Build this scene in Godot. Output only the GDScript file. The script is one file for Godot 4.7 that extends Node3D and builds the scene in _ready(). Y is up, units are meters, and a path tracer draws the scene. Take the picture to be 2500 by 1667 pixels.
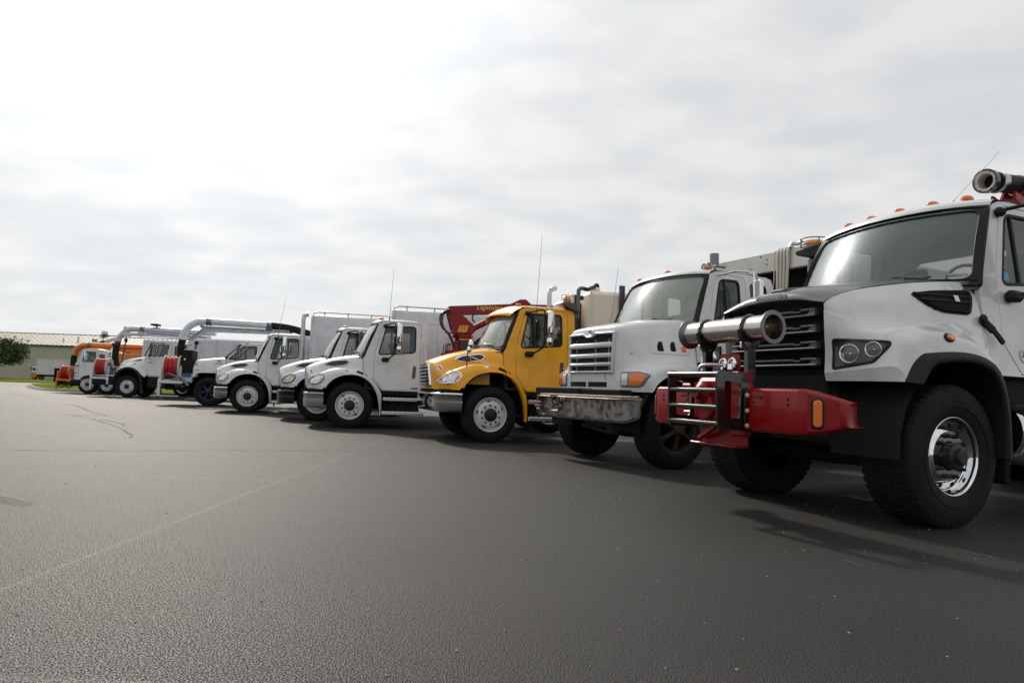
extends Node3D
# A row of parked municipal trucks on an asphalt yard, seen from low down. Units are metres, y is up.
# Each truck is built in its own axes: origin on the ground below the front axle, +x to the rear, +z the driver's side.

var M := {}
var names := {}
var rng := RandomNumberGenerator.new()


# ---------------------------------------------------------------- mesh builder
class Shape:
	var st := SurfaceTool.new()
	var g := 0
	var xf := Transform3D()
	var n := 0

	func _init() -> void:
		st.begin(Mesh.PRIMITIVE_TRIANGLES)

	func tri(a: Vector3, b: Vector3, c: Vector3, flat := false) -> void:
		if (b - a).cross(c - a).length_squared() < 1e-16:
			return
		st.set_smooth_group(-1 if flat else g)
		st.add_vertex(xf * a)
		st.add_vertex(xf * c)
		st.add_vertex(xf * b)
		n += 1

	func quad(a: Vector3, b: Vector3, c: Vector3, d: Vector3, flat := false) -> void:
		tri(a, b, c, flat)
		tri(a, c, d, flat)

	func facing(p: Array, from: Vector3) -> void:  # a flat convex face turned away from a point
		var mid := Vector3()
		for q in p:
			mid += q
		mid /= p.size()
		var nn: Vector3 = (p[1] - p[0]).cross(p[2] - p[0])
		for i in range(1, p.size() - 1):
			if nn.dot(mid - from) >= 0:
				tri(p[0], p[i], p[i + 1], true)
			else:
				tri(p[0], p[i + 1], p[i], true)

	func grid(rows: Array, flip := false) -> void:
		g += 1
		for i in rows.size() - 1:
			for j in rows[i].size() - 1:
				var a: Vector3 = rows[i][j]
				var b: Vector3 = rows[i][j + 1]
				var c: Vector3 = rows[i + 1][j + 1]
				var d: Vector3 = rows[i + 1][j]
				if flip:
					quad(a, d, c, b)
				else:
					quad(a, b, c, d)

	func box(c: Vector3, size: Vector3, bev := 0.008) -> void:
		var h := size / 2.0
		var b := minf(bev, minf(h.x, minf(h.y, h.z)) * 0.9)
		var P := func(s: Vector3, k: int) -> Vector3:
			var q := Vector3(s.x * (h.x - b), s.y * (h.y - b), s.z * (h.z - b))
			q[k] = s[k] * h[k]
			return c + q
		for k in 3:
			for s in [-1.0, 1.0]:
				var u := (k + 1) % 3
				var v := (k + 2) % 3
				var face := []
				for uv in [[-1, -1], [1, -1], [1, 1], [-1, 1]]:
					var sg := Vector3()
					sg[k] = s
					sg[u] = uv[0]
					sg[v] = uv[1]
					face.append(P.call(sg, k))
				facing(face, c)
				if b > 0:
					for t in [-1.0, 1.0]:  # the edge along v between faces k and u
						var e := []
						for w in [[-1, k], [1, k], [1, u], [-1, u]]:
							var sg := Vector3()
							sg[k] = s
							sg[u] = t
							sg[v] = w[0]
							e.append(P.call(sg, w[1]))
						facing(e, c)
		if b > 0:
			for i in 8:
				var sg := Vector3(1 if i & 1 else -1, 1 if i & 2 else -1, 1 if i & 4 else -1)
				facing([P.call(sg, 0), P.call(sg, 1), P.call(sg, 2)], c)

	func bar(a: Vector3, b: Vector3, wide: float, high: float, bev := 0.004) -> void:  # a box from a to b
		var old := xf
		var d := (b - a)
		var x := d.normalized()
		var up := Vector3.UP if absf(x.y) < 0.95 else Vector3.BACK
		var z := x.cross(up).normalized()
		xf = xf * Transform3D(Basis(x, z.cross(x), z), (a + b) / 2.0)
		box(Vector3(), Vector3(d.length(), high, wide), bev)
		xf = old

	func tube(pts: Array, r: float, sides := 10, caps := true, r2 := -1.0) -> void:
		var rings := []
		var up := Vector3.UP
		var d0: Vector3 = (pts[1] - pts[0]).normalized()
		if absf(d0.y) > 0.9:
			up = Vector3.BACK
		var nx := d0.cross(up).normalized()
		for i in pts.size():
			var d: Vector3 = (pts[mini(i + 1, pts.size() - 1)] - pts[maxi(i - 1, 0)]).normalized()
			nx = (nx - d * nx.dot(d)).normalized()
			var ny := d.cross(nx)
			var rr := r if r2 < 0 else lerpf(r, r2, float(i) / (pts.size() - 1))
			var ring := []
			for k in sides + 1:
				var a := TAU * (k % sides) / sides
				ring.append(pts[i] + (nx * cos(a) + ny * sin(a)) * rr)
			rings.append(ring)
		grid(rings, true)
		if caps:
			for e in [0, pts.size() - 1]:
				for k in sides:
					if e == 0:
						tri(pts[0], rings[0][k + 1], rings[0][k], true)
					else:
						tri(pts[e], rings[e][k], rings[e][k + 1], true)

	func lathe(prof: Array, at: Vector3, axis: Vector3, sides := 32, smooth := false) -> void:  # prof: Vector2(along the axis, radius)
		var up := Vector3.UP if absf(axis.y) < 0.9 else Vector3.BACK
		var nx := axis.cross(up).normalized()
		var ny := axis.cross(nx)
		g += 1
		for i in prof.size() - 1:
			if not smooth:
				g += 1
			for k in sides:
				var q := []
				for w in [[i, k], [i, k + 1], [i + 1, k + 1], [i + 1, k]]:
					var a: float = TAU * (w[1] % sides) / sides
					q.append(at + axis * prof[w[0]].x + (nx * cos(a) + ny * sin(a)) * prof[w[0]].y)
				quad(q[0], q[3], q[2], q[1])

	func ball(c: Vector3, r: Vector3, sides := 14) -> void:
		var rows := []
		for i in sides / 2 + 1:
			var e := PI * i / (sides / 2)
			var row := []
			for k in sides + 1:
				var a := TAU * (k % sides) / sides
				row.append(c + Vector3(sin(e) * cos(a) * r.x, cos(e) * r.y, sin(e) * sin(a) * r.z))
			rows.append(row)
		grid(rows, true)

	# A plate cut from an outline with holes. fn(u, v, d) puts it in space; the front is at d1, the back at d0.
	func slab(poly: Array, holes: Array, fn: Callable, d0: float, d1: float, bev := 0.004, back := true) -> void:
		var o := Vector2(poly[0])
		var x0: Vector3 = fn.call(o.x, o.y, d0)
		var fl: bool = (fn.call(o.x + 0.01, o.y, d0) - x0).cross(fn.call(o.x, o.y + 0.01, d0) - x0).dot(fn.call(o.x, o.y, d0 + 0.01) - x0) < 0
		var loops := [wound(poly, true)]
		for h in holes:
			loops.append(wound(h, false))
		var fronts := []
		for l in loops:
			fronts.append(inset(l, bev))
		for side in 2:
			if side == 1 and not back:
				continue
			var flat := bridged(fronts if side == 0 else loops)
			var idx := Geometry2D.triangulate_polygon(PackedVector2Array(flat))
			var d := d1 if side == 0 else d0
			for i in range(0, idx.size(), 3):
				var a: Vector2 = flat[idx[i]]
				var b: Vector2 = flat[idx[i + 1]]
				var c: Vector2 = flat[idx[i + 2]]
				var ccw := (b - a).cross(c - a) > 0
				if ccw != (fl != (side == 1)):
					tri(fn.call(a.x, a.y, d), fn.call(b.x, b.y, d), fn.call(c.x, c.y, d), true)
				else:
					tri(fn.call(a.x, a.y, d), fn.call(c.x, c.y, d), fn.call(b.x, b.y, d), true)
		for k in loops.size():
			var l: Array = loops[k]
			var f: Array = fronts[k]
			for i in l.size():
				var j: int = (i + 1) % l.size()
				for step in 2:
					var a: Vector3 = fn.call(l[i].x, l[i].y, d0) if step else fn.call(l[i].x, l[i].y, d1 - bev)
					var b: Vector3 = fn.call(l[j].x, l[j].y, d0) if step else fn.call(l[j].x, l[j].y, d1 - bev)
					var c: Vector3 = fn.call(l[j].x, l[j].y, d1 - bev) if step else fn.call(f[j].x, f[j].y, d1)
					var e: Vector3 = fn.call(l[i].x, l[i].y, d1 - bev) if step else fn.call(f[i].x, f[i].y, d1)
					if fl:
						quad(a, e, c, b, true)
					else:
						quad(a, b, c, e, true)

	# The same for a curved surface: the front is cut into small cells so that it follows fn.
	func skin(poly: Array, fn: Callable, d0: float, d1: float, bev: float, cell: float) -> void:
		var l := wound(poly, true)
		var f := inset(l, bev)
		var lo := Vector2.INF
		var hi := -Vector2.INF
		for q in f:
			lo = lo.min(q)
			hi = hi.max(q)
		var o: Vector2 = (lo + hi) / 2.0
		var x0: Vector3 = fn.call(o.x, o.y, d1)
		var fl: bool = (fn.call(o.x + 0.004, o.y, d1) - x0).cross(fn.call(o.x, o.y + 0.004, d1) - x0).dot(fn.call(o.x, o.y, d1 + 0.01) - x0) < 0
		var pf := PackedVector2Array(f)
		g += 1
		for cx in range(floori(lo.x / cell), floori(hi.x / cell) + 1):
			for cy in range(floori(lo.y / cell), floori(hi.y / cell) + 1):
				var c := Vector2(cx, cy) * cell
				for piece in Geometry2D.intersect_polygons(pf, PackedVector2Array([c, c + Vector2(cell, 0), c + Vector2(cell, cell), c + Vector2(0, cell)])):
					var idx := Geometry2D.triangulate_polygon(piece)
					for i in range(0, idx.size(), 3):
						var a: Vector2 = piece[idx[i]]
						var b: Vector2 = piece[idx[i + 1]]
						var e: Vector2 = piece[idx[i + 2]]
						if ((b - a).cross(e - a) > 0) != fl:
							tri(fn.call(a.x, a.y, d1), fn.call(b.x, b.y, d1), fn.call(e.x, e.y, d1))
						else:
							tri(fn.call(a.x, a.y, d1), fn.call(e.x, e.y, d1), fn.call(b.x, b.y, d1))
		for i in l.size():
			var j: int = (i + 1) % l.size()
			for step in 2:
				var a: Vector3 = fn.call(l[i].x, l[i].y, d0) if step else fn.call(l[i].x, l[i].y, d1 - bev)
				var b: Vector3 = fn.call(l[j].x, l[j].y, d0) if step else fn.call(l[j].x, l[j].y, d1 - bev)
				var c: Vector3 = fn.call(l[j].x, l[j].y, d1 - bev) if step else fn.call(f[j].x, f[j].y, d1)
				var e: Vector3 = fn.call(l[i].x, l[i].y, d1 - bev) if step else fn.call(f[i].x, f[i].y, d1)
				if fl:
					quad(a, e, c, b, true)
				else:
					quad(a, b, c, e, true)

	static func wound(p: Array, ccw: bool) -> Array:
		var area := 0.0
		for i in p.size():
			area += Vector2(p[i]).cross(p[(i + 1) % p.size()])
		var q := p.duplicate()
		if (area > 0) != ccw:
			q.reverse()
		return q

	static func inset(p: Array, by: float) -> Array:  # to the left of the walk: into an outline, out of a hole
		var q := []
		for i in p.size():
			var a: Vector2 = (p[i] - p[(i + p.size() - 1) % p.size()]).normalized()
			var b: Vector2 = (p[(i + 1) % p.size()] - p[i]).normalized()
			var na := Vector2(-a.y, a.x)
			var nb := Vector2(-b.y, b.x)
			var m := na + nb
			q.append(p[i] + m * (by / maxf(0.35, 1.0 + na.dot(nb))))
		return q

	static func bridged(loops: Array) -> Array:
		var out: Array = loops[0].duplicate()
		for k in range(1, loops.size()):
			var h: Array = loops[k]
			var best := INF
			var bi := 0
			var bj := 0
			for i in out.size():
				for j in h.size():
					var d: float = out[i].distance_squared_to(h[j])
					if d < best:
						best = d
						bi = i
						bj = j
			var add := []
			for j in h.size() + 1:
				add.append(h[(bj + j) % h.size()])
			add.append(out[bi])
			out = out.slice(0, bi + 1) + add + out.slice(bi + 1)
		return out

	func mesh() -> ArrayMesh:
		st.generate_normals()
		st.index()
		return st.commit()


# ---------------------------------------------------------------- curves
static func rpoly(p: Array, r: float, n := 4) -> Array:  # an outline with rounded corners
	var q := []
	for i in p.size():
		var c: Vector2 = p[i]
		var a: Vector2 = p[(i + p.size() - 1) % p.size()]
		var b: Vector2 = p[(i + 1) % p.size()]
		var ra := minf(r, c.distance_to(a) * 0.48)
		var rb := minf(r, c.distance_to(b) * 0.48)
		var s := c + (a - c).normalized() * ra
		var e := c + (b - c).normalized() * rb
		for k in n + 1:
			var t := float(k) / n
			q.append(s.lerp(c, t).lerp(c.lerp(e, t), t))
	return q


static func circle(c: Vector2, r: float, n := 24, ry := -1.0, turn := 0.0) -> Array:
	var q := []
	for k in n:
		var a := TAU * k / n
		q.append(c + Vector2(cos(a) * r, sin(a) * (r if ry < 0 else ry)).rotated(turn))
	return q


static func curve(p: Array, n: int) -> Array:  # a smooth line through points
	var q := []
	for i in p.size() - 1:
		var b4 = p[i - 1] if i > 0 else p[0] * 2.0 - p[1]
		var af = p[i + 2] if i + 2 < p.size() else p[i + 1] * 2.0 - p[i]
		for k in n:
			q.append(p[i].cubic_interpolate(p[i + 1], b4, af, float(k) / n))
	q.append(p[-1])
	return q


static func cgrid(table: Array, su: int, sv: int) -> Array:  # a smooth sheet through a table of points
	var wide := []
	for row in table:
		wide.append(curve(row, sv))
	var out := []
	for i in (wide.size() - 1) * su + 1:
		out.append([])
	for j in wide[0].size():
		var col := []
		for row in wide:
			col.append(row[j])
		var c := curve(col, su)
		for i in c.size():
			out[i].append(c[i])
	return out


# Tightens a sheet's bends into folds along some of its rows and columns.
static func creased(table: Array, rows: Array, cols: Array) -> Array:
	var out := []
	for i in table.size():
		var r := []
		for j in table[i].size():
			if j in cols and j > 0 and j < table[i].size() - 1:
				r.append(table[i][j].lerp(table[i][j - 1], 0.16))
				r.append(table[i][j])
				r.append(table[i][j].lerp(table[i][j + 1], 0.16))
			else:
				r.append(table[i][j])
		out.append(r)
	var full := []
	for i in out.size():
		for step in ([-1, 0, 1] if i in rows and i > 0 and i < out.size() - 1 else [0]):
			var r := []
			for j in out[i].size():
				r.append(out[i][j].lerp(out[i + step][j], 0.16 if step else 0.0))
			full.append(r)
	return full


static func mirrored(rows: Array) -> Array:
	var out := []
	for row in rows:
		var r := []
		for p in row:
			r.append(Vector3(p.x, p.y, -p.z))
		out.append(r)
	return out


static func v3(a: Array) -> Vector3:
	return Vector3(a[0], a[1], a[2])


static func tab(t: Array) -> Array:  # [[x, y, z], ...] rows to rows of points
	var out := []
	for row in t:
		out.append(row.map(func(p): return Vector3(p[0], p[1], p[2])))
	return out


static func v2s(a: Array, dx := 0.0, dy := 0.0) -> Array:
	return a.map(func(p): return Vector2(p[0] + dx, p[1] + dy))


# ---------------------------------------------------------------- objects
func numbered(called: String) -> String:
	names[called] = names.get(called, -1) + 1
	return called if names[called] == 0 else "%s_%03d" % [called, names[called]]


func thing(called: String, label: String, category: String, at := Vector3.ZERO, turn := 0.0, group := "") -> Node3D:
	var o := Node3D.new()
	o.name = numbered(called)
	add_child(o)
	o.position = at
	o.rotation.y = deg_to_rad(turn)
	tag(o, label, category, group)
	return o


func tag(o: Node, label: String, category := "", group := "", kind := "") -> void:
	for kv in [["label", label], ["category", category], ["group", group], ["kind", kind]]:
		if kv[1]:
			o.set_meta(kv[0], kv[1])


func put(parent: Node, called: String, s: Variant, mat: Material, at := Vector3.ZERO) -> MeshInstance3D:
	var o := MeshInstance3D.new()
	o.name = called
	if parent == self:
		o.name = numbered(called)
	elif parent.has_node(called):
		var k := 1
		while parent.has_node("%s_%03d" % [called, k]):
			k += 1
		o.name = "%s_%03d" % [called, k]
	o.mesh = s.mesh() if s is Shape else s
	o.material_override = mat
	o.position = at
	parent.add_child(o, true)
	return o


func box_part(parent: Node, called: String, c: Vector3, size: Vector3, mat: Material, bev := 0.008) -> MeshInstance3D:
	var s := Shape.new()
	s.box(c, size, bev)
	return put(parent, called, s, mat)


func tube_part(parent: Node, called: String, pts: Array, r: float, mat: Material, sides := 10) -> MeshInstance3D:
	var s := Shape.new()
	s.tube(pts, r, sides)
	return put(parent, called, s, mat)


func words(parent: Node, called: String, text: String, high: float, mat: Material, at: Vector3, basis_: Basis, depth := 0.003, face := "Droid Sans", heavy := false) -> MeshInstance3D:
	var m := TextMesh.new()
	var f := SystemFont.new()
	f.font_names = PackedStringArray([face])
	f.font_weight = 700 if heavy else 400
	m.font = f
	m.text = text
	m.font_size = 32
	m.pixel_size = high / 32.0
	m.depth = depth
	var o := put(parent, called, m, mat, at)
	o.transform.basis = basis_
	return o


# ---------------------------------------------------------------- materials
func mat(called: String, c: Color, rough := 0.5, metal := 0.0, coat := 0.0) -> StandardMaterial3D:
	var m := StandardMaterial3D.new()
	m.resource_name = called
	m.albedo_color = c.linear_to_srgb()
	m.roughness = rough
	m.metallic = metal
	if coat > 0:
		m.clearcoat_enabled = true
		m.clearcoat = coat
		m.clearcoat_roughness = 0.03
	M[called] = m
	return m


func noise_tex(freq: float, size := 512, ramp: Array = [], octaves := 4, type := FastNoiseLite.TYPE_SIMPLEX_SMOOTH, seed_ := 1, normal := 0.0) -> NoiseTexture2D:
	var n := FastNoiseLite.new()
	n.seed = seed_
	n.noise_type = type
	n.frequency = freq
	n.fractal_octaves = octaves
	if octaves <= 1:
		n.fractal_type = FastNoiseLite.FRACTAL_NONE
	var t := NoiseTexture2D.new()
	t.width = size
	t.height = size
	t.seamless = true
	t.seamless_blend_skirt = 0.02
	t.noise = n
	if normal > 0:
		t.as_normal_map = true
		t.bump_strength = normal
	elif ramp:
		var g := Gradient.new()
		var offs := PackedFloat32Array()
		var cols := PackedColorArray()
		for r in ramp:
			offs.append(r[0])
			cols.append(r[1])
		g.offsets = offs
		g.colors = cols
		t.color_ramp = g
	return t


func tri(m: StandardMaterial3D, scale_: float, world := false) -> void:
	m.uv1_triplanar = true
	m.uv1_world_triplanar = world
	m.uv1_scale = Vector3.ONE * scale_


func grey(v: float) -> Color:
	return Color(v, v, v)


func make_materials() -> void:
	var dirt := noise_tex(0.006, 512, [[0.0, grey(0.9)], [0.45, grey(0.97)], [1.0, grey(1.0)]], 5)
	var wear := noise_tex(0.01, 512, [[0.0, grey(0.75)], [1.0, grey(1.0)]], 5, FastNoiseLite.TYPE_SIMPLEX_SMOOTH, 7)
	for p in [["white_paint", Color(0.64, 0.65, 0.665)], ["cool_white_paint", Color(0.62, 0.68, 0.72)], ["yellow_paint", Color(0.88, 0.4, 0.004)], ["cream_paint", Color(0.62, 0.6, 0.54)], ["box_white", Color(0.6, 0.6, 0.635)]]:
		var m := mat(p[0], p[1], 0.32, 0.0, 0.8)
		m.albedo_texture = dirt
		tri(m, 0.7)
		if p[0] == "yellow_paint":
			m.clearcoat = 0.35
			m.metallic_specular = 0.4
	mat("red_paint", Color(0.25, 0.003, 0.006), 0.3, 0.0, 0.2).metallic_specular = 0.35
	mat("crane_red", Color(0.2, 0.005, 0.012), 0.4, 0.0, 0.2).metallic_specular = 0.35
	mat("orange_paint", Color(0.62, 0.17, 0.008), 0.4, 0.0, 0.4)
	mat("black_plastic", Color(0.012, 0.012, 0.0125), 0.55).metallic_specular = 0.35
	mat("hood_black", Color(0.06, 0.058, 0.056), 0.36, 0.0, 0.35)
	mat("gloss_black", Color(0.008, 0.008, 0.009), 0.2, 0.0, 0.6)
	mat("under_black", Color(0.015, 0.015, 0.015), 0.85).metallic_specular = 0.3
	mat("engine_dark", Color(0.03, 0.029, 0.027), 0.8)
	var rub := mat("rubber", Color(0.012, 0.0118, 0.0115), 0.85)
	rub.metallic_specular = 0.3
	rub.roughness_texture = wear
	tri(rub, 1.5)
	mat("chrome", Color(0.78, 0.79, 0.8), 0.06, 1.0)
	mat("bumper_chrome", Color(0.66, 0.67, 0.68), 0.1, 1.0)
	var st := mat("steel", Color(0.5, 0.47, 0.44), 0.3, 1.0)
	st.roughness_texture = wear
	tri(st, 3.0)
	mat("aluminium", Color(0.55, 0.56, 0.57), 0.42, 0.9)
	mat("grey_metal", Color(0.2, 0.2, 0.21), 0.45, 0.8)
	mat("slat_grey", Color(0.1, 0.1, 0.1), 0.5, 0.1)
	mat("silver_bumper", Color(0.3, 0.31, 0.34), 0.3, 0.55, 0.5)
	mat("wheel_white", Color(0.66, 0.66, 0.68), 0.4, 0.0, 0.3)
	mat("wheel_blue", Color(0.02, 0.035, 0.1), 0.5)
	mat("hub_black", Color(0.009, 0.009, 0.009), 0.5)
	mat("interior", Color(0.035, 0.04, 0.04), 0.8)
	mat("seat_cloth", Color(0.05, 0.052, 0.055), 0.9)
	mat("dash_grey", Color(0.06, 0.065, 0.065), 0.8)
	mat("hose_red", Color(0.4, 0.018, 0.02), 0.5)
	mat("hose_dark", Color(0.16, 0.012, 0.014), 0.55)
	mat("reel_cream", Color(0.5, 0.47, 0.4), 0.5)
	mat("tank_poly", Color(0.72, 0.64, 0.54), 0.5).subsurf_scatter_enabled = true
	M.tank_poly.subsurf_scatter_strength = 0.3
	mat("sticker_white", Color(0.7, 0.7, 0.7), 0.6)
	mat("sticker_blue", Color(0.12, 0.42, 0.6), 0.6)
	mat("sticker_yellow", Color(0.7, 0.38, 0.02), 0.5)
	mat("sticker_red", Color(0.5, 0.03, 0.03), 0.5)
	mat("sticker_orange", Color(0.6, 0.15, 0.05), 0.5)
	mat("letter_black", Color(0.02, 0.02, 0.02), 0.6)
	mat("letter_yellow", Color(0.7, 0.5, 0.05), 0.5)
	mat("stripe_blue", Color(0.02, 0.07, 0.32), 0.4)
	mat("copper_bolt", Color(0.6, 0.36, 0.25), 0.35, 0.9)
	mat("pvc_grey", Color(0.12, 0.12, 0.12), 0.5)
	mat("rust_dark", Color(0.032, 0.021, 0.015), 0.85)
	for a in [["amber", Color(0.75, 0.16, 0.01)], ["amber_bright", Color(0.9, 0.35, 0.02)], ["red_lens", Color(0.5, 0.02, 0.01)]]:
		mat(a[0], a[1], 0.12, 0.0, 1.0)
	var lens := mat("reflector", Color(0.62, 0.63, 0.64), 0.22, 0.6, 0.8)
	lens.normal_enabled = true
	lens.normal_texture = noise_tex(0.03, 256, [], 1, FastNoiseLite.TYPE_SIMPLEX_SMOOTH, 3, 1.2)
	tri(lens, 5.0)
	mat("haze_lens", Color(0.42, 0.41, 0.37), 0.3, 0.2, 0.8)
	for gl in [["glass", Color(0.02, 0.05, 0.045, 0.42)], ["windshield_glass", Color(0.1, 0.15, 0.135, 0.3)], ["sky_sheen_glass", Color(0.4, 0.44, 0.38, 0.34)], ["clear_glass", Color(0.5, 0.5, 0.5, 0.06)]]:  # the palest pane colour paints in bright sky reflected by the windshields
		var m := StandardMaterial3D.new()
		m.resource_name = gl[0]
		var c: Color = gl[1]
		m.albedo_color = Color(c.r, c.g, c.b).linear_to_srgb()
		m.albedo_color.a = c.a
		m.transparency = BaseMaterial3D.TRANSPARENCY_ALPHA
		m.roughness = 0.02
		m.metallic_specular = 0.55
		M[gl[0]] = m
	# the rusted steel bumper: bare grey paint with brown patches that have ragged outlines
	var rust := mat("rusty_bumper", Color(1, 1, 1), 0.55, 0.2)
	rust.albedo_texture = noise_tex(0.0075, 1024, [[0.0, Color(0.27, 0.16, 0.12)], [0.3, Color(0.34, 0.22, 0.16)], [0.37, Color(0.45, 0.34, 0.27)], [0.4, Color(0.5, 0.47, 0.43)], [0.52, Color(0.47, 0.485, 0.48)], [0.7, Color(0.52, 0.54, 0.55)], [0.86, Color(0.57, 0.56, 0.52)], [0.9, Color(0.42, 0.3, 0.22)], [1.0, Color(0.36, 0.24, 0.17)]], 7, FastNoiseLite.TYPE_SIMPLEX_SMOOTH, 11)
	rust.roughness_texture = wear
	tri(rust, 0.9)
	var edge := mat("rusty_edge", Color(1, 1, 1), 0.7, 0.2)
	edge.albedo_texture = noise_tex(0.02, 512, [[0.0, Color(0.3, 0.18, 0.13)], [0.5, Color(0.48, 0.32, 0.24)], [0.62, Color(0.58, 0.5, 0.42)], [1.0, Color(0.62, 0.58, 0.52)]], 5, FastNoiseLite.TYPE_SIMPLEX_SMOOTH, 12)
	tri(edge, 1.6)


func _ready() -> void:
	rng.seed = 12
	# camera: low, slightly tilted up and leaning
	var cam := Camera3D.new()
	cam.name = "camera"
	cam.position = Vector3(0, 0.96, 0)
	cam.basis = Basis(Vector3.RIGHT, deg_to_rad(4.12)) * Basis(Vector3.BACK, deg_to_rad(2.0))
	cam.fov = 53.13
	cam.near = 0.05
	cam.far = 6000.0
	add_child(cam)
	cam.current = true
	# sun behind thin cloud, high to the left behind the trucks
	var towards := Vector3(-0.375, 0.602, -0.705).normalized()
	var sun := DirectionalLight3D.new()
	sun.name = "sun"
	sun.basis = Basis.looking_at(-towards)
	sun.light_energy = 0.75
	sun.light_color = Color(1.0, 0.95, 0.88)
	sun.light_angular_distance = 3.5
	sun.shadow_enabled = true
	add_child(sun)
	var env := Environment.new()
	env.background_mode = Environment.BG_SKY
	env.sky = make_sky(towards)
	env.tonemap_mode = Environment.TONE_MAPPER_LINEAR
	env.tonemap_exposure = 1.0
	env.sdfgi_enabled = true
	env.ssao_enabled = true
	env.ssil_enabled = true
	var we := WorldEnvironment.new()
	we.name = "world"
	we.environment = env
	add_child(we)
	make_materials()
	ground()
	building()
	trees()
	far_box_truck()
	var big := winch_truck()
	suction_pipe(big)
	old_truck()
	medium_trucks()
	blue_wheel_truck()
	reel_truck()
	cabover_truck()


# ---------------------------------------------------------------- ground, building, trees
func sheet(called: String, pts: Array, y: float, m: Material, step := 0.0) -> MeshInstance3D:
	var s := Shape.new()
	var p := PackedVector2Array(pts)
	var idx := Geometry2D.triangulate_polygon(p)
	for i in range(0, idx.size(), 3):
		s.facing([Vector3(p[idx[i]].x, y, p[idx[i]].y), Vector3(p[idx[i + 1]].x, y, p[idx[i + 1]].y), Vector3(p[idx[i + 2]].x, y, p[idx[i + 2]].y)], Vector3(0, -1000, 0))
	var o := put(self, called, s, m)
	tag(o, "", "", "", "structure")
	return o


func ribbon(parent: Node, called: String, pts: Array, w: float, m: Material, jag := 0.0, y := 0.004) -> void:
	var s := Shape.new()
	var line := []
	for i in pts.size() - 1:
		var a := Vector2(pts[i][0], pts[i][1])
		var b := Vector2(pts[i + 1][0], pts[i + 1][1])
		var n := maxi(2, int(a.distance_to(b) / 0.22)) if jag > 0 else 4
		for k in n:
			line.append(a.lerp(b, float(k) / n) + Vector2(rng.randf_range(-jag, jag), rng.randf_range(-jag, jag)))
	line.append(Vector2(pts[-1][0], pts[-1][1]))
	var rows := []
	for i in line.size():
		var d: Vector2 = (line[mini(i + 1, line.size() - 1)] - line[maxi(i - 1, 0)]).normalized()
		var ww := w * (rng.randf_range(0.3, 1.3) if jag > 0 else 1.0) * (0.2 if i == 0 or i == line.size() - 1 else 1.0)
		var nn := Vector2(-d.y, d.x) * ww / 2.0
		rows.append([Vector3(line[i].x + nn.x, y, line[i].y + nn.y), Vector3(line[i].x - nn.x, y, line[i].y - nn.y)])
	s.grid(rows, true)
	put(parent, called, s, m)


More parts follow.
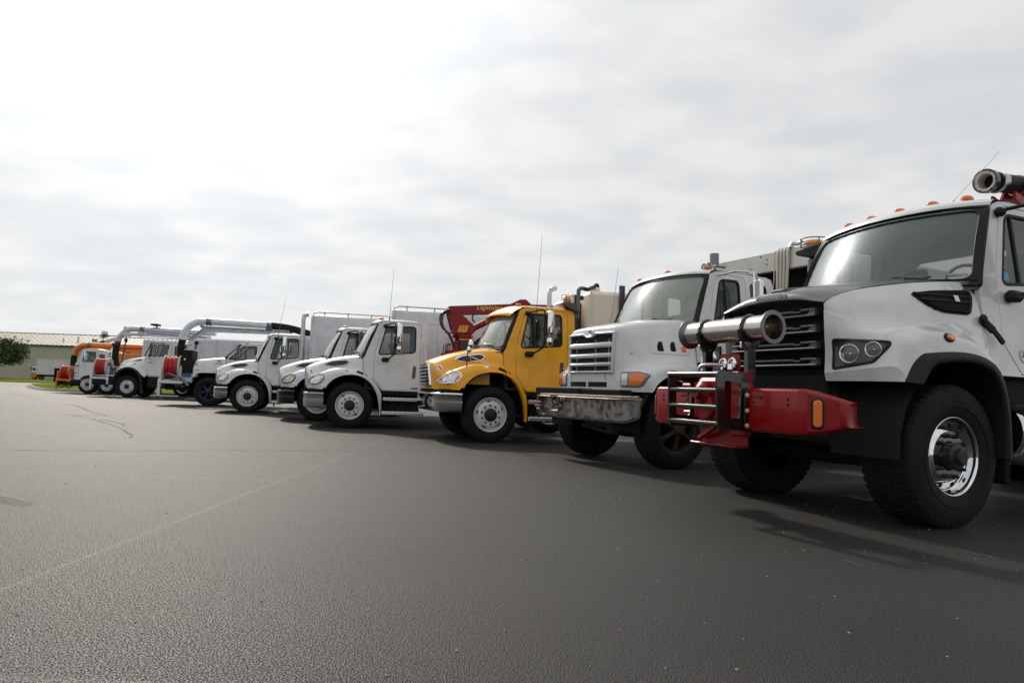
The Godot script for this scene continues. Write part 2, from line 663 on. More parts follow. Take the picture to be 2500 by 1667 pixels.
func ground() -> void:
	var asphalt := mat("asphalt", Color(1, 1, 1), 0.98)
	asphalt.metallic_specular = 0.45
	asphalt.albedo_texture = noise_tex(0.24, 2048, [[0.0, Color(0.02, 0.02, 0.02)], [0.3, Color(0.03, 0.03, 0.03)], [0.38, Color(0.155, 0.155, 0.154)], [0.68, Color(0.185, 0.184, 0.181)], [0.8, Color(0.27, 0.265, 0.26)], [1.0, Color(0.52, 0.51, 0.49)]], 3, FastNoiseLite.TYPE_SIMPLEX, 21)  # near-black pit tones paint in the shade inside the cavities
	asphalt.roughness_texture = noise_tex(0.24, 2048, [[0.0, grey(1)], [0.3, grey(1)], [0.38, grey(0.6)], [0.75, grey(0.54)], [1.0, grey(0.48)]], 3, FastNoiseLite.TYPE_SIMPLEX, 21)
	asphalt.heightmap_enabled = true
	asphalt.heightmap_texture = noise_tex(0.24, 2048, [[0.0, grey(0)], [0.28, grey(0.1)], [0.39, grey(0.85)], [1.0, grey(1)]], 3, FastNoiseLite.TYPE_SIMPLEX, 21)
	asphalt.heightmap_scale = 0.36
	tri(asphalt, 0.22, true)
	asphalt.detail_enabled = true
	asphalt.detail_blend_mode = BaseMaterial3D.BLEND_MODE_MUL
	asphalt.detail_uv_layer = BaseMaterial3D.DETAIL_UV_2
	asphalt.detail_albedo = noise_tex(0.006, 1024, [[0.0, Color(0.72, 0.7, 0.68)], [0.5, Color(0.92, 0.91, 0.89)], [1.0, Color(1.0, 0.98, 0.95)]], 6, FastNoiseLite.TYPE_SIMPLEX_SMOOTH, 5)
	asphalt.uv2_triplanar = true
	asphalt.uv2_world_triplanar = true
	asphalt.uv2_scale = Vector3.ONE * 0.035
	var grass := mat("grass", Color(1, 1, 1), 0.9)
	grass.albedo_texture = noise_tex(0.05, 1024, [[0.0, Color(0.2, 0.27, 0.03)], [0.5, Color(0.34, 0.41, 0.05)], [1.0, Color(0.46, 0.47, 0.1)]], 5, FastNoiseLite.TYPE_SIMPLEX_SMOOTH, 31)
	grass.metallic_specular = 0.08
	tri(grass, 0.2, true)
	var concrete := mat("concrete", Color(0.3, 0.28, 0.255), 0.8)
	concrete.albedo_texture = noise_tex(0.02, 512, [[0.0, grey(0.82)], [1.0, grey(1.0)]], 5, FastNoiseLite.TYPE_SIMPLEX_SMOOTH, 41)
	tri(concrete, 0.6, true)
	var tar := mat("tar", Color(0.012, 0.012, 0.012), 0.85)
	var mark := mat("rubber_mark", Color(0.016, 0.016, 0.016), 0.66)
	var scuff := mat("scuff", Color(0.055, 0.053, 0.05), 0.8)
	sheet("terrain", v2s([[-2500, 900], [2500, 900], [2500, -2500], [-2500, -2500]]), -0.03, grass)
	var yard := sheet("asphalt_yard", v2s([[-400, 60], [260, 60], [260, -57], [-400, -57]]), 0.0, asphalt)
	sheet("road", v2s([[-400, -56.5], [260, -56.5], [260, -73], [-400, -73]]), 0.006, concrete)
	sheet("lawn", v2s([[-400, -73], [260, -73], [260, -400], [-400, -400]]), 0.05, grass)
	# cracks and joints in the asphalt
	ribbon(yard, "joint", CRACKS[0], 0.024, tar, 0.012)
	for k in range(1, CRACKS.size()):
		ribbon(yard, "crack", CRACKS[k], 0.028, tar, 0.04)
	for k in SCUFFS.size():
		ribbon(yard, "scuff", SCUFFS[k], 0.018, scuff, 0.008, 0.003)
	for k in MARKS.size():
		ribbon(yard, "tyre_mark", MARKS[k], 0.014, mark, 0.0, 0.003)
	# loose grit
	var s := Shape.new()
	for k in 420:
		var d := rng.randf_range(2.0, 16.0)
		var a := rng.randf_range(-0.66, 0.66)
		var r := rng.randf_range(0.002, 0.007)
		s.ball(Vector3(sin(a) * d, r * 0.4, -cos(a) * d), Vector3(r, r * 0.7, r * rng.randf_range(0.7, 1.2)), 6)
	var gritm := mat("grit", Color(0.3, 0.28, 0.25), 0.8)
	tag(put(yard, "grit", s, gritm), "", "", "", "stuff")
	# grass island with a concrete kerb
	var edge := curve(v2s([[-36, -66], [-40.2, -62.5], [-41.0, -59.6], [-39.5, -56.5], [-34, -48.8], [-29.2, -42.6], [-26.6, -40.0], [-24, -39.3], [-15, -39.5], [30, -39]]), 6)
	var island: Array = edge + v2s([[30, -66]])
	sheet("grass_island", island, 0.12, grass)
	s = Shape.new()
	var rows := []
	for i in edge.size():
		var d: Vector2 = (edge[mini(i + 1, edge.size() - 1)] - edge[maxi(i - 1, 0)]).normalized()
		var n := Vector2(-d.y, d.x)
		if n.dot(Vector2(-20, -55) - edge[i]) > 0:
			n = -n
		var row := []
		for q in [[-0.02, 0.1], [0.0, 0.14], [0.13, 0.14], [0.155, 0.12], [0.17, 0.0], [0.42, 0.004], [0.44, -0.02]]:
			var p: Vector2 = edge[i] + n * q[0]
			row.append(Vector3(p.x, q[1], p.y))
		rows.append(row)
	s.grid(rows)
	tag(put(self, "kerb", s, concrete), "", "", "", "structure")


func building() -> void:
	var t := thing("metal_building", "long beige metal industrial building with a pitched ribbed roof", "building", Vector3(-82, 0, -131), -1.0)
	var wallm := mat("wall_metal", Color(0.43, 0.415, 0.35), 0.7)
	var roofm := mat("roof_metal", Color(0.5, 0.45, 0.39), 0.6)
	var trim := mat("gutter_dark", Color(0.06, 0.065, 0.07), 0.6)
	roofm.albedo_texture = M.white_paint.albedo_texture
	tri(roofm, 0.1)
	for q in [[-75.0, 0.0, 0.0, 6.7, 9.35], [0.0, 26.0, -1.5, 6.5, 9.2]]:
		var x0: float = q[0]
		var x1: float = q[1]
		var z0: float = q[2]
		var h: float = q[3]
		var top: float = q[4]
		var s := Shape.new()
		s.box(Vector3((x0 + x1) / 2, h / 2, z0 - 11), Vector3(x1 - x0, h, 22), 0.02)
		s.facing([Vector3(x0, h, z0), Vector3(x0, h, z0 - 22), Vector3(x0, top, z0 - 11)], Vector3((x0 + x1) / 2, h, z0 - 11))
		s.facing([Vector3(x1, h, z0), Vector3(x1, h, z0 - 22), Vector3(x1, top, z0 - 11)], Vector3((x0 + x1) / 2, h, z0 - 11))
		var wall := put(t, "wall", s, wallm)
		s = Shape.new()
		var x := x0 + 0.15
		while x < x1:
			s.box(Vector3(x, h / 2, z0 + 0.02), Vector3(0.09, h - 0.1, 0.05), 0.015)
			x += 0.31
		tag(put(wall, "wall_rib", s, wallm), "", "", "", "stuff")
		s = Shape.new()
		s.facing([Vector3(x0 - 0.2, h - 0.05, z0 + 0.35), Vector3(x1, h - 0.05, z0 + 0.35), Vector3(x1, top + 0.06, z0 - 11), Vector3(x0 - 0.2, top + 0.06, z0 - 11)], Vector3(x0, 0, z0 - 11))
		s.facing([Vector3(x0 - 0.2, h - 0.05, z0 - 22.35), Vector3(x1, h - 0.05, z0 - 22.35), Vector3(x1, top + 0.06, z0 - 11), Vector3(x0 - 0.2, top + 0.06, z0 - 11)], Vector3(x0, 0, z0 - 11))
		var roof := put(t, "roof", s, roofm)
		s = Shape.new()
		x = x0
		while x < x1:
			s.bar(Vector3(x, h + 0.0, z0 + 0.33), Vector3(x, top + 0.1, z0 - 11), 0.09, 0.1, 0.02)
			x += 0.98
		tag(put(roof, "roof_seam", s, roofm), "", "", "", "stuff")
		box_part(roof, "ridge_cap", Vector3((x0 + x1) / 2, top + 0.1, z0 - 11), Vector3(x1 - x0, 0.1, 0.5), trim, 0.03)
		box_part(roof, "gutter", Vector3((x0 + x1) / 2, h - 0.2, z0 + 0.3), Vector3(x1 - x0, 0.3, 0.2), trim, 0.03)
	var s := Shape.new()
	for q in [[-6.6, 6.9, 8.1, -3.5]]:
		s.tube([Vector3(q[0], q[1], q[3]), Vector3(q[0], q[2], q[3])], 0.14, 10)
		s.tube([Vector3(q[0], q[2], q[3]), Vector3(q[0], q[2] + 0.12, q[3])], 0.2, 10)
	put(t, "vent_pipe", s, M.aluminium)
	s = Shape.new()
	s.tube([Vector3(-3.7, 6.9, -3.5), Vector3(-3.7, 8.7, -3.5)], 0.16, 10)
	put(t, "vent_pipe", s, M.aluminium)
	s = Shape.new()
	s.lathe([Vector2(8.9, 0.55), Vector2(9.3, 0.8), Vector2(9.55, 0.85), Vector2(9.6, 0.6), Vector2(10.2, 0.58), Vector2(10.35, 0.4), Vector2(10.35, 0)], Vector3(-2.6, 0, -10.0), Vector3.UP, 20)
	put(t, "roof_fan", s, M.aluminium)


func far_box_truck() -> void:
	var t := thing("delivery_truck", "white box truck with an orange red front corner parked by the metal building", "truck", Vector3(-79.2, 0, -118), 0)
	var s := Shape.new()
	s.box(Vector3(1.6, 2.25, 0), Vector3(7.0, 2.6, 2.4), 0.06)
	var b := put(t, "cargo_box", s, M.box_white)
	box_part(b, "top_rail", Vector3(1.6, 3.5, 0), Vector3(7.05, 0.12, 2.44), M.aluminium, 0.03)
	box_part(b, "corner_post", Vector3(0.5, 2.25, 1.2), Vector3(0.1, 2.5, 0.05), M.aluminium, 0.02)
	box_part(b, "bottom_rail", Vector3(1.6, 0.98, 0), Vector3(7.05, 0.14, 2.44), M.aluminium, 0.03)
	box_part(t, "cab", Vector3(-2.35, 1.5, 0), Vector3(0.9, 1.5, 2.1), M.white_paint, 0.15)
	box_part(t, "cab_window", Vector3(-2.35, 1.8, 1.052), Vector3(0.5, 0.5, 0.01), M.gloss_black, 0.002)
	box_part(t, "red_panel", Vector3(-2.35, 0.8, 0), Vector3(0.92, 0.9, 2.14), M.sticker_orange, 0.05)
	box_part(t, "side_mirror", Vector3(-2.7, 1.9, 1.25), Vector3(0.1, 0.5, 0.2), M.gloss_black, 0.03)
	for x in [-2.3, 3.4]:
		wheel(t, Vector3(x, 0.45, 1.0), "rear", 0.45, 0.28, 5, true)
		wheel(t, Vector3(x, 0.45, -1.0), "rear", 0.45, 0.28, 5, true)
	box_part(t, "frame_rail", Vector3(1.0, 0.75, 0), Vector3(7.6, 0.3, 0.9), M.under_black)


func tree(called: String, label: String, at: Vector3, h: float, rx: float, seed_: int, leaf: float, n_clumps: int, per: int, stems: int) -> void:
	var t := thing(called, label, "tree", at)
	var r := RandomNumberGenerator.new()
	r.seed = seed_
	var barkm: Material = M.bark
	var s := Shape.new()
	var tips := []
	for k in stems:
		var a := TAU * k / stems + r.randf()
		var lean := rx * 0.35
		var top := Vector3(cos(a) * lean, h * 0.55, sin(a) * lean)
		s.tube(curve([Vector3(cos(a) * 0.1, 0, sin(a) * 0.1), Vector3(cos(a) * lean * 0.3, h * 0.2, sin(a) * lean * 0.3), top], 4), 0.035 * h * 0.6, 7, false, 0.012 * h)
		for j in 6:
			var b := a + r.randf_range(-1.6, 1.6)
			var st := top * r.randf_range(0.55, 1.0)
			var en := Vector3(cos(b) * rx * r.randf_range(0.5, 0.9), h * r.randf_range(0.4, 0.92), sin(b) * rx * r.randf_range(0.5, 0.9))
			s.tube(curve([st, st.lerp(en, 0.5) + Vector3(0, 0.2, 0), en], 3), 0.012 * h, 5, false, 0.004 * h)
			tips.append(en)
	put(t, "trunk", s, barkm)
	s = Shape.new()
	for k in n_clumps:
		var c: Vector3
		if k < tips.size():
			c = tips[k]
		else:
			var u := r.randf_range(-1.0, 1.0)
			var a := r.randf() * TAU
			var rad := pow(r.randf(), 0.4)
			c = Vector3(cos(a) * sqrt(1 - u * u) * rx * rad, h * (0.62 + 0.37 * u * rad), sin(a) * sqrt(1 - u * u) * rx * rad)
		var cr := rx * r.randf_range(0.14, 0.26)
		for j in per:
			var d := Vector3(r.randfn(), r.randfn() * 0.6, r.randfn()).normalized() * cr * pow(r.randf(), 0.5)
			var p := c + d
			var n := Vector3(r.randfn(), r.randfn() + 0.7, r.randfn()).normalized()
			var x := n.cross(Vector3(r.randfn(), r.randfn(), r.randfn())).normalized()
			var y := n.cross(x)
			var l := leaf * r.randf_range(0.6, 1.3)
			s.quad(p - x * l, p + y * l * 0.45, p + x * l, p - y * l * 0.45, true)
	tag(put(t, "crown", s, M.leaf), "", "", "", "stuff")


func trees() -> void:
	mat("bark", Color(0.07, 0.05, 0.04), 0.9)
	var l := mat("leaf", Color(0.05, 0.085, 0.018), 0.6)
	l.backlight_enabled = true
	l.backlight = Color(0.12, 0.17, 0.03)
	l.cull_mode = BaseMaterial3D.CULL_DISABLED
	mat("mulch", Color(0.2, 0.07, 0.04), 0.95)
	tree("shade_tree", "round leafy tree on the lawn at the left edge", Vector3(-79.5, 0.05, -104), 6.6, 4.9, 3, 0.2, 120, 110, 4)
	var s := Shape.new()
	s.lathe([Vector2(0.0, 2.6), Vector2(0.12, 1.6), Vector2(0.16, 0.0)], Vector3(-79.5, 0.05, -104), Vector3.UP, 24, true)
	tag(put(self, "mulch_bed", s, M.mulch), "reddish mulch ring round the foot of the shade tree", "mulch")
	tree("young_tree", "slender young tree top rising behind the orange boom", Vector3(-38.0, 0.1, -63), 5.0, 0.9, 9, 0.11, 34, 40, 1)
	for q in [[-72.0, -125.0, 2.9, 2.2, 5], [-66.5, -124.0, 3.2, 2.0, 6]]:
		tree("shrub", ["low green shrub against the building wall behind the cabover truck", "taller green shrub against the building wall behind the reel truck"][0 if q[4] == 5 else 1], Vector3(q[0], 0.05, q[1]), q[2] * 2.0, q[3], int(q[4]), 0.2, 30, 60, 2)


func make_sky(sun: Vector3) -> Sky:
	var w := 1536
	var h := 768
	var n1 := FastNoiseLite.new()
	n1.seed = 4
	n1.noise_type = FastNoiseLite.TYPE_SIMPLEX_SMOOTH
	n1.frequency = 0.55
	n1.fractal_octaves = 5
	var n2 := FastNoiseLite.new()
	n2.seed = 8
	n2.noise_type = FastNoiseLite.TYPE_SIMPLEX_SMOOTH
	n2.frequency = 2.6
	n2.fractal_octaves = 4
	var data := PackedFloat32Array()
	data.resize(w * h * 3)
	var i := 0
	for y in h:
		var el := PI / 2 - PI * (y + 0.5) / h
		var ce := cos(el)
		var se := sin(el)
		for x in w:
			if se <= -0.02:
				data[i] = 0.3
				data[i + 1] = 0.3
				data[i + 2] = 0.29
				i += 3
				continue
			var a := TAU * (x + 0.5) / w
			var d := Vector3(sin(a) * ce, se, -cos(a) * ce)
			var ang := acos(clampf(d.dot(sun), -1, 1))
			var k := 1.0 / (maxf(se, 0.0) + 0.16)
			var c1 := n1.get_noise_3d(d.x * k, d.z * k * 1.5, 0.3)
			var c2 := n2.get_noise_3d(d.x * k, d.z * k * 1.4, 2.0)
			var cover := clampf(0.7 + 0.7 * c1 + 0.9 * c2, 0.0, 1.0)
			var glow := exp(-pow(ang / 0.42, 2.0)) * 0.42 + exp(-pow(ang / 0.2, 2.0)) * 3.0 + exp(-pow(ang / 0.09, 2.0)) * 10.0 + exp(-ang / 0.55) * 0.13
			var low := exp(-maxf(se, 0.0) / 0.16)
			var cloud := SKY_CLOUD + 0.06 * low + glow + 0.07 * c2
			var clear := SKY_CLEAR + 0.12 * low + glow * 0.85
			var v := lerpf(clear, cloud, cover)
			var tint := lerpf(1.0, 0.0, cover) * 0.9 + 0.15 * (1.0 - low)
			data[i] = v * (1.004 - 0.06 * tint - 0.02 * low)
			data[i + 1] = v * (0.994 - 0.004 * tint + 0.006 * low)
			data[i + 2] = v * (0.985 + 0.055 * tint - 0.0 * low)
			i += 3
	var img := Image.create_from_data(w, h, false, Image.FORMAT_RGBF, data.to_byte_array())
	var m := PanoramaSkyMaterial.new()
	m.panorama = ImageTexture.create_from_image(img)
	var s := Sky.new()
	s.sky_material = m
	return s


const SKY_CLOUD := 0.73
const SKY_CLEAR := 0.65


const CRACKS := [
	[[-6.32, -8.59], [-5.8, -8.72], [-5.29, -8.89], [-4.78, -9.11], [-4.25, -9.36], [-3.87, -9.65], [-3.68, -9.57], [-3.13, -9.75], [-1.2, -10.5]],
	[[-14.58, -22.65], [-13.5, -21.48], [-12.32, -19.89], [-11.3, -18.52], [-10.6, -17.69], [-9.89, -16.91]],
	[[-10.95, -16.97], [-10.51, -16.56], [-9.87, -15.92], [-9.26, -15.29], [-8.52, -14.38], [-8.08, -13.92], [-7.32, -12.96]],
	[[-9.96, -15.7], [-10.25, -16.57], [-10.3, -17.09], [-9.74, -16.65], [-9.64, -16.9]],
	[[-9.23, -15.51], [-8.63, -14.87], [-8.15, -14.39], [-7.44, -13.4]],
	[[-7.32, -12.96], [-6.7, -12.07], [-5.96, -10.9]],
	[[-12.01, -16.22], [-11.61, -16.46], [-11.13, -16.61], [-10.71, -16.69], [-10.15, -16.74], [-9.44, -16.76], [-8.72, -16.8], [-7.96, -17.09]],
	[[-24.85, -33.92], [-22.37, -31.21], [-19.94, -28.41], [-17.63, -25.78]],
	[[-19.76, -33.56], [-18.0, -30.95], [-16.74, -29.25], [-14.95, -27.32], [-12.03, -24.28]],
]
const MARKS := [
	[[-3.98, -5.42], [-3.72, -5.29], [-3.49, -5.13]], [[-3.93, -5.34], [-3.68, -5.22], [-3.48, -5.08]],
	[[-3.86, -5.25], [-3.65, -5.15], [-3.48, -5.04]], [[-3.8, -5.17], [-3.64, -5.1], [-3.52, -5.02]],
]
const SCUFFS := [
	[[1.46, -5.7], [1.53, -5.55], [1.59, -5.38]], [[2.05, -4.27], [2.1, -4.13], [2.18, -3.93]], [[3.04, -4.8], [3.08, -4.51], [3.19, -4.34]],
]


# ---------------------------------------------------------------- parts that all trucks share
func poly_sheet(poly: Array, fn: Callable, d: float) -> Shape:
	var s := Shape.new()
	var p := PackedVector2Array(poly)
	var idx := Geometry2D.triangulate_polygon(p)
	for i in range(0, idx.size(), 3):
		s.tri(fn.call(p[idx[i]].x, p[idx[i]].y, d), fn.call(p[idx[i + 1]].x, p[idx[i + 1]].y, d), fn.call(p[idx[i + 2]].x, p[idx[i + 2]].y, d), true)
	return s


static func fine(poly: Array, most: float) -> Array:  # the same outline with short edges
	var q := []
	for i in poly.size():
		var a: Vector2 = poly[i]
		var b: Vector2 = poly[(i + 1) % poly.size()]
		var n := maxi(1, ceili(a.distance_to(b) / most))
		for k in n:
			q.append(a.lerp(b, float(k) / n))
	return q


# Lays outlines on a curved sheet: (x, y) seen from the driver's side, or (z, y) seen from the front.
func drape(rows: Array, front := false) -> Callable:
	var cells := {}
	var all := []
	for i in rows.size() - 1:
		for j in rows[i].size() - 1:
			for t in [[rows[i][j], rows[i][j + 1], rows[i + 1][j + 1]], [rows[i][j], rows[i + 1][j + 1], rows[i + 1][j]]]:
				var nn: Vector3 = (t[1] - t[0]).cross(t[2] - t[0]).normalized()
				if (nn.x if front else nn.z) * (-1.0 if front else 1.0) < 0:
					nn = -nn
				var q := [Vector2(t[0].z if front else t[0].x, t[0].y), Vector2(t[1].z if front else t[1].x, t[1].y), Vector2(t[2].z if front else t[2].x, t[2].y)]
				var area: float = (q[1] - q[0]).cross(q[2] - q[0])
				if absf(area) > 1e-7:
					var rec := [q[0], q[1] - q[0], q[2] - q[0], area, t[0], t[1] - t[0], t[2] - t[0], nn]
					all.append(rec)
					var lo: Vector2 = q[0].min(q[1]).min(q[2]) / 0.06
					var hi: Vector2 = q[0].max(q[1]).max(q[2]) / 0.06
					for cx in range(floori(lo.x), floori(hi.x) + 1):
						for cy in range(floori(lo.y), floori(hi.y) + 1):
							var key := Vector2i(cx, cy)
							if not cells.has(key):
								cells[key] = []
							cells[key].append(rec)
	var found := {}
	return func(u: float, v: float, d: float) -> Vector3:
		var at := Vector2(u, v)
		if not found.has(at):
			var best := Vector3.INF
			var bn := Vector3()
			var slack := INF
			var near: Array = cells.get(Vector2i(floori(u / 0.06), floori(v / 0.06)), [])
			for pass_ in 2:
				for r in (near if pass_ == 0 else all):
					var w1: float = (at - r[0]).cross(r[2]) / r[3]
					var w2: float = r[1].cross(at - r[0]) / r[3]
					var out: float = maxf(0.0, maxf(-w1, maxf(-w2, w1 + w2 - 1.0)))
					out = 0.0 if out < 0.02 else out * sqrt(absf(r[3]))
					if pass_ == 0 and out > 0:
						continue
					var p: Vector3 = r[4] + r[5] * w1 + r[6] * w2
					var nearer: bool = p.x < best.x if front else p.z > best.z
					if out < slack - 1e-6 or (out <= slack + 1e-6 and (best == Vector3.INF or nearer)):
						best = p
						bn = r[7]
						slack = out
				if slack < INF:
					break
			if front:
				best.z = u
			else:
				best.x = u
			best.y = v
			found[at] = [best, bn]
		return found[at][0] + found[at][1] * d


var wheel_kit := {}


func wheel(t: Node3D, at: Vector3, style: String, R := 0.51, w := 0.28, holes := 5, far := false) -> Node3D:
	var key := "%s %s %s %d %s" % [style, R, w, holes, far]
	var o: Node3D
	if wheel_kit.has(key):
		o = wheel_kit[key].duplicate()
	else:
		o = Node3D.new()
		var s := Shape.new()
		var Z := Vector3.BACK
		var pr := [Vector2(-0.02, 0.285), Vector2(0.004, 0.312), Vector2(0.02, 0.335), Vector2(0.034, R * 0.72), Vector2(0.036, R * 0.78), Vector2(0.024, R * 0.88), Vector2(0.012, R * 0.93), Vector2(0.006, R * 0.965), Vector2(-0.012, R * 0.99), Vector2(-0.03, R)]
		s.lathe(pr, Vector3.ZERO, Z, 56, true)
		var x := -0.03
		var step := (w - 0.06) / 5.0
		for i in 5:
			s.lathe([Vector2(x, R), Vector2(x - step * 0.78, R)], Vector3.ZERO, Z, 56)
			if i < 4:
				s.lathe([Vector2(x - step * 0.78, R), Vector2(x - step * 0.82, R - 0.014), Vector2(x - step * 0.96, R - 0.014), Vector2(x - step, R)], Vector3.ZERO, Z, 56)
			x -= step
		s.lathe([Vector2(x + step * 0.22, R), Vector2(-w + 0.012, R * 0.985), Vector2(-w - 0.016, R * 0.84), Vector2(-w - 0.012, R * 0.72), Vector2(-w + 0.03, 0.3)], Vector3.ZERO, Z, 56, true)
		s.lathe([Vector2(0.026, R * 0.69), Vector2(0.0375, R * 0.7), Vector2(0.0385, R * 0.71), Vector2(0.036, R * 0.72)], Vector3.ZERO, Z, 56)
		if style == "chrome":  # deep lugs across the shoulder
			for k in 52:
				var a := TAU * k / 52
				s.xf = Transform3D(Basis(Z, a), Vector3.ZERO)
				s.box(Vector3(0, R - 0.003, -0.07), Vector3(0.052, 0.016, 0.11), 0.004)
				s.box(Vector3(0.03, R - 0.003, -w + 0.06), Vector3(0.052, 0.016, 0.11), 0.004)
				s.box(Vector3(0.012, R - 0.002, -w * 0.5), Vector3(0.054, 0.014, 0.1), 0.004)
				s.box(Vector3(0, R * 0.968, -0.004), Vector3(0.03, 0.022, 0.016), 0.004)
			s.xf = Transform3D()
		put(o, "tyre", s, M.rubber)
		s = Shape.new()
		var rim_mat: Material = M.wheel_white
		if style == "chrome":
			rim_mat = M.chrome
			s.lathe([Vector2(-0.015, 0.3145), Vector2(0.006, 0.313), Vector2(0.01, 0.308), Vector2(0.004, 0.301), Vector2(-0.02, 0.295), Vector2(-0.05, 0.289), Vector2(-0.078, 0.281), Vector2(-0.084, 0.272), Vector2(-0.08, 0.26)], Vector3.ZERO, Z, 64, true)
			s.lathe([Vector2(-0.08, 0.26), Vector2(-0.055, 0.222), Vector2(-0.04, 0.206), Vector2(-0.036, 0.2)], Vector3.ZERO, Z, 64, true)
			s.lathe([Vector2(-0.036, 0.2), Vector2(-0.034, 0.197), Vector2(-0.034, 0.118), Vector2(-0.04, 0.113), Vector2(-0.09, 0.113)], Vector3.ZERO, Z, 64)
		elif style == "spoke" or style == "blue_spoke":
			rim_mat = M.rust_dark if style == "spoke" else M.wheel_blue
			s.lathe([Vector2(-0.02, 0.314), Vector2(0.008, 0.31), Vector2(0.0, 0.296), Vector2(-0.04, 0.285), Vector2(-0.2, 0.275)], Vector3.ZERO, Z, 48)
			for k in 6:
				var a := TAU * k / 6
				var d := Vector3(cos(a), sin(a), 0)
				s.bar(d * 0.07 + Z * 0.0, d * 0.285 - Z * 0.05, 0.075, 0.05, 0.012)
				s.lathe([Vector2(0, 0.022), Vector2(0.03, 0.02), Vector2(0.032, 0.0)], d * 0.255 - Z * 0.03, Z, 8)
		elif style == "rear":
			rim_mat = M.wheel_white
			s.lathe([Vector2(-0.02, 0.314), Vector2(0.008, 0.31), Vector2(0.0, 0.296), Vector2(-0.03, 0.285), Vector2(-0.15, 0.275), Vector2(-0.16, 0.2), Vector2(-0.155, 0.11)], Vector3.ZERO, Z, 40)
		else:
			s.lathe([Vector2(-0.02, 0.314), Vector2(0.009, 0.312), Vector2(0.012, 0.306), Vector2(0.006, 0.297), Vector2(-0.014, 0.29), Vector2(-0.045, 0.28), Vector2(-0.05, 0.272)], Vector3.ZERO, Z, 56, true)
			s.lathe([Vector2(-0.05, 0.272), Vector2(-0.038, 0.26), Vector2(-0.012, 0.235), Vector2(0.008, 0.212), Vector2(0.012, 0.2)], Vector3.ZERO, Z, 56, true)
			s.lathe([Vector2(0.012, 0.2), Vector2(0.012, 0.1), Vector2(-0.05, 0.1)], Vector3.ZERO, Z, 56)
		put(o, "rim", s, rim_mat)
		if not far and style in ["steel", "chrome"]:
			s = Shape.new()
			var deep := -0.034 if style == "chrome" else 0.012
			if style == "chrome":
				s.lathe([Vector2(-0.01, 0.02), Vector2(0.012, 0.021), Vector2(0.014, 0.017), Vector2(0.045, 0.014), Vector2(0.05, 0.009), Vector2(0.05, 0.0)], Vector3.ZERO, Z, 12)
			else:
				s.lathe([Vector2(-0.01, 0.021), Vector2(0.004, 0.021), Vector2(0.006, 0.016), Vector2(0.026, 0.015), Vector2(0.028, 0.0)], Vector3.ZERO, Z, 6)
			var lug := s.mesh()
			for k in 10:
				var a := TAU * (k + 0.4) / 10
				put(o, "lug_nut", lug, M.hub_black, Vector3(cos(a) * 0.1675, sin(a) * 0.1675, deep))
			s = Shape.new()
			if style == "chrome":
				s.ball(Vector3.ZERO, Vector3(0.017, 0.0235, 0.009), 12)
			else:
				s.ball(Vector3.ZERO, Vector3(0.042 if holes > 2 else 0.036, 0.016 if holes > 2 else 0.02, 0.012), 12)
			var hm := s.mesh()
			for k in holes:
				var a := TAU * k / holes + (2.1 if holes == 2 else 0.35)
				var rr := 0.244 if style == "chrome" else 0.242
				var h := put(o, "hand_hole", hm, M.under_black, Vector3(cos(a) * rr, sin(a) * rr, -0.068 if style == "chrome" else -0.017))
				h.transform.basis = Basis(Z, a - PI / 2) * Basis(Vector3.RIGHT, -0.6)
		if style != "rear":
			s = Shape.new()
			var rh := 0.12 if style == "steel" else 0.108 if style != "spoke" else 0.085
			s.lathe([Vector2(-0.06, rh), Vector2(0.035, rh - 0.002), Vector2(0.045, rh - 0.014), Vector2(0.05, 0.066), Vector2(0.075, 0.062), Vector2(0.082, 0.052), Vector2(0.082, 0.0)], Vector3.ZERO, Z, 28)
			put(o, "hub", s, M.hub_black if style != "spoke" else M.rust_dark)
		s = Shape.new()
		s.lathe([Vector2(-0.14, 0.285), Vector2(-0.15, 0.0)], Vector3.ZERO, Z, 28)
		put(o, "brake_drum", s, M.under_black)
		o.name = "wheel_kit"
		wheel_kit[key] = o
		o = o.duplicate()
	o.name = "wheel"
	if t.has_node("wheel"):
		var k := 1
		while t.has_node("wheel_%03d" % k):
			k += 1
		o.name = "wheel_%03d" % k
	t.add_child(o, true)
	o.position = at
	if at.z < 0:
		o.rotation.y = PI
	o.rotate_object_local(Vector3.BACK, rng.randf() * 0.5)
	return o


func chassis(t: Node3D, length: float, axle: float, R := 0.51, tandem := false, y0 := 0.62) -> void:
	var s := Shape.new()
	for z in [-0.42, 0.42]:
		s.box(Vector3(length / 2 - 0.4, y0 + 0.12, z), Vector3(length + 0.4, 0.26, 0.09), 0.01)
	for x in [1.9, 3.0, length - 0.4]:
		s.box(Vector3(x, y0 + 0.12, 0), Vector3(0.12, 0.2, 0.84), 0.01)
	put(t, "frame_rail", s, M.under_black)
	s = Shape.new()
	s.box(Vector3(0.15, y0 + 0.2, 0), Vector3(1.3, 0.75, 0.8), 0.05)
	s.box(Vector3(0.9, y0 + 0.25, 0), Vector3(1.1, 0.5, 0.62), 0.05)
	put(t, "engine_block", s, M.engine_dark)
	s = Shape.new()
	s.tube([Vector3(0, R, -1.0), Vector3(0, R - 0.08, -0.6), Vector3(0, R - 0.1, 0), Vector3(0, R - 0.08, 0.6), Vector3(0, R, 1.0)], 0.07, 8)
	put(t, "front_axle", s, M.under_black)
	for xx in ([axle, axle + 1.3] if tandem else [axle]):
		s = Shape.new()
		s.tube([Vector3(xx, R, -1.0), Vector3(xx, R, 1.0)], 0.09, 10)
		s.ball(Vector3(xx, R, 0), Vector3(0.2, 0.24, 0.24))
		put(t, "rear_axle", s, M.under_black)
		for z in [1.2, 0.86, -1.2, -0.86]:
			wheel(t, Vector3(xx, R, z), "rear", R, 0.27, 5, true)


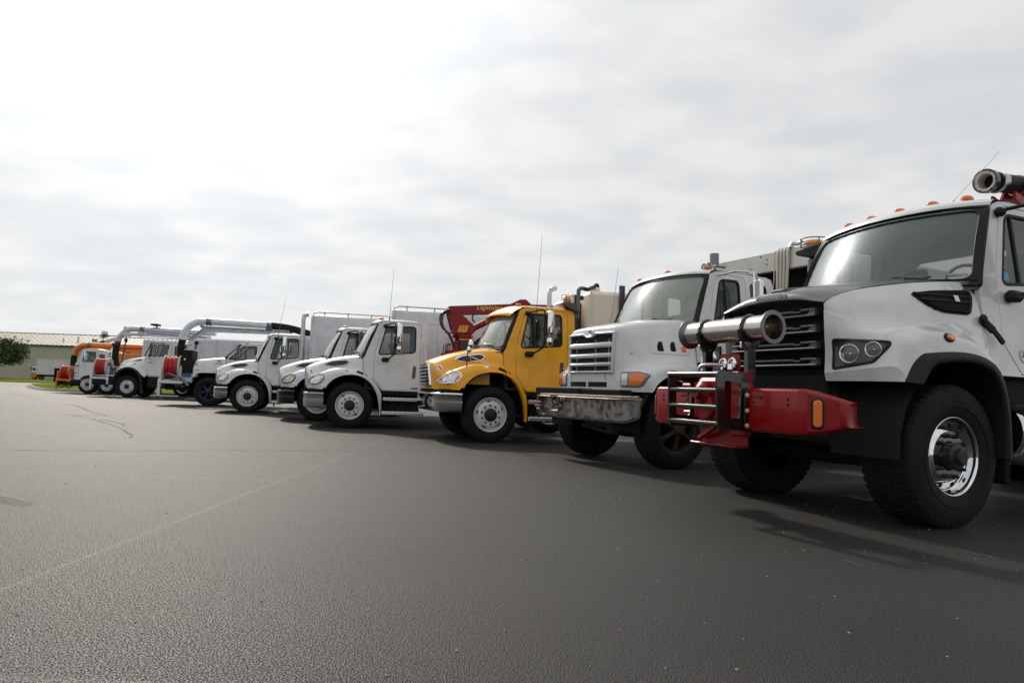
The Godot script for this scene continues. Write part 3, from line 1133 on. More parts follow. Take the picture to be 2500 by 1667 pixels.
func wheel_wells(t: Node3D, cx: float, cy: float, r: float, z0: float, z1: float, y_end := 0.55) -> void:
	for sg in [1.0, -1.0]:
		var rows := []
		for k in 13:
			var a := lerpf(-0.12, PI + 0.12, k / 12.0)
			rows.append([Vector3(cx + cos(a) * r, cy + sin(a) * r, sg * z0), Vector3(cx + cos(a) * r, cy + sin(a) * r, sg * z1)])
		var s := Shape.new()
		s.grid(rows, sg > 0)
		var inner := [Vector3(cx - r, y_end, sg * z0)]
		for k in 13:
			inner.append(rows[12 - k][0])
		for k in range(1, inner.size() - 1):
			s.tri(inner[0], inner[k], inner[k + 1], true)
		put(t, "wheel_well", s, M.under_black)


func seat_and_wheel(t: Node3D, dx: float, dy: float, xr: float) -> void:
	box_part(t, "cab_floor", Vector3((0.3 + xr) / 2 + dx, 0.9 + dy, 0), Vector3(xr - 0.36, 0.06, 1.9), M.interior)
	box_part(t, "firewall", Vector3(0.34 + dx, 1.25 + dy, 0), Vector3(0.06, 0.72, 1.86), M.interior)
	var s := Shape.new()
	var prof := []
	for p in curve([Vector2(0.36, 1.62), Vector2(0.5, 1.67), Vector2(0.7, 1.66), Vector2(0.78, 1.58), Vector2(0.74, 1.4), Vector2(0.6, 1.2)], 4):
		prof.append([Vector3(p.x + dx, p.y + dy, -0.93), Vector3(p.x + dx, p.y + dy + 0.02, 0), Vector3(p.x + dx, p.y + dy, 0.3), Vector3(p.x + dx, p.y + dy + 0.06, 0.5), Vector3(p.x + dx, p.y + dy, 0.75), Vector3(p.x + dx, p.y + dy, 0.93)])
	s.grid(prof)
	put(t, "dashboard", s, M.dash_grey)
	s = Shape.new()
	var ring := []
	for k in 25:
		var a := TAU * k / 24
		ring.append(Vector3(0.93 + dx, 1.74 + dy, 0.5) + Vector3(-0.5, 0.86, 0) * sin(a) * 0.23 + Vector3(0, 0, 1) * cos(a) * 0.23)
	s.tube(ring, 0.016, 8, false)
	s.tube([ring[0], Vector3(0.91 + dx, 1.72 + dy, 0.5), ring[12]], 0.014, 6)
	s.tube([Vector3(0.91 + dx, 1.72 + dy, 0.5), Vector3(0.7 + dx, 1.5 + dy, 0.5)], 0.04, 8)
	put(t, "steering_wheel", s, M.interior)
	for z in [0.5, -0.5]:
		s = Shape.new()
		s.box(Vector3(1.28 + dx, 1.3 + dy, z), Vector3(0.5, 0.16, 0.5), 0.05)
		var old := s.xf
		s.xf = Transform3D(Basis(Vector3.BACK, -0.14), Vector3(1.52 + dx, 1.62 + dy, z))
		s.box(Vector3.ZERO, Vector3(0.14, 0.66, 0.48), 0.05)
		s.box(Vector3(0.0, 0.42, 0), Vector3(0.1, 0.17, 0.28), 0.04)
		s.xf = old
		put(t, "seat", s, M.seat_cloth)


func windshield_at(dx: float, dy: float) -> Callable:
	return func(s: float, t: float, d: float) -> Vector3:
		var a := Vector3(0.0 + 0.25 * s * s, 1.665 - 0.045 * s * s, 1.0 * s)
		var b := Vector3(0.4 + 0.165 * s * s, 2.43 - 0.03 * s * s, 0.895 * s)
		var p := a.lerp(b, t)
		p.x += dx - 0.025 * sin(PI * t)
		p.y += dy
		return p + Vector3(-0.86 + 0.1 * s * s, 0.45, 0.35 * s) * d


# The conventional cab: sides with doors, roof, back wall, windshield, interior.
func cab(t: Node3D, paint: Material, dx: float, dy: float, o := {}) -> void:
	var xr: float = o.get("rear", 1.68)
	var dr: float = o.get("door_rear", 1.535)
	var outline := v2s([o.get("low_corner", [0.26, 1.12]), [0.25, 1.585], [0.275, 1.62], [0.57, 2.4], [0.66, 2.445], [0.8, 2.465], [xr - 0.13, 2.465], [xr - 0.03, 2.44], [xr, 2.36], [xr, 0.88], [xr - 0.02, 0.86]] + o.get("low_front", [[0.7, 0.86], [0.46, 1.12]]))
	var door := v2s([[0.485, 1.15], [0.5, 1.72], [0.632, 2.28], [0.68, 2.37], [0.76, 2.415], [dr - 0.05, 2.415], [dr, 2.37], [dr, 0.878], [0.715, 0.878]])
	var win := rpoly(v2s([[0.578, 1.668], [0.735, 2.335], [dr - 0.125, 2.35], [dr - 0.118, 1.745]]), 0.085, 5)
	var quarter := rpoly(v2s([[dr + 0.12, 1.98], [dr + 0.1, 2.33], [xr - 0.16, 2.33], [xr - 0.12, 2.05]]), 0.06)
	for sg in [1.0, -1.0]:
		var fn := func(u: float, v: float, d: float) -> Vector3: return Vector3(u + dx, v + dy, sg * (1.05 - 0.095 * (v - 0.86) + d))
		var s := Shape.new()
		s.slab(outline, [door, quarter] if o.has("quarter") else [door], fn, -0.05, 0.0, 0.004)
		put(t, "cab_side", s, paint)
		var panel: Array = Shape.inset(Shape.wound(door, true), 0.004)
		s = Shape.new()
		s.slab(panel, [win], fn, -0.045, 0.002, 0.005)
		var dn := put(t, "door", s, paint)
		s = Shape.new()
		var big: Array = Shape.inset(Shape.wound(win, true), -0.012)
		s.slab(big, [Shape.inset(Shape.wound(win, true), 0.018)], fn, -0.03, 0.006, 0.004)
		if o.get("divider", false):
			s.slab(v2s([[0.84, 1.69], [0.875, 1.69], [0.845, 2.345], [0.81, 2.345]]), [], fn, -0.025, 0.003, 0.003)
		put(dn, "window_seal", s, M.black_plastic)
		put(dn, "window", poly_sheet(win, fn, -0.012), M.glass)
		s = Shape.new()
		s.slab(Shape.inset(Shape.wound(door, true), -0.03), [Shape.inset(Shape.wound(door, true), 0.04)], fn, -0.07, -0.05, 0.002)
		put(dn, "door_seal", s, M.under_black)
		if o.has("quarter"):
			s = Shape.new()
			s.slab(Shape.inset(Shape.wound(quarter, true), -0.01), [Shape.inset(Shape.wound(quarter, true), 0.015)], fn, -0.03, 0.005, 0.003)
			put(t, "quarter_window_seal", s, M.black_plastic)
			put(t, "quarter_window", poly_sheet(quarter, fn, -0.014), M.glass)
		# handle: a dark recess with a pull across it
		s = Shape.new()
		s.slab(rpoly(v2s([[dr - 0.185, 1.15], [dr - 0.105, 1.15], [dr - 0.085, 1.44], [dr - 0.165, 1.44]]), 0.04), [], fn, -0.02, 0.006, 0.004)
		s.slab(v2s([[dr - 0.15, 1.2], [dr - 0.118, 1.2], [dr - 0.108, 1.4], [dr - 0.14, 1.4]]), [], fn, 0.0, 0.022, 0.006)
		put(dn, "handle", s, M.gloss_black)
		s = Shape.new()
		s.slab(v2s([[dr - 0.2, 0.915], [dr - 0.04, 0.915], [dr - 0.04, 0.945], [dr - 0.2, 0.945]]), [], fn, -0.01, 0.004, 0.002)
		put(dn, "lower_vent", s, M.black_plastic)
		# grab rail behind the door
		if not o.has("quarter"):
			var zz: float = sg * 0.985
			tube_part(t, "grab_rail", [Vector3(xr - 0.07 + dx, 1.2 + dy, zz), Vector3(xr - 0.07 + dx, 1.22 + dy, zz + sg * 0.06), Vector3(xr - 0.07 + dx, 1.98 + dy, zz + sg * 0.0), Vector3(xr - 0.07 + dx, 2.0 + dy, zz - sg * 0.05)], 0.012, M.aluminium, 8)
	# roof
	var table := []
	for r in [[0.385, 0.17, 2.40, 2.435], [0.415, 0.16, 2.437, 2.478], [0.53, 0.12, 2.461, 2.528], [0.85, 0.0, 2.466, 2.55], [xr - 0.4, 0.0, 2.466, 2.54], [xr - 0.14, 0.0, 2.456, 2.505], [xr - 0.03, 0.0, 2.41, 2.44], [xr + 0.004, 0.0, 2.33, 2.34]]:
		var row := []
		for k in 13:
			var z := lerpf(-1.0, 1.0, k / 12.0)
			z = signf(z) * pow(absf(z), 0.8)
			row.append(Vector3(r[0] + r[1] * z * z + dx, lerpf(r[3], r[2], pow(absf(z), 3.0)) + dy, z * 0.9))
		table.append(row)
	var sh := Shape.new()
	sh.grid(cgrid(table, 3, 1), true)
	put(t, "roof", sh, paint)
	# back wall
	var fb := func(u: float, v: float, d: float) -> Vector3: return Vector3(xr - 0.01 + d + dx, v + dy, u)
	sh = Shape.new()
	var bw := rpoly(v2s([[-0.55, 1.75], [0.55, 1.75], [0.55, 2.2], [-0.55, 2.2]]), 0.08)
	sh.slab(v2s([[-1.035, 0.88], [1.035, 0.88], [0.975, 1.65], [0.9, 2.38], [-0.9, 2.38], [-0.975, 1.65]]), [bw], fb, -0.04, 0.01, 0.01)
	put(t, "back_wall", sh, paint)
	put(t, "rear_window", poly_sheet(bw, fb, 0.0), M.glass)
	# windshield
	var W := windshield_at(dx, dy)
	var band: float = o.get("band", 0.06)
	var hole := fine(rpoly(v2s([[-1 + band, band * 1.1], [1 - band, band * 1.1], [1 - band, 1 - band * 0.9], [-1 + band, 1 - band * 0.9]]), 0.1), 0.16)
	sh = Shape.new()
	sh.slab(fine(rpoly(v2s([[-1, 0], [1, 0], [1, 1], [-1, 1]]), 0.06), 0.16), [hole], W, -0.03, 0.012, 0.006)
	var fr := put(t, "windshield_frame", sh, M.black_plastic)
	var rows := []
	for i in 7:
		var row := []
		for j in 17:
			row.append(W.call(lerpf(-0.98, 0.98, j / 16.0), lerpf(0.02, 0.98, i / 6.0), -0.004))
		rows.append(row)
	sh = Shape.new()
	sh.grid(rows)
	rows = []  # the inner face of the pane
	for i in 7:
		var row := []
		for j in 17:
			row.append(W.call(lerpf(-0.98, 0.98, j / 16.0), lerpf(0.02, 0.98, i / 6.0), -0.011))
		rows.append(row)
	sh.grid(rows)
	put(t, "windshield", sh, M[o.get("glass", "sky_sheen_glass")])
	# cowl below the glass, wipers
	rows = []
	for q in [[0.03, 0.02, 0.0], [0.0, -0.03, 0.02], [-0.1, -0.06, 0.0], [-0.22, -0.14, 0.0], [-0.3, -0.4, 0.0]]:
		var row := []
		for j in 13:
			var p: Vector3 = W.call(lerpf(-0.97, 0.97, j / 12.0) * (1.0 if q[0] > -0.05 else 0.74), 0.0, q[2])
			row.append(p + Vector3(q[0], q[1], 0))
		rows.append(row)
	sh = Shape.new()
	sh.grid(rows, true)
	put(t, "cowl", sh, M.hood_black if o.get("dark_cowl", false) else M.black_plastic)
	for z in [0.62, -0.1]:
		sh = Shape.new()
		sh.tube([W.call(z, 0.0, 0.05), W.call(z, 0.06, 0.06), W.call(z - 0.28, 0.1, 0.05)], 0.009, 6)
		sh.tube([W.call(z - 0.62, 0.075, 0.028), W.call(z - 0.3, 0.1, 0.032), W.call(z + 0.02, 0.1, 0.028)], 0.012, 6)
		put(fr, "wiper", sh, M.gloss_black)
	seat_and_wheel(t, dx, dy, xr)
	# amber clearance lamps along the front of the roof
	for z in o.get("lamps", [-0.62, -0.31, 0.0, 0.31, 0.62]):
		sh = Shape.new()
		sh.ball(Vector3(0.575 + 0.12 * z * z + dx, lerpf(2.545, 2.505, z * z) + dy, z), Vector3(0.06, 0.028, 0.045), 12)
		put(t, "clearance_lamp", sh, M.amber)


func side_mirror(t: Node3D, dx: float, dy: float, shell: Material, far_too := true) -> void:
	for sg in ([1.0, -1.0] if far_too else [1.0]):
		var fl := func(x: float, y: float, z: float) -> Vector3: return Vector3(x + dx, y + dy, sg * z)
		var o := Node3D.new()
		o.name = "side_mirror" if not t.has_node("side_mirror") else "side_mirror_001"
		t.add_child(o)
		tube_part(o, "arm", [fl.call(0.72, 2.33, 0.9), fl.call(0.76, 2.36, 0.98), fl.call(0.86, 2.39, 1.2), fl.call(0.92, 2.38, 1.26), fl.call(0.94, 2.3, 1.28), fl.call(0.94, 1.76, 1.28), fl.call(0.92, 1.68, 1.24), fl.call(0.83, 1.6, 1.12), fl.call(0.76, 1.575, 1.02)], 0.017, M.black_plastic, 8)
		var s := Shape.new()
		s.box(fl.call(0.74, 1.565, 1.03), Vector3(0.17, 0.1, 0.1), 0.03)
		s.box(fl.call(0.715, 2.335, 0.94), Vector3(0.1, 0.08, 0.08), 0.025)
		put(o, "bracket", s, M.black_plastic)
		s = Shape.new()
		var rows := []
		for q in [[2.37, 0.55], [2.355, 0.85], [2.3, 1.0], [2.1, 1.0], [1.96, 0.98], [1.92, 0.8], [1.91, 0.4]]:
			var row := []
			for k in 17:
				var a := TAU * (k % 16) / 16
				var ca := cos(a)
				var sa := sin(a)
				row.append(fl.call(1.02 + signf(ca) * pow(absf(ca), 0.6) * 0.06 * q[1], q[0], 1.3 + signf(sa) * pow(absf(sa), 0.6) * 0.115 * q[1]))
			rows.append(row)
		s.grid(rows, sg > 0)
		put(o, "mirror_shell", s, shell)
		s = Shape.new()
		s.ball(fl.call(1.02, 1.8, 1.3), Vector3(0.065, 0.1, 0.105), 14)
		put(o, "convex_mirror", s, shell)
		s = Shape.new()
		s.box(fl.call(1.082, 2.13, 1.3), Vector3(0.006, 0.36, 0.19), 0.002)
		put(o, "mirror_glass", s, M.chrome)


func whip_antenna(t: Node3D, base: Vector3, tip: Vector3) -> void:
	var s := Shape.new()
	s.tube([base, base.lerp(tip, 0.08)], 0.014, 8)
	s.tube([base.lerp(tip, 0.07), base.lerp(tip, 0.55), tip], 0.0055, 6, true, 0.003)
	put(t, "antenna", s, M.grey_metal)


func both_sides(half: Array) -> Array:  # a half sheet from the middle outwards, with its mirror image
	var out := []
	var m := mirrored(half)
	for i in half.size():
		var r: Array = m[i].duplicate()
		r.reverse()
		r.pop_back()
		out.append(r + half[i])
	return out


func patch(t: Node, called: String, fn: Callable, poly: Array, d: float, m: Material, holes: Array = [], bev := 0.004, back := -0.01) -> MeshInstance3D:
	var s := Shape.new()
	if holes.is_empty():
		s.skin(fine(poly, 0.045), fn, back, d, bev, 0.045)
	else:
		s.slab(fine(poly, 0.03), holes.map(func(h): return fine(h, 0.03)), fn, back, d, bev, false)
	return put(t, called, s, m)


# ---------------------------------------------------------------- the medium conventional truck (four of them in the row)
func medium_hood(dy: float) -> Array:
	var t := tab([
		[[-1.02, 0.86, 0], [-1.01, 0.86, 0.3], [-0.98, 0.86, 0.5], [-0.93, 0.85, 0.7], [-0.86, 0.85, 0.88], [-0.78, 0.85, 1.0], [-0.68, 0.85, 1.1], [-0.6, 0.85, 1.16]],
		[[-1.04, 1.1, 0], [-1.03, 1.1, 0.3], [-1.0, 1.1, 0.5], [-0.95, 1.06, 0.7], [-0.88, 1.02, 0.88], [-0.8, 0.98, 1.0], [-0.68, 0.93, 1.11], [-0.585, 0.87, 1.165]],
		[[-1.05, 1.31, 0], [-1.04, 1.31, 0.3], [-1.01, 1.29, 0.5], [-0.95, 1.22, 0.7], [-0.88, 1.12, 0.86], [-0.79, 1.06, 0.99], [-0.66, 0.99, 1.12], [-0.57, 0.885, 1.17]],
		[[-1.0, 1.385, 0], [-0.99, 1.38, 0.3], [-0.95, 1.36, 0.52], [-0.88, 1.28, 0.7], [-0.8, 1.165, 0.85], [-0.72, 1.14, 0.99], [-0.6, 1.05, 1.13], [-0.55, 0.9, 1.175]],
		[[-0.82, 1.465, 0], [-0.82, 1.46, 0.3], [-0.8, 1.43, 0.55], [-0.76, 1.35, 0.7], [-0.7, 1.21, 0.83], [-0.62, 1.225, 0.99], [-0.52, 1.14, 1.14], [-0.49, 0.965, 1.18]],
		[[-0.55, 1.555, 0], [-0.55, 1.55, 0.31], [-0.54, 1.52, 0.58], [-0.52, 1.43, 0.72], [-0.48, 1.265, 0.82], [-0.42, 1.31, 1.0], [-0.37, 1.22, 1.15], [-0.36, 1.09, 1.18]],
		[[-0.28, 1.625, 0], [-0.27, 1.615, 0.33], [-0.25, 1.585, 0.62], [-0.25, 1.48, 0.75], [-0.24, 1.305, 0.84], [-0.2, 1.335, 1.02], [-0.18, 1.25, 1.15], [-0.18, 1.17, 1.18]],
		[[-0.1, 1.665, 0], [-0.08, 1.655, 0.35], [0.0, 1.62, 0.69], [0.02, 1.5, 0.84], [0.03, 1.32, 0.91], [0.05, 1.3, 1.04], [0.05, 1.235, 1.15], [0.05, 1.195, 1.18]],
		[[0.0, 1.68, 0], [0.04, 1.672, 0.36], [0.18, 1.64, 0.79], [0.238, 1.52, 0.965], [0.245, 1.35, 1.0], [0.255, 1.24, 1.05], [0.26, 1.185, 1.14], [0.26, 1.15, 1.17]],
	])
	for r in t:
		for i in r.size():
			r[i].y += dy
	return cgrid(t, 4, 4)


func sweep(rows_plan: Array, section: Array) -> Array:  # plan: Vector3 (x, 0, z) with its outward side in front; section: Vector2 (out, y)
	var rows := []
	for s in section:
		var row := []
		for i in rows_plan.size():
			var a: Vector3 = rows_plan[maxi(i - 1, 0)]
			var b: Vector3 = rows_plan[mini(i + 1, rows_plan.size() - 1)]
			var d := (b - a).normalized()
			row.append(rows_plan[i] + Vector3(-d.z, 0, d.x) * s.x + Vector3(0, s.y, 0))
		rows.append(row)
	return rows


var medium_drapes := []


func full_plan(half: Array, n := 5) -> Array:  # (x, z) from the middle to the driver's side
	var h := curve(v2s(half), n)
	var out := []
	for i in range(h.size() - 1, 0, -1):
		out.append(Vector3(h[i].x, 0, -h[i].y))
	for p in h:
		out.append(Vector3(p.x, 0, p.y))
	return out


func medium_truck(called: String, label: String, at: Vector3, turn: float, o: Dictionary) -> Node3D:
	var t := thing(called, label, "truck", at, turn, "trucks parked in the row")
	var paint: Material = o.paint
	var dy: float = o.get("raise", 0.0)
	var fancy: bool = o.get("fancy", false)
	chassis(t, o.get("length", 5.2), o.get("axle", 4.2), 0.51, false, 0.6 + dy)
	for z in [1.1, -1.1]:
		wheel(t, Vector3(0, 0.51, z), "steel", 0.51, 0.28, o.get("holes", 2))
	wheel_wells(t, 0.04, 0.53 + dy, 0.655, 0.52, 1.15)
	var half := medium_hood(dy)
	var s := Shape.new()
	s.grid(both_sides(half))
	# the tail of each fender behind the wheel
	for sg in [1.0, -1.0]:
		var rows := []
		for q in [[0.255, 1.15, 0.27, 1.245], [0.36, 1.1, 0.38, 1.175], [0.46, 1.0, 0.5, 1.07], [0.535, 0.885, 0.61, 0.94], [0.595, 0.76, 0.69, 0.8], [0.64, 0.6, 0.705, 0.62], [0.66, 0.45, 0.705, 0.45], [0.665, 0.31, 0.69, 0.3]]:
			rows.append([Vector3(q[0], q[1] + dy, sg * 1.02), Vector3(q[0], q[1] + dy, sg * 1.165), Vector3(q[0] + 0.012, q[1] + dy, sg * 1.18), Vector3(lerpf(q[0], q[2], 0.6), lerpf(q[1], q[3], 0.6) + dy, sg * 1.165), Vector3(q[2], q[3] + dy, sg * 1.06), Vector3(q[2], q[3] + dy, sg * 0.98)])
		s.grid(rows, sg < 0)
	# a rolled lip round the arch
	for sg in [1.0, -1.0]:
		var lip := []
		for p in curve(v2s([[-0.535, 0.88], [-0.49, 0.965], [-0.36, 1.09], [-0.18, 1.17], [0.05, 1.195], [0.26, 1.15], [0.46, 1.0], [0.595, 0.76], [0.66, 0.45], [0.665, 0.3]]), 4):
			lip.append(Vector3(p.x, p.y + dy, sg * 1.172))
		s.tube(lip, 0.011, 6)
	var hood := put(t, "hood", s, paint)
	# dark seam between hood and cab
	box_part(t, "hood_gap", Vector3(0.25, 1.35 + dy, 0), Vector3(0.03, 0.5, 1.86), M.under_black)
	if medium_drapes.is_empty():
		medium_drapes = [drape(medium_hood(0.0)), drape(medium_hood(0.0), true)]
	var side: Callable = medium_drapes[0]
	var front: Callable = medium_drapes[1]
	for sg in [1.0, -1.0]:
		var fn := func(u: float, v: float, d: float) -> Vector3:
			var p: Vector3 = side.call(u, v, d)
			return Vector3(p.x, p.y + dy, p.z * sg)
		# headlamp: bezel, reflector bowl, amber corner, clear cover
		var eye := rpoly(v2s([[-0.945, 0.985], [-0.83, 0.95], [-0.66, 0.975], [-0.565, 1.07], [-0.585, 1.17], [-0.7, 1.185], [-0.84, 1.115]]), 0.06)
		var lamp := Node3D.new()
		lamp.name = "headlight" if sg > 0 else "headlight_001"
		t.add_child(lamp)
		patch(lamp, "bezel", fn, Shape.inset(Shape.wound(eye, true), -0.012), 0.014, M.chrome if fancy else (M.black_plastic if o.get("dull", false) else M.grey_metal), [Shape.inset(Shape.wound(eye, true), 0.012)], 0.006)
		patch(lamp, "reflector", fn, eye, 0.002, M.haze_lens if o.get("dull", false) else M.reflector)
		patch(lamp, "turn_signal", fn, rpoly(v2s([[-0.7, 0.99], [-0.64, 0.995], [-0.58, 1.08], [-0.61, 1.115], [-0.66, 1.07]]), 0.02), 0.01, M.amber_bright if o.get("dull", false) else M.amber)
		for q in [[-0.84, 1.03], [-0.745, 1.07]]:
			if not o.get("dull", false):
				patch(lamp, "bulb_bowl", fn, circle(Vector2(q[0], q[1]), 0.034, 12, 0.045), 0.008, M.bumper_chrome)
		put(lamp, "cover", poly_sheet(fine(Shape.inset(Shape.wound(eye, true), 0.006), 0.08), fn, 0.016), M.clear_glass)
		# air intake on the hood side
		var vent := rpoly(v2s([[-0.63, 1.4], [-0.42, 1.362], [-0.14, 1.405], [-0.05, 1.48], [-0.12, 1.525], [-0.45, 1.49]]), 0.07)
		var vn := patch(t, "hood_vent", fn, Shape.inset(Shape.wound(vent, true), -0.012), 0.014, M.chrome if fancy else M.reel_cream, [Shape.inset(Shape.wound(vent, true), 0.012)], 0.006)
		patch(vn, "vent_mesh", fn, vent, 0.003, M.under_black)
		for k in 5:
			var y := 1.395 + k * 0.024
			var x0 := -0.58 + k * 0.03 if k > 0 else -0.52
			patch(vn, "slat", fn, v2s([[x0, y], [-0.17 + k * 0.022, y + 0.006], [-0.17 + k * 0.022, y + 0.013], [x0, y + 0.007]]), 0.011, M.grey_metal, [], 0.002, 0.0)
		if o.get("decal", true):
			var dc := patch(t, "round_decal", fn, circle(Vector2(-0.885, 1.245), 0.048, 20, 0.052), 0.004, M.sticker_white, [], 0.001, 0.0)
			patch(dc, "red_mark", fn, v2s([[-0.915, 1.28], [-0.885, 1.275], [-0.875, 1.25], [-0.855, 1.225], [-0.87, 1.205], [-0.895, 1.215], [-0.9, 1.245], [-0.92, 1.26]]), 0.006, M.sticker_red, [], 0.001, 0.003)
		patch(t, "marker_lamp", fn, circle(Vector2(-0.1, 1.285), 0.045, 16, 0.022), 0.016, M.chrome if fancy else M.haze_lens, [], 0.008)
		var latch := Shape.new()
		var l0: Vector3 = Vector3(0.13, 1.275 + dy, sg * 1.1)
		var l1: Vector3 = Vector3(0.36, 1.175 + dy, sg * 1.11)
		latch.bar(l0, l0.lerp(l1, 0.55), 0.03, 0.045, 0.008)
		latch.bar(l0.lerp(l1, 0.45), l1, 0.02, 0.028, 0.006)
		put(t, "hood_latch", latch, M.black_plastic)
	# grille
	var gp := rpoly(v2s([[-0.47, 0.9], [0.47, 0.9], [0.42, 1.32], [-0.42, 1.32]]), 0.03)
	var ff := func(u: float, v: float, d: float) -> Vector3:
		var p: Vector3 = front.call(absf(u), v, 0.0)
		return Vector3(p.x - d, p.y + dy, u)
	var gr := patch(t, "grille", ff, gp, 0.006, M.under_black, [], 0.002)
	patch(gr, "surround", ff, Shape.inset(Shape.wound(gp, true), -0.014), 0.03, M.chrome if fancy else M.silver_bumper, [Shape.inset(Shape.wound(gp, true), 0.016)], 0.008)
	for k in 6:
		var y := 0.935 + k * 0.066
		var w := lerpf(0.455, 0.42, k / 5.0)
		patch(gr, "bar", ff, v2s([[-w, y], [w, y], [w, y + 0.03], [-w, y + 0.03]]), 0.03, M.chrome if fancy else M.silver_bumper, [], 0.008, 0.0)
	for k in 7:
		var z := -0.36 + k * 0.12
		patch(gr, "upright", ff, v2s([[z - 0.006, 0.91], [z + 0.006, 0.91], [z + 0.006, 1.31], [z - 0.006, 1.31]]), 0.02, M.grey_metal, [], 0.002, 0.0)
	patch(t, "nose_emblem", ff, circle(Vector2(0, 1.355), 0.1, 20, 0.022), 0.012, M.chrome, [], 0.004)
	# bumper
	var plan := full_plan([[-1.055, 0], [-1.05, 0.35], [-1.03, 0.7], [-0.97, 0.95], [-0.84, 1.13], [-0.7, 1.2], [-0.565, 1.22]])
	s = Shape.new()
	s.grid(sweep(plan, v2s([[-0.12, 0.755], [-0.03, 0.78], [0.0, 0.772], [0.012, 0.752], [0.012, 0.742], [0.0, 0.733], [0.008, 0.62], [0.0, 0.49], [-0.02, 0.44], [-0.1, 0.43]], 0.0, dy * 1.2)), true)
	var bp := put(t, "bumper", s, o.bumper)
	for z in ([0.95, 0.62, -0.62, -0.95] if fancy else []):
		box_part(bp, "bolt", Vector3(-1.06 if absf(z) < 0.9 else -0.985, 0.6 + dy, z), Vector3(0.02, 0.03, 0.03), M.chrome, 0.006)
	box_part(t, "bumper_backing", Vector3(-0.78, 0.62 + dy, 0), Vector3(0.3, 0.3, 1.9), M.under_black, 0.02)
	box_part(t, "radiator", Vector3(-0.72, 1.0 + dy, 0), Vector3(0.12, 0.6, 1.1), M.engine_dark, 0.01)
	# a dark gap strip between hood and bumper
	box_part(t, "gap_panel", Vector3(-0.75, 0.815 + dy, 0), Vector3(0.34, 0.09, 2.1), M.under_black, 0.01)
	cab(t, paint, 0.0, dy, {"divider": fancy, "lamps": o.get("lamps", [-0.62, -0.31, 0.0, 0.31, 0.62])})
	side_mirror(t, 0.0, dy, o.get("mirror", M.chrome))
	# steps and what hangs below the doors
	for sg in [1.0, -1.0]:
		for q in [[0.67, 0.72, 1.56, 1.02, 0.07], [0.36, 0.7, 1.64, 1.1, 0.075]]:
			s = Shape.new()
			s.box(Vector3((q[1] + q[2]) / 2, q[0] + dy, sg * (q[3] + 0.02)), Vector3(q[2] - q[1], q[4], 0.2), 0.012)
			for k in 9:
				s.box(Vector3(lerpf(q[1], q[2], (k + 0.5) / 9.0), q[0] + q[4] / 2 + dy + 0.004, sg * (q[3] + 0.02)), Vector3(0.05, 0.012, 0.16), 0.003)
			put(t, "step", s, M.aluminium)
		box_part(t, "battery_box", Vector3(1.15, 0.52 + dy, sg * 0.8), Vector3(0.8, 0.32, 0.34), M.under_black, 0.03)
		box_part(t, "dark_sill", Vector3(1.15, 0.81 + dy, sg * 0.86), Vector3(0.9, 0.09, 0.3), M.under_black, 0.01)
		box_part(t, "mud_flap", Vector3(0.78, 0.4, sg * 1.0), Vector3(0.02, 0.36, 0.3), M.black_plastic, 0.004)
	return t


func box_body(t: Node3D, x0: float, x1: float, y0: float, y1: float, zh: float, rail: bool) -> void:
	# a tall aluminium cargo body with a rounded top edge, corner posts, panel seams and a roof rail
	var s := Shape.new()
	var rows := []
	for x in [x0, x0 + 0.02, x1 - 0.02, x1]:
		var k := 0.02 if x == x0 or x == x1 else 0.0
		var row := []
		for p in [[zh - k, y0 + k], [zh - k, y1 - 0.1], [zh - 0.02 - k, y1 - 0.05], [zh - 0.07, y1 - 0.01 - k], [zh - 0.14, y1 - k], [-zh + 0.14, y1 - k], [-zh + 0.07, y1 - 0.01 - k], [-zh + 0.02 + k, y1 - 0.05], [-zh + k, y1 - 0.1], [-zh + k, y0 + k]]:
			row.append(Vector3(x, p[1], p[0]))
		rows.append(row)
	s.grid(rows, true)
	for e in [0, 3]:
		var mid := Vector3(rows[e][0].x, (y0 + y1) / 2, 0)
		for k in 9:
			if e == 0:
				s.tri(mid, rows[e][k + 1], rows[e][k], true)
			else:
				s.tri(mid, rows[e][k], rows[e][k + 1], true)
	var body := put(t, "cargo_body", s, M.box_white)
	s = Shape.new()
	for z in [zh, -zh]:
		s.box(Vector3(x0 + 0.03, (y0 + y1) / 2 - 0.05, z), Vector3(0.07, y1 - y0 - 0.1, 0.03), 0.012)
		s.box(Vector3((x0 + x1) / 2, y0 + 0.04, z), Vector3(x1 - x0, 0.09, 0.03), 0.012)
	put(body, "frame_trim", s, M.box_white)
	for k in 3:
		var x := lerpf(x0, x1, (k + 1) / 4.0)
		box_part(body, "panel_seam", Vector3(x, (y0 + y1) / 2, zh + 0.001), Vector3(0.012, y1 - y0 - 0.3, 0.006), M.aluminium, 0.001)
	box_part(body, "long_seam", Vector3((x0 + x1) / 2, y1 - 0.36, zh + 0.001), Vector3(x1 - x0 - 0.1, 0.01, 0.006), M.aluminium, 0.001)
	if rail:
		s = Shape.new()
		var z := zh - 0.06
		s.tube([Vector3(x0 + 0.05, y1 - 0.25, zh + 0.02), Vector3(x0 + 0.06, y1 + 0.02, zh), Vector3(x0 + 0.12, y1 + 0.07, z), Vector3(x0 + 0.2, y1 + 0.085, z), Vector3(x1, y1 + 0.085, z)], 0.022, 8)
		for k in 7:
			var x := lerpf(x0 + 0.4, x1 - 0.1, k / 6.0)
			s.box(Vector3(x, y1 + 0.03, z), Vector3(0.04, 0.1, 0.02), 0.004)
			s.ball(Vector3(x, y1 + 0.09, z), Vector3(0.035, 0.03, 0.03), 8)
		put(body, "roof_rail", s, M.aluminium)


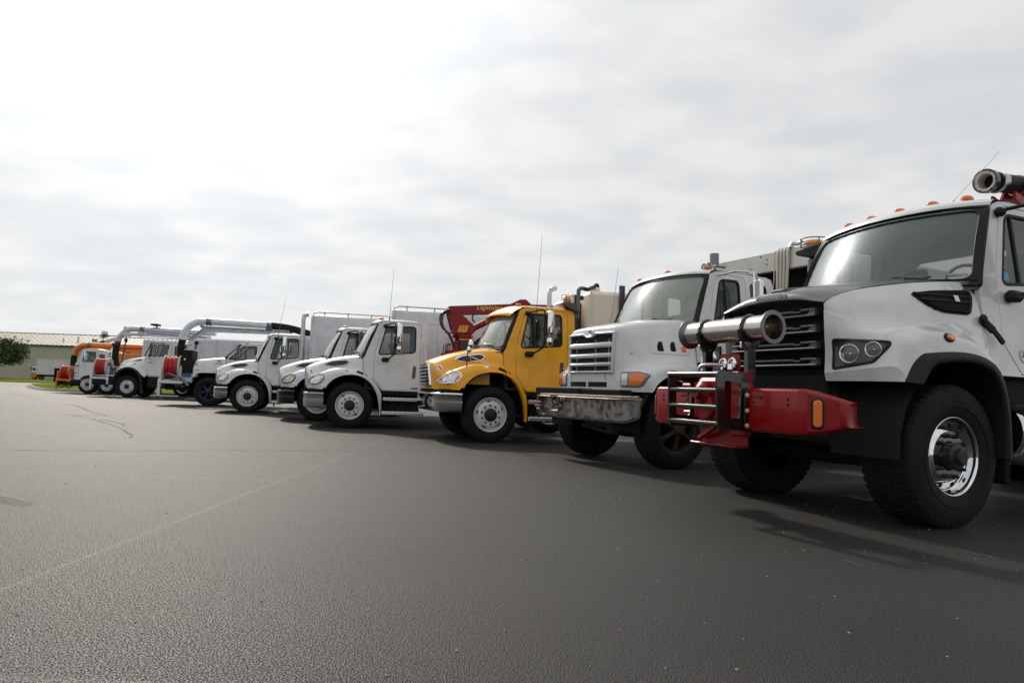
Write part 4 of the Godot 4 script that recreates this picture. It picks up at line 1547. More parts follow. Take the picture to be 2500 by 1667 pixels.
func exhaust_stack(t: Node3D, x: float, z: float, y0: float, y1: float, r := 0.065) -> void:
	var s := Shape.new()
	s.tube(curve([Vector3(x, y0, z), Vector3(x, y0 + 0.3, z), Vector3(x, y1 - 0.16, z), Vector3(x + 0.02, y1 - 0.07, z), Vector3(x + 0.08, y1 - 0.015, z), Vector3(x + 0.15, y1, z)], 4), r, 16, false)
	s.tube(curve([Vector3(x + 0.15, y1, z), Vector3(x + 0.08, y1 - 0.015, z), Vector3(x + 0.02, y1 - 0.07, z)], 4), r * 0.88, 16, false)
	put(t, "exhaust_stack", s, M.aluminium)


func yellow_truck() -> void:
	var t := medium_truck("yellow_truck", "bright yellow conventional truck with a sun visor and chrome bumper", Vector3(-0.68, 0, -13.52), 17.5, {"paint": M.yellow_paint, "raise": 0.09, "fancy": true, "bumper": M.bumper_chrome, "holes": 5, "length": 6.4, "axle": 5.0, "lamps": [0.62, -0.62]})
	# painted sun visor over the windshield
	var dy := 0.09
	var rows := []
	for q in [[0.58, 2.462, 1.0], [0.5, 2.46, 1.0], [0.38, 2.425, 1.0], [0.28, 2.365, 0.99], [0.225, 2.3, 0.97], [0.222, 2.282, 0.965], [0.24, 2.277, 0.955], [0.32, 2.34, 0.94], [0.42, 2.4, 0.92]]:
		var row := []
		for k in 15:
			var z := lerpf(-0.9, 0.9, k / 14.0)
			row.append(Vector3(q[0] + 0.2 * z * z, q[1] + dy + 0.05 * (1 - z * z) - 0.03 * z * z * z * z, z * q[2]))
		rows.append(row)
	var s := Shape.new()
	s.grid(rows, true)
	put(t, "sun_visor", s, M.yellow_paint)
	# cross-view mirror on the fender
	s = Shape.new()
	var o := Node3D.new()
	o.name = "fender_mirror"
	t.add_child(o)
	tube_part(o, "post", [Vector3(-0.46, 1.22, 1.03), Vector3(-0.46, 1.64, 1.06), Vector3(-0.43, 1.72, 1.06)], 0.011, M.gloss_black, 8)
	tube_part(o, "brace", [Vector3(-0.45, 1.57, 1.06), Vector3(0.07, 1.38, 1.09)], 0.009, M.chrome, 8)
	tube_part(o, "brace", [Vector3(-0.43, 1.58, 1.05), Vector3(-0.35, 1.45, 0.98)], 0.007, M.chrome, 8)
	s.ball(Vector3(-0.4, 1.77, 1.06), Vector3(0.05, 0.09, 0.08), 14)
	put(o, "mirror_bowl", s, M.chrome)
	s = Shape.new()
	s.ball(Vector3(-0.43, 1.67, 1.06), Vector3(0.045, 0.06, 0.06), 12)
	put(o, "mirror_bowl", s, M.chrome)
	whip_antenna(t, Vector3(0.86, 2.42, 1.0), Vector3(0.93, 3.93, 1.0))
	exhaust_stack(t, 1.76, -0.72, 1.2, 3.22, 0.052)
	box_part(t, "wheel_arch_flap", Vector3(-0.2, 1.17, 0.8), Vector3(0.5, 0.24, 0.02), M.yellow_paint)
	# behind the cab: two poly water tanks held by black straps
	for q in [[1.95, 3.55]]:
		for zz in [[0.04, 1.08], [-1.08, -0.04]]:
			s = Shape.new()
			s.box(Vector3((q[0] + q[1]) / 2, 2.2, (zz[0] + zz[1]) / 2), Vector3(q[1] - q[0], 1.5, zz[1] - zz[0]), 0.07)
			var tk := put(t, "water_tank", s, M.tank_poly)
			s = Shape.new()
			s.lathe([Vector2(0, 0.1), Vector2(0.12, 0.1), Vector2(0.14, 0.08), Vector2(0.14, 0.0)], Vector3(2.24, 2.94, (zz[0] + zz[1]) / 2 + 0.05), Vector3.UP, 24)
			put(tk, "filler_neck", s, M.tank_poly)
	for x in [2.58, 3.3]:
		s = Shape.new()
		s.box(Vector3(x, 2.24, 1.11), Vector3(0.1, 1.68, 0.05), 0.006)
		s.box(Vector3(x - 0.04, 2.24, 1.14), Vector3(0.014, 1.68, 0.03), 0.003)
		s.box(Vector3(x + 0.04, 2.24, 1.14), Vector3(0.014, 1.68, 0.03), 0.003)
		put(t, "tank_strap", s, M.gloss_black)
	for z in [0.0]:
		box_part(t, "tank_strap", Vector3(1.93, 2.1, 0.56), Vector3(0.04, 1.3, 0.07), M.gloss_black, 0.006)
		box_part(t, "ratchet", Vector3(1.9, 2.35, 0.56), Vector3(0.06, 0.16, 0.1), M.gloss_black, 0.02)
	box_part(t, "flat_bed", Vector3(4.0, 1.3, 0), Vector3(4.4, 0.22, 2.3), M.black_plastic)
	# beacon on a bracket, riser pipe and hose to the tank
	s = Shape.new()
	s.bar(Vector3(1.72, 1.2, 0.86), Vector3(1.72, 2.86, 0.86), 0.09, 0.1)
	put(t, "post", s, M.gloss_black)
	box_part(t, "work_lamp", Vector3(1.79, 2.8, 0.98), Vector3(0.1, 0.09, 0.08), M.gloss_black, 0.03)
	s = Shape.new()
	s.slab(v2s([[1.35, 2.66], [1.72, 2.5], [1.76, 2.5], [1.76, 2.66], [1.52, 2.7]]), [], func(u: float, v: float, d: float) -> Vector3: return Vector3(u, v, 0.86 + d), -0.13, 0.13, 0.01)
	put(t, "beacon_bracket", s, M.gloss_black)
	beacon(t, Vector3(1.53, 2.69, 0.86), 0.075, 0.13)
	s = Shape.new()
	s.tube(curve([Vector3(1.72, 2.55, 0.98), Vector3(1.72, 2.88, 0.98), Vector3(1.73, 2.96, 0.98), Vector3(1.8, 2.99, 0.97)], 4), 0.04, 12)
	put(t, "riser_pipe", s, M.pvc_grey)
	s = Shape.new()
	s.tube(curve([Vector3(1.79, 2.99, 0.97), Vector3(1.95, 2.985, 0.9), Vector3(2.1, 3.05, 0.75), Vector3(2.24, 3.1, 0.62)], 5), 0.038, 12)
	s.ball(Vector3(2.26, 3.11, 0.61), Vector3(0.065, 0.065, 0.065))
	put(t, "hose", s, M.black_plastic)


func beacon(t: Node3D, at: Vector3, r: float, h: float, cage := true) -> void:
	var o := Node3D.new()
	o.name = "beacon"
	t.add_child(o)
	var s := Shape.new()
	s.lathe([Vector2(0, r * 1.02), Vector2(0.025, r * 1.02), Vector2(0.03, r * 0.98)], at, Vector3.UP, 24)
	put(o, "base", s, M.grey_metal)
	s = Shape.new()
	s.lathe([Vector2(0.03, r * 0.97), Vector2(h * 0.4, r * 0.97), Vector2(h * 0.45, r * 0.92), Vector2(h * 0.5, r * 0.97), Vector2(h * 0.9, r * 0.95), Vector2(h, r * 0.8), Vector2(h, 0.0)], at, Vector3.UP, 28)
	put(o, "lens", s, M.amber_bright)
	if cage:
		s = Shape.new()
		for y in [h * 0.4, h * 1.15]:
			var ring := []
			for k in 25:
				ring.append(at + Vector3(cos(TAU * k / 24) * r * 1.3, y, sin(TAU * k / 24) * r * 1.3))
			s.tube(ring, r * 0.06, 6, false)
		for k in 4:
			var d := Vector3(cos(TAU * (k + 0.3) / 4) * r * 1.3, 0, sin(TAU * (k + 0.3) / 4) * r * 1.3)
			s.tube([at + d, at + d + Vector3(0, h * 1.15, 0)], r * 0.06, 6)
		put(o, "cage", s, M.gloss_black)


func loader_crane(t: Node3D) -> void:
	# a grapple loader on the frame behind the cab, boom folded to the rear
	var R: Material = M.crane_red
	var s := Shape.new()
	var face := func(z: float) -> Callable: return func(u: float, v: float, d: float) -> Vector3: return Vector3(u, v, z + d)
	s.slab(rpoly(v2s([[2.2, 2.94], [2.24, 2.96], [3.74, 3.1], [3.99, 3.23], [4.14, 3.24], [4.28, 3.12], [6.2, 3.2], [6.2, 2.95], [3.74, 2.86], [2.53, 2.77], [2.25, 2.75]]), 0.02), [], face.call(0.2), -0.13, 0.13, 0.012)
	var boom := put(t, "crane_boom", s, R)
	words(boom, "lettering", "Lightning", 0.13, M.letter_yellow, Vector3(3.22, 2.97, 0.334), Basis(Vector3.BACK, 0.045), 0.003, "Droid Serif", true)
	s = Shape.new()
	for z in [0.36, 0.04]:
		s.slab(rpoly(v2s([[2.16, 2.88], [2.4, 2.9], [2.55, 2.76], [2.86, 2.5], [2.84, 2.3], [2.36, 2.3], [2.3, 2.42]]), 0.03), [], face.call(z), -0.02, 0.02, 0.006)
	s.box(Vector3(2.5, 2.5, 0.2), Vector3(0.34, 0.4, 0.3), 0.02)
	s.tube([Vector3(2.28, 2.83, -0.02), Vector3(2.28, 2.83, 0.42)], 0.06, 14)
	var mast := put(t, "crane_mast", s, R)
	var sign_fn := func(u: float, v: float, d: float) -> Vector3: return Vector3(u, v, 0.383 + d)
	var sg := patch(mast, "maker_plate", sign_fn, v2s([[2.44, 2.335], [2.66, 2.335], [2.715, 2.5], [2.5, 2.5]]), 0.004, M.sticker_yellow, [], 0.001, 0.0)
	words(sg, "lettering", "PI", 0.13, M.sticker_red, Vector3(2.575, 2.435, 0.389), Basis(), 0.002, "Droid Serif", true)
	s = Shape.new()
	s.tube([Vector3(2.85, 2.45, 0.2), Vector3(3.42, 2.76, 0.2)], 0.075, 14)
	s.tube([Vector3(3.4, 2.75, 0.2), Vector3(3.8, 2.93, 0.2)], 0.04, 12)
	s.ball(Vector3(2.83, 2.44, 0.2), Vector3(0.1, 0.1, 0.16))
	put(t, "lift_cylinder", s, R)
	s = Shape.new()
	s.lathe([Vector2(0.9, 0.26), Vector2(1.98, 0.26), Vector2(1.98, 0.19), Vector2(2.2, 0.19), Vector2(2.2, 0.25), Vector2(2.28, 0.25), Vector2(2.28, 0.0)], Vector3(2.6, 0, 0.2), Vector3.UP, 28)
	s.box(Vector3(2.6, 1.75, 0.34), Vector3(0.5, 0.7, 0.3), 0.02)
	s.box(Vector3(2.6, 1.0, 0), Vector3(0.7, 0.5, 2.1), 0.03)
	put(t, "crane_pedestal", s, R)
	var cool := box_part(t, "oil_cooler", Vector3(2.66, 1.9, 0.51), Vector3(0.36, 0.46, 0.03), M.black_plastic, 0.006)
	for k in 9:
		box_part(cool, "fin", Vector3(2.66, 1.72 + k * 0.044, 0.53), Vector3(0.32, 0.014, 0.02), M.grey_metal, 0.003)
	box_part(cool, "warning_strip", Vector3(2.66, 2.145, 0.52), Vector3(0.36, 0.05, 0.02), M.sticker_orange, 0.003)
	# control stand with levers
	s = Shape.new()
	s.box(Vector3(2.33, 1.75, 0.5), Vector3(0.34, 0.24, 0.3), 0.015)
	s.box(Vector3(2.12, 1.7, 0.56), Vector3(0.14, 0.18, 0.26), 0.015)
	s.box(Vector3(2.3, 1.3, 0.5), Vector3(0.3, 0.7, 0.24), 0.015)
	var cs := put(t, "control_stand", s, R)
	for q in [[2.1, 0.45], [2.14, 0.6], [2.18, 0.5], [2.22, 0.62], [2.38, 0.45]]:
		s = Shape.new()
		s.tube([Vector3(q[0], 1.76, q[1]), Vector3(q[0] + 0.02, 1.98, q[1]), Vector3(q[0] + 0.07, 2.02, q[1])], 0.012, 6)
		s.ball(Vector3(q[0] + 0.08, 2.02, q[1]), Vector3(0.03, 0.018, 0.02), 8)
		put(cs, "lever", s, M.gloss_black)
	for k in 3:
		s = Shape.new()
		s.tube(curve([Vector3(2.22, 2.86, 0.34 + k * 0.05), Vector3(2.07 - k * 0.03, 2.72, 0.4 + k * 0.05), Vector3(2.08 - k * 0.02, 2.45, 0.42 + k * 0.04), Vector3(2.24, 2.25, 0.4 + k * 0.03), Vector3(2.36, 2.0, 0.36 + k * 0.03), Vector3(2.4, 1.8, 0.34)], 5), 0.028, 8)
		put(t, "hydraulic_hose", s, M.gloss_black)
	s = Shape.new()
	s.tube(curve([Vector3(2.84, 2.8, 0.3), Vector3(2.8, 2.7, 0.34), Vector3(2.86, 2.58, 0.34)], 5), 0.02, 8)
	put(t, "hydraulic_hose", s, M.gloss_black)
	box_part(t, "hose_tray", Vector3(2.3, 2.3, 0.4), Vector3(0.3, 0.02, 0.2), R, 0.004)
	# the grapple lying on the deck: a dark brush of tines with chain
	s = Shape.new()
	s.tube(curve([Vector3(2.9, 1.95, 0.5), Vector3(3.1, 2.12, 0.45), Vector3(3.35, 2.2, 0.4)], 4), 0.15, 14)
	put(t, "grapple_head", s, M.under_black)
	s = Shape.new()
	for k in 9:
		s.ball(Vector3(2.92 + k * 0.012, 2.08 - k * 0.035, 0.66), Vector3(0.018, 0.012, 0.018), 6)
	put(t, "chain", s, M.aluminium)
	box_part(t, "deck", Vector3(4.2, 1.2, 0), Vector3(3.4, 0.2, 2.2), R, 0.02)


func medium_trucks() -> void:
	yellow_truck()
	var a := medium_truck("loader_truck", "white truck with grey steel bumper and a folded red loader crane behind its cab", Vector3(-3.8, 0, -16.35), 12, {"paint": M.white_paint, "bumper": M.silver_bumper, "holes": 2, "axle": 4.6, "length": 6.0})
	whip_antenna(a, Vector3(0.79, 2.45, 0.93), Vector3(0.84, 3.66, 0.93))
	loader_crane(a)
	var c := medium_truck("box_truck", "white truck with black bumper and cloudy headlights half hidden behind the loader truck", Vector3(-5.27, 0, -18.85), 14, {"paint": M.white_paint, "bumper": M.gloss_black, "mirror": M.gloss_black, "dull": true, "decal": false, "axle": 4.4, "length": 6.2})
	box_body(c, 1.8, 6.8, 1.05, 3.03, 1.2, true)
	var s := Shape.new()
	s.lathe([Vector2(0, 0.015), Vector2(0.35, 0.02), Vector2(0.42, 0.03), Vector2(0.47, 0.06)], Vector3(1.55, 2.62, 0.6), Vector3.LEFT, 12)
	s.box(Vector3(1.35, 2.57, 0.6), Vector3(0.04, 0.1, 0.04), 0.006)
	put(c, "air_horn", s, M.aluminium)
	var b := medium_truck("box_truck", "white truck with chrome bumper, short curved exhaust stack and tall box body", Vector3(-8.32, 0, -22.06), 14, {"paint": M.white_paint, "bumper": M.bumper_chrome, "holes": 2, "axle": 4.4, "length": 6.2})
	box_body(b, 1.76, 6.6, 1.05, 3.13, 1.2, true)
	var fn := func(u: float, v: float, d: float) -> Vector3: return Vector3(u, v, 1.2 + d)
	var hatch := Shape.new()
	hatch.slab(rpoly(v2s([[1.93, 1.5], [2.47, 1.5], [2.47, 2.46], [1.93, 2.46]]), 0.05), [], fn, -0.01, 0.012, 0.006)
	put(b, "side_hatch", hatch, M.box_white)
	exhaust_stack(b, 1.52, 1.0, 1.0, 3.14)
	whip_antenna(b, Vector3(0.78, 2.45, 0.93), Vector3(0.96, 3.72, 0.93))


# ---------------------------------------------------------------- the big white truck at the right, with the red winch bumper
func vocational_hood() -> Array:
	return cgrid(creased(tab([
		[[-0.8, 1.13, 0.575], [-0.79, 1.13, 0.7], [-0.77, 1.13, 0.85], [-0.74, 1.13, 0.98], [-0.69, 1.13, 1.1], [-0.62, 1.13, 1.17]],
		[[-0.818, 1.195, 0.575], [-0.808, 1.205, 0.7], [-0.79, 1.22, 0.85], [-0.76, 1.235, 0.98], [-0.7, 1.24, 1.11], [-0.6, 1.15, 1.17]],
		[[-0.81, 1.36, 0.575], [-0.795, 1.37, 0.7], [-0.765, 1.37, 0.85], [-0.72, 1.36, 0.99], [-0.65, 1.33, 1.11], [-0.555, 1.225, 1.17]],
		[[-0.82, 1.52, 0.575], [-0.8, 1.515, 0.72], [-0.745, 1.505, 0.87], [-0.67, 1.49, 1.0], [-0.57, 1.43, 1.13], [-0.5, 1.305, 1.175]],
		[[-0.83, 1.7, 0.577], [-0.79, 1.64, 0.7], [-0.66, 1.545, 0.86], [-0.55, 1.548, 1.02], [-0.44, 1.475, 1.14], [-0.42, 1.345, 1.175]],
		[[-0.815, 1.79, 0.59], [-0.72, 1.71, 0.725], [-0.53, 1.585, 0.86], [-0.4, 1.58, 1.04], [-0.3, 1.505, 1.15], [-0.3, 1.365, 1.175]],
		[[-0.6, 1.885, 0.665], [-0.5, 1.78, 0.79], [-0.3, 1.625, 0.88], [-0.15, 1.585, 1.05], [-0.08, 1.51, 1.15], [-0.08, 1.37, 1.175]],
		[[-0.12, 1.975, 0.755], [-0.06, 1.84, 0.855], [0.0, 1.645, 0.91], [0.1, 1.56, 1.06], [0.14, 1.485, 1.15], [0.16, 1.365, 1.175]],
		[[0.28, 2.025, 0.81], [0.3, 1.87, 0.91], [0.3, 1.665, 0.96], [0.32, 1.49, 1.08], [0.34, 1.42, 1.15], [0.4, 1.315, 1.175]],
		[[0.54, 2.045, 0.84], [0.55, 1.9, 0.94], [0.54, 1.7, 1.0], [0.5, 1.36, 1.1], [0.52, 1.28, 1.15], [0.53, 1.18, 1.17]],
		[[0.57, 2.045, 0.845], [0.58, 1.9, 0.945], [0.57, 1.69, 1.005], [0.575, 1.12, 1.1], [0.58, 1.07, 1.14], [0.585, 1.02, 1.16]],
	]), [1, 4], [2, 3]), 3, 4)


func winch_truck() -> Node3D:
	var t := thing("winch_truck", "large white truck nearest the camera, with black grille, red winch bumper and mirror polished wheel", "truck", Vector3(3.06, 0, -6.44), 25, "trucks parked in the row")
	var P: Material = M.white_paint
	chassis(t, 6.4, 4.9, 0.56, true, 0.78)
	wheel(t, Vector3(0, 0.563, 1.1), "chrome", 0.563, 0.4, 10)
	wheel(t, Vector3(0, 0.563, -1.1), "chrome", 0.563, 0.4, 10)
	wheel_wells(t, 0.0, 0.62, 0.665, 0.5, 1.12, 0.6)
	box_part(t, "firewall_panel", Vector3(0.62, 1.2, 0), Vector3(0.1, 0.9, 1.9), M.under_black)
	var half := vocational_hood()
	var s := Shape.new()
	s.grid(half)
	s.grid(mirrored(half), true)
	# the strip of paint that frames the grille, turned in towards it
	for sg in [1.0, -1.0]:
		var rows := []
		for i in range(0, 16):
			var p: Vector3 = half[i][0]
			rows.append([Vector3(p.x + 0.12, p.y, sg * (p.z - 0.012)), Vector3(p.x, p.y, sg * p.z)])
		s.grid(rows, sg < 0)
		s.grid([[Vector3(-0.8, 1.13, sg * 0.575), Vector3(-0.69, 1.13, sg * 1.1)], [Vector3(-0.6, 1.13, sg * 0.575), Vector3(-0.5, 1.13, sg * 1.1)]], sg > 0)
	var hood := put(t, "hood", s, P)
	# unpainted black top panel with two raised ribs
	var top := cgrid(tab([
		[[-0.7, 1.80, 0], [-0.7, 1.79, 0.3], [-0.7, 1.745, 0.57]],
		[[-0.815, 1.832, 0], [-0.815, 1.818, 0.3], [-0.822, 1.768, 0.58]],
		[[-0.83, 1.85, 0], [-0.83, 1.836, 0.3], [-0.83, 1.785, 0.585]],
		[[-0.8, 1.9, 0], [-0.8, 1.885, 0.31], [-0.8, 1.805, 0.6]],
		[[-0.7, 1.945, 0], [-0.69, 1.93, 0.33], [-0.68, 1.862, 0.63]],
		[[-0.45, 2.0, 0], [-0.45, 1.985, 0.36], [-0.45, 1.925, 0.69]],
		[[-0.1, 2.055, 0], [-0.1, 2.04, 0.4], [-0.1, 1.985, 0.755]],
		[[0.2, 2.095, 0], [0.22, 2.08, 0.43], [0.28, 2.033, 0.808]],
		[[0.34, 2.105, 0], [0.4, 2.09, 0.44], [0.56, 2.052, 0.842]],
	]), 4, 5)
	s = Shape.new()
	s.grid(both_sides(top))
	var panel := put(hood, "top_panel", s, M.hood_black)
	for sg in [1.0, -1.0]:
		s = Shape.new()
		var rows := []
		for q in [[-0.48, 0.0, 0.24, 0.34], [-0.4, 0.022, 0.23, 0.36], [-0.1, 0.03, 0.25, 0.42], [0.3, 0.03, 0.28, 0.5]]:
			var y: float = 1.975 + (q[0] + 0.45) * 0.155
			rows.append([Vector3(q[0], y, sg * q[2]), Vector3(q[0] + 0.05, y + q[1], sg * (q[2] + 0.05)), Vector3(q[0] + 0.05, y + q[1] - 0.01, sg * (q[3] - 0.05)), Vector3(q[0], y - 0.03, sg * q[3])])
		s.grid(rows, sg < 0)
		put(panel, "rib", s, M.hood_black)
	s = Shape.new()
	s.slab(rpoly(v2s([[-0.74, -0.1], [-0.4, -0.1], [-0.34, 0.0], [-0.4, 0.1], [-0.74, 0.1]]), 0.05), [], func(u: float, v: float, d: float) -> Vector3: return Vector3(u, 1.965 + (u + 0.6) * 0.15 + d, v), -0.02, 0.014, 0.012)
	put(panel, "scoop", s, M.gloss_black)
	# badge
	var bf := func(u: float, v: float, d: float) -> Vector3: return Vector3(-0.812 - d + (v - 1.87) * 0.45, v, -u)
	s = Shape.new()
	var oval := rpoly(v2s([[-0.175, 1.848], [0.175, 1.848], [0.165, 1.902], [-0.165, 1.902]]), 0.028)
	s.slab(oval, [Shape.inset(Shape.wound(oval, true), 0.009)], bf, -0.02, 0.016, 0.004)
	var badge := put(hood, "badge", s, M.chrome)
	s = Shape.new()
	s.slab(Shape.inset(Shape.wound(oval, true), 0.008), [], bf, -0.02, 0.008, 0.001)
	put(badge, "plate", s, M.aluminium)
	words(badge, "lettering", "FREIGHTLINER", 0.05, M.letter_black, Vector3(-0.827, 1.8755, 0), Basis(Vector3.UP, -PI / 2) * Basis(Vector3.RIGHT, -0.42), 0.003, "Droid Sans", true)
	# grille: a deep dark panel and four stepped bars
	s = Shape.new()
	s.slab(rpoly(v2s([[-0.58, 0.98], [0.58, 0.98], [0.58, 1.76], [0.3, 1.83], [-0.3, 1.83], [-0.58, 1.76]]), 0.02), [], func(u: float, v: float, d: float) -> Vector3: return Vector3(-0.7 - d, v, -u), -0.05, 0.0, 0.004)
	var gr := put(t, "grille", s, M.under_black)
	for k in 5:
		var y := 1.77 - k * 0.142
		box_part(gr, "back_bar", Vector3(-0.715, y - 0.075, 0), Vector3(0.03, 0.05, 1.08), M.black_plastic, 0.01)
	for k in 4:
		var y := 1.71 - k * 0.1395
		var zz := 0.475 + k * 0.006
		s = Shape.new()
		s.box(Vector3(-0.8, y - 0.03, 0), Vector3(0.05, 0.017, zz * 2), 0.006)
		s.box(Vector3(-0.795, y + 0.012, 0), Vector3(0.045, 0.02, 0.5), 0.006)
		for sg in [1.0, -1.0]:
			s.box(Vector3(-0.795, y + 0.004, sg * 0.285), Vector3(0.045, 0.014, 0.08), 0.004)
			s.box(Vector3(-0.795, y + 0.02, sg * (0.325 + zz) / 2), Vector3(0.05, 0.02, zz - 0.325), 0.006)
			s.slab(v2s([[zz - 0.1, y - 0.03], [zz, y - 0.03], [zz, y + 0.025], [zz - 0.04, y + 0.02]]), [], func(u: float, v: float, d: float) -> Vector3: return Vector3(-0.78 - d, v, u * sg), -0.02, 0.035, 0.005)
		put(gr, "bar", s, M.slat_grey)
	for z in [0.52, -0.52]:
		for k in 5:
			box_part(gr, "bracket", Vector3(-0.72, 1.72 - k * 0.135, z), Vector3(0.03, 0.07, 0.06), M.black_plastic, 0.012)
	box_part(t, "lower_grille_panel", Vector3(-0.74, 1.08, 0), Vector3(0.08, 0.2, 1.1), M.under_black, 0.02)
	# headlamps in their black pockets
	var side := drape(half)
	var front := drape(half, true)
	for sg in [1.0, -1.0]:
		var ff := func(u: float, v: float, d: float) -> Vector3:
			var p: Vector3 = front.call(u, v, 0.0)
			return Vector3(p.x - d, p.y, p.z * sg)
		var sf := func(u: float, v: float, d: float) -> Vector3:
			var p: Vector3 = side.call(u, v, d)
			return Vector3(p.x, p.y, p.z * sg)
		var eye := rpoly(v2s([[0.645, 1.215], [0.64, 1.475], [1.05, 1.445], [1.055, 1.4], [0.98, 1.27], [0.9, 1.255]]), 0.03)
		var hl := patch(t, "headlight", ff, eye, 0.012, M.black_plastic, [Shape.inset(Shape.wound(eye, true), 0.022)], 0.006)
		patch(hl, "pocket", ff, eye, 0.003, M.gloss_black)
		for q in [[0.79, 1.345, 0.075], [0.96, 1.375, 0.06]]:
			var c: Vector3 = ff.call(q[0], q[1], 0.0)
			s = Shape.new()
			var r: float = q[2]
			s.lathe([Vector2(-0.03, r * 1.02), Vector2(0.012, r * 1.02), Vector2(0.018, r * 0.94), Vector2(0.0, r * 0.88), Vector2(-0.045, r * 0.45), Vector2(-0.05, r * 0.2), Vector2(-0.01, r * 0.16), Vector2(-0.005, 0.0)], c + Vector3(-0.012, 0, 0), Vector3(-0.94, 0, 0.34 * sg), 22, true)
			put(hl, "lamp_bowl", s, M.chrome)
			s = Shape.new()
			s.lathe([Vector2(0.016, r * 0.95), Vector2(0.026, r * 0.6), Vector2(0.029, 0.0)], c + Vector3(-0.012, 0, 0), Vector3(-0.94, 0, 0.34 * sg), 22, true)
			put(hl, "lamp_glass", s, M.clear_glass)
		# side air intake
		var vent := rpoly(v2s([[-0.12, 1.885], [0.13, 1.925], [0.5, 1.955], [0.535, 1.92], [0.45, 1.73], [0.17, 1.735], [0.0, 1.79]]), 0.05)
		var vn := patch(t, "hood_vent", sf, vent, 0.018, M.black_plastic, [Shape.inset(Shape.wound(vent, true), 0.028)], 0.008)
		patch(vn, "vent_floor", sf, vent, 0.002, M.under_black)
		for y in [1.835, 1.885]:
			patch(vn, "slat", sf, v2s([[-0.06, y - 0.004], [0.49, y - 0.004], [0.495, y + 0.014], [-0.07, y + 0.014]]), 0.014, M.black_plastic, [], 0.004)
		for k in 5:
			patch(vn, "mesh_rib", sf, v2s([[0.07, 1.755 + k * 0.014], [0.42, 1.75 + k * 0.015], [0.42, 1.756 + k * 0.015], [0.07, 1.761 + k * 0.014]]), 0.006, M.black_plastic, [], 0.001)
		if sg > 0:
			var tg := patch(vn, "paper_tag", sf, v2s([[0.315, 1.838], [0.36, 1.838], [0.362, 1.89], [0.317, 1.89]]), 0.019, M.sticker_white, [], 0.001, 0.017)
			patch(tg, "tag_edge", sf, v2s([[0.312, 1.835], [0.364, 1.835], [0.366, 1.893], [0.314, 1.893]]), 0.018, M.sticker_red, [], 0.0005, 0.016)
		# amber side marker
		var mk := patch(t, "side_marker", sf, circle(Vector2(-0.13, 1.492), 0.062, 18, 0.035), 0.014, M.black_plastic, [], 0.006)
		patch(mk, "lens", sf, circle(Vector2(-0.122, 1.492), 0.044, 18, 0.026), 0.026, M.amber, [], 0.01)
		# black flare round the wheel arch
		var rows := []
		for q in [[-0.655, 1.125, -0.475, 1.115], [-0.59, 1.23, -0.44, 1.16], [-0.535, 1.3, -0.39, 1.22], [-0.47, 1.345, -0.31, 1.265], [-0.38, 1.362, -0.23, 1.282], [-0.08, 1.385, -0.05, 1.3], [0.16, 1.378, 0.16, 1.295], [0.36, 1.335, 0.33, 1.25], [0.48, 1.25, 0.43, 1.17], [0.55, 1.12, 0.49, 1.06], [0.59, 0.97, 0.525, 0.94], [0.61, 0.8, 0.545, 0.8], [0.62, 0.55, 0.55, 0.55]]:
			var a := Vector2(q[0], q[1])
			var b := Vector2(q[2], q[3])
			var row := []
			for w in [[0.0, 1.155], [0.0, 1.185], [0.12, 1.2], [0.75, 1.205], [0.92, 1.195], [1.0, 1.17], [1.0, 1.0]]:
				var p := a.lerp(b, w[0])
				row.append(Vector3(p.x, p.y, sg * w[1]))
			rows.append(row)
		s = Shape.new()
		s.grid(cgrid(rows, 3, 1), sg < 0)
		put(t, "fender_flare", s, M.black_plastic)
		# rubber hood latch
		s = Shape.new()
		s.bar(Vector3(0.53, 1.7, sg * 1.02), Vector3(0.63, 1.6, sg * 1.06), 0.03, 0.07, 0.015)
		s.bar(Vector3(0.61, 1.62, sg * 1.06), Vector3(0.71, 1.5, sg * 1.09), 0.025, 0.05, 0.01)
		s.ball(Vector3(0.535, 1.7, sg * 1.03), Vector3(0.045, 0.045, 0.03), 10)
		put(t, "hood_latch", s, M.black_plastic)
		# fuel tank and steps
		s = Shape.new()
		s.lathe([Vector2(0, 0.0), Vector2(0.0, 0.27), Vector2(0.02, 0.295), Vector2(0.05, 0.3), Vector2(1.2, 0.3), Vector2(1.24, 0.28), Vector2(1.25, 0.0)], Vector3(1.0, 0.76, sg * 0.8), Vector3.RIGHT, 40)
		for x in [1.22, 1.9]:
			s.lathe([Vector2(0, 0.302), Vector2(0, 0.308), Vector2(0.06, 0.308), Vector2(0.06, 0.302)], Vector3(x, 0.76, sg * 0.8), Vector3.RIGHT, 40)
		var tank := put(t, "fuel_tank", s, M.bumper_chrome)
		for q in [[0.96, 0.88], [0.5, 1.0]]:
			s = Shape.new()
			s.box(Vector3(1.55, q[0], sg * 1.08), Vector3(1.15, 0.05, 0.22), 0.01)
			for k in 14:
				s.box(Vector3(1.02 + k * 0.08, q[0] + 0.028, sg * 1.08), Vector3(0.05, 0.012, 0.18), 0.003)
			put(t, "step", s, M.grey_metal)
		box_part(t, "dark_sill", Vector3(1.6, 1.1, sg * 0.9), Vector3(1.5, 0.22, 0.16), M.under_black, 0.02)  # dark block added to darken the bright gap below the cab
		box_part(t, "splash_panel", Vector3(0.74, 0.72, sg * 0.9), Vector3(0.05, 0.8, 0.4), M.under_black, 0.02)
	cab(t, P, 0.33, 0.37, {"divider": true, "band": 0.075, "dark_cowl": true, "lamps": [], "low_front": [[0.3, 0.86]], "low_corner": [0.255, 0.98], "glass": "windshield_glass"})
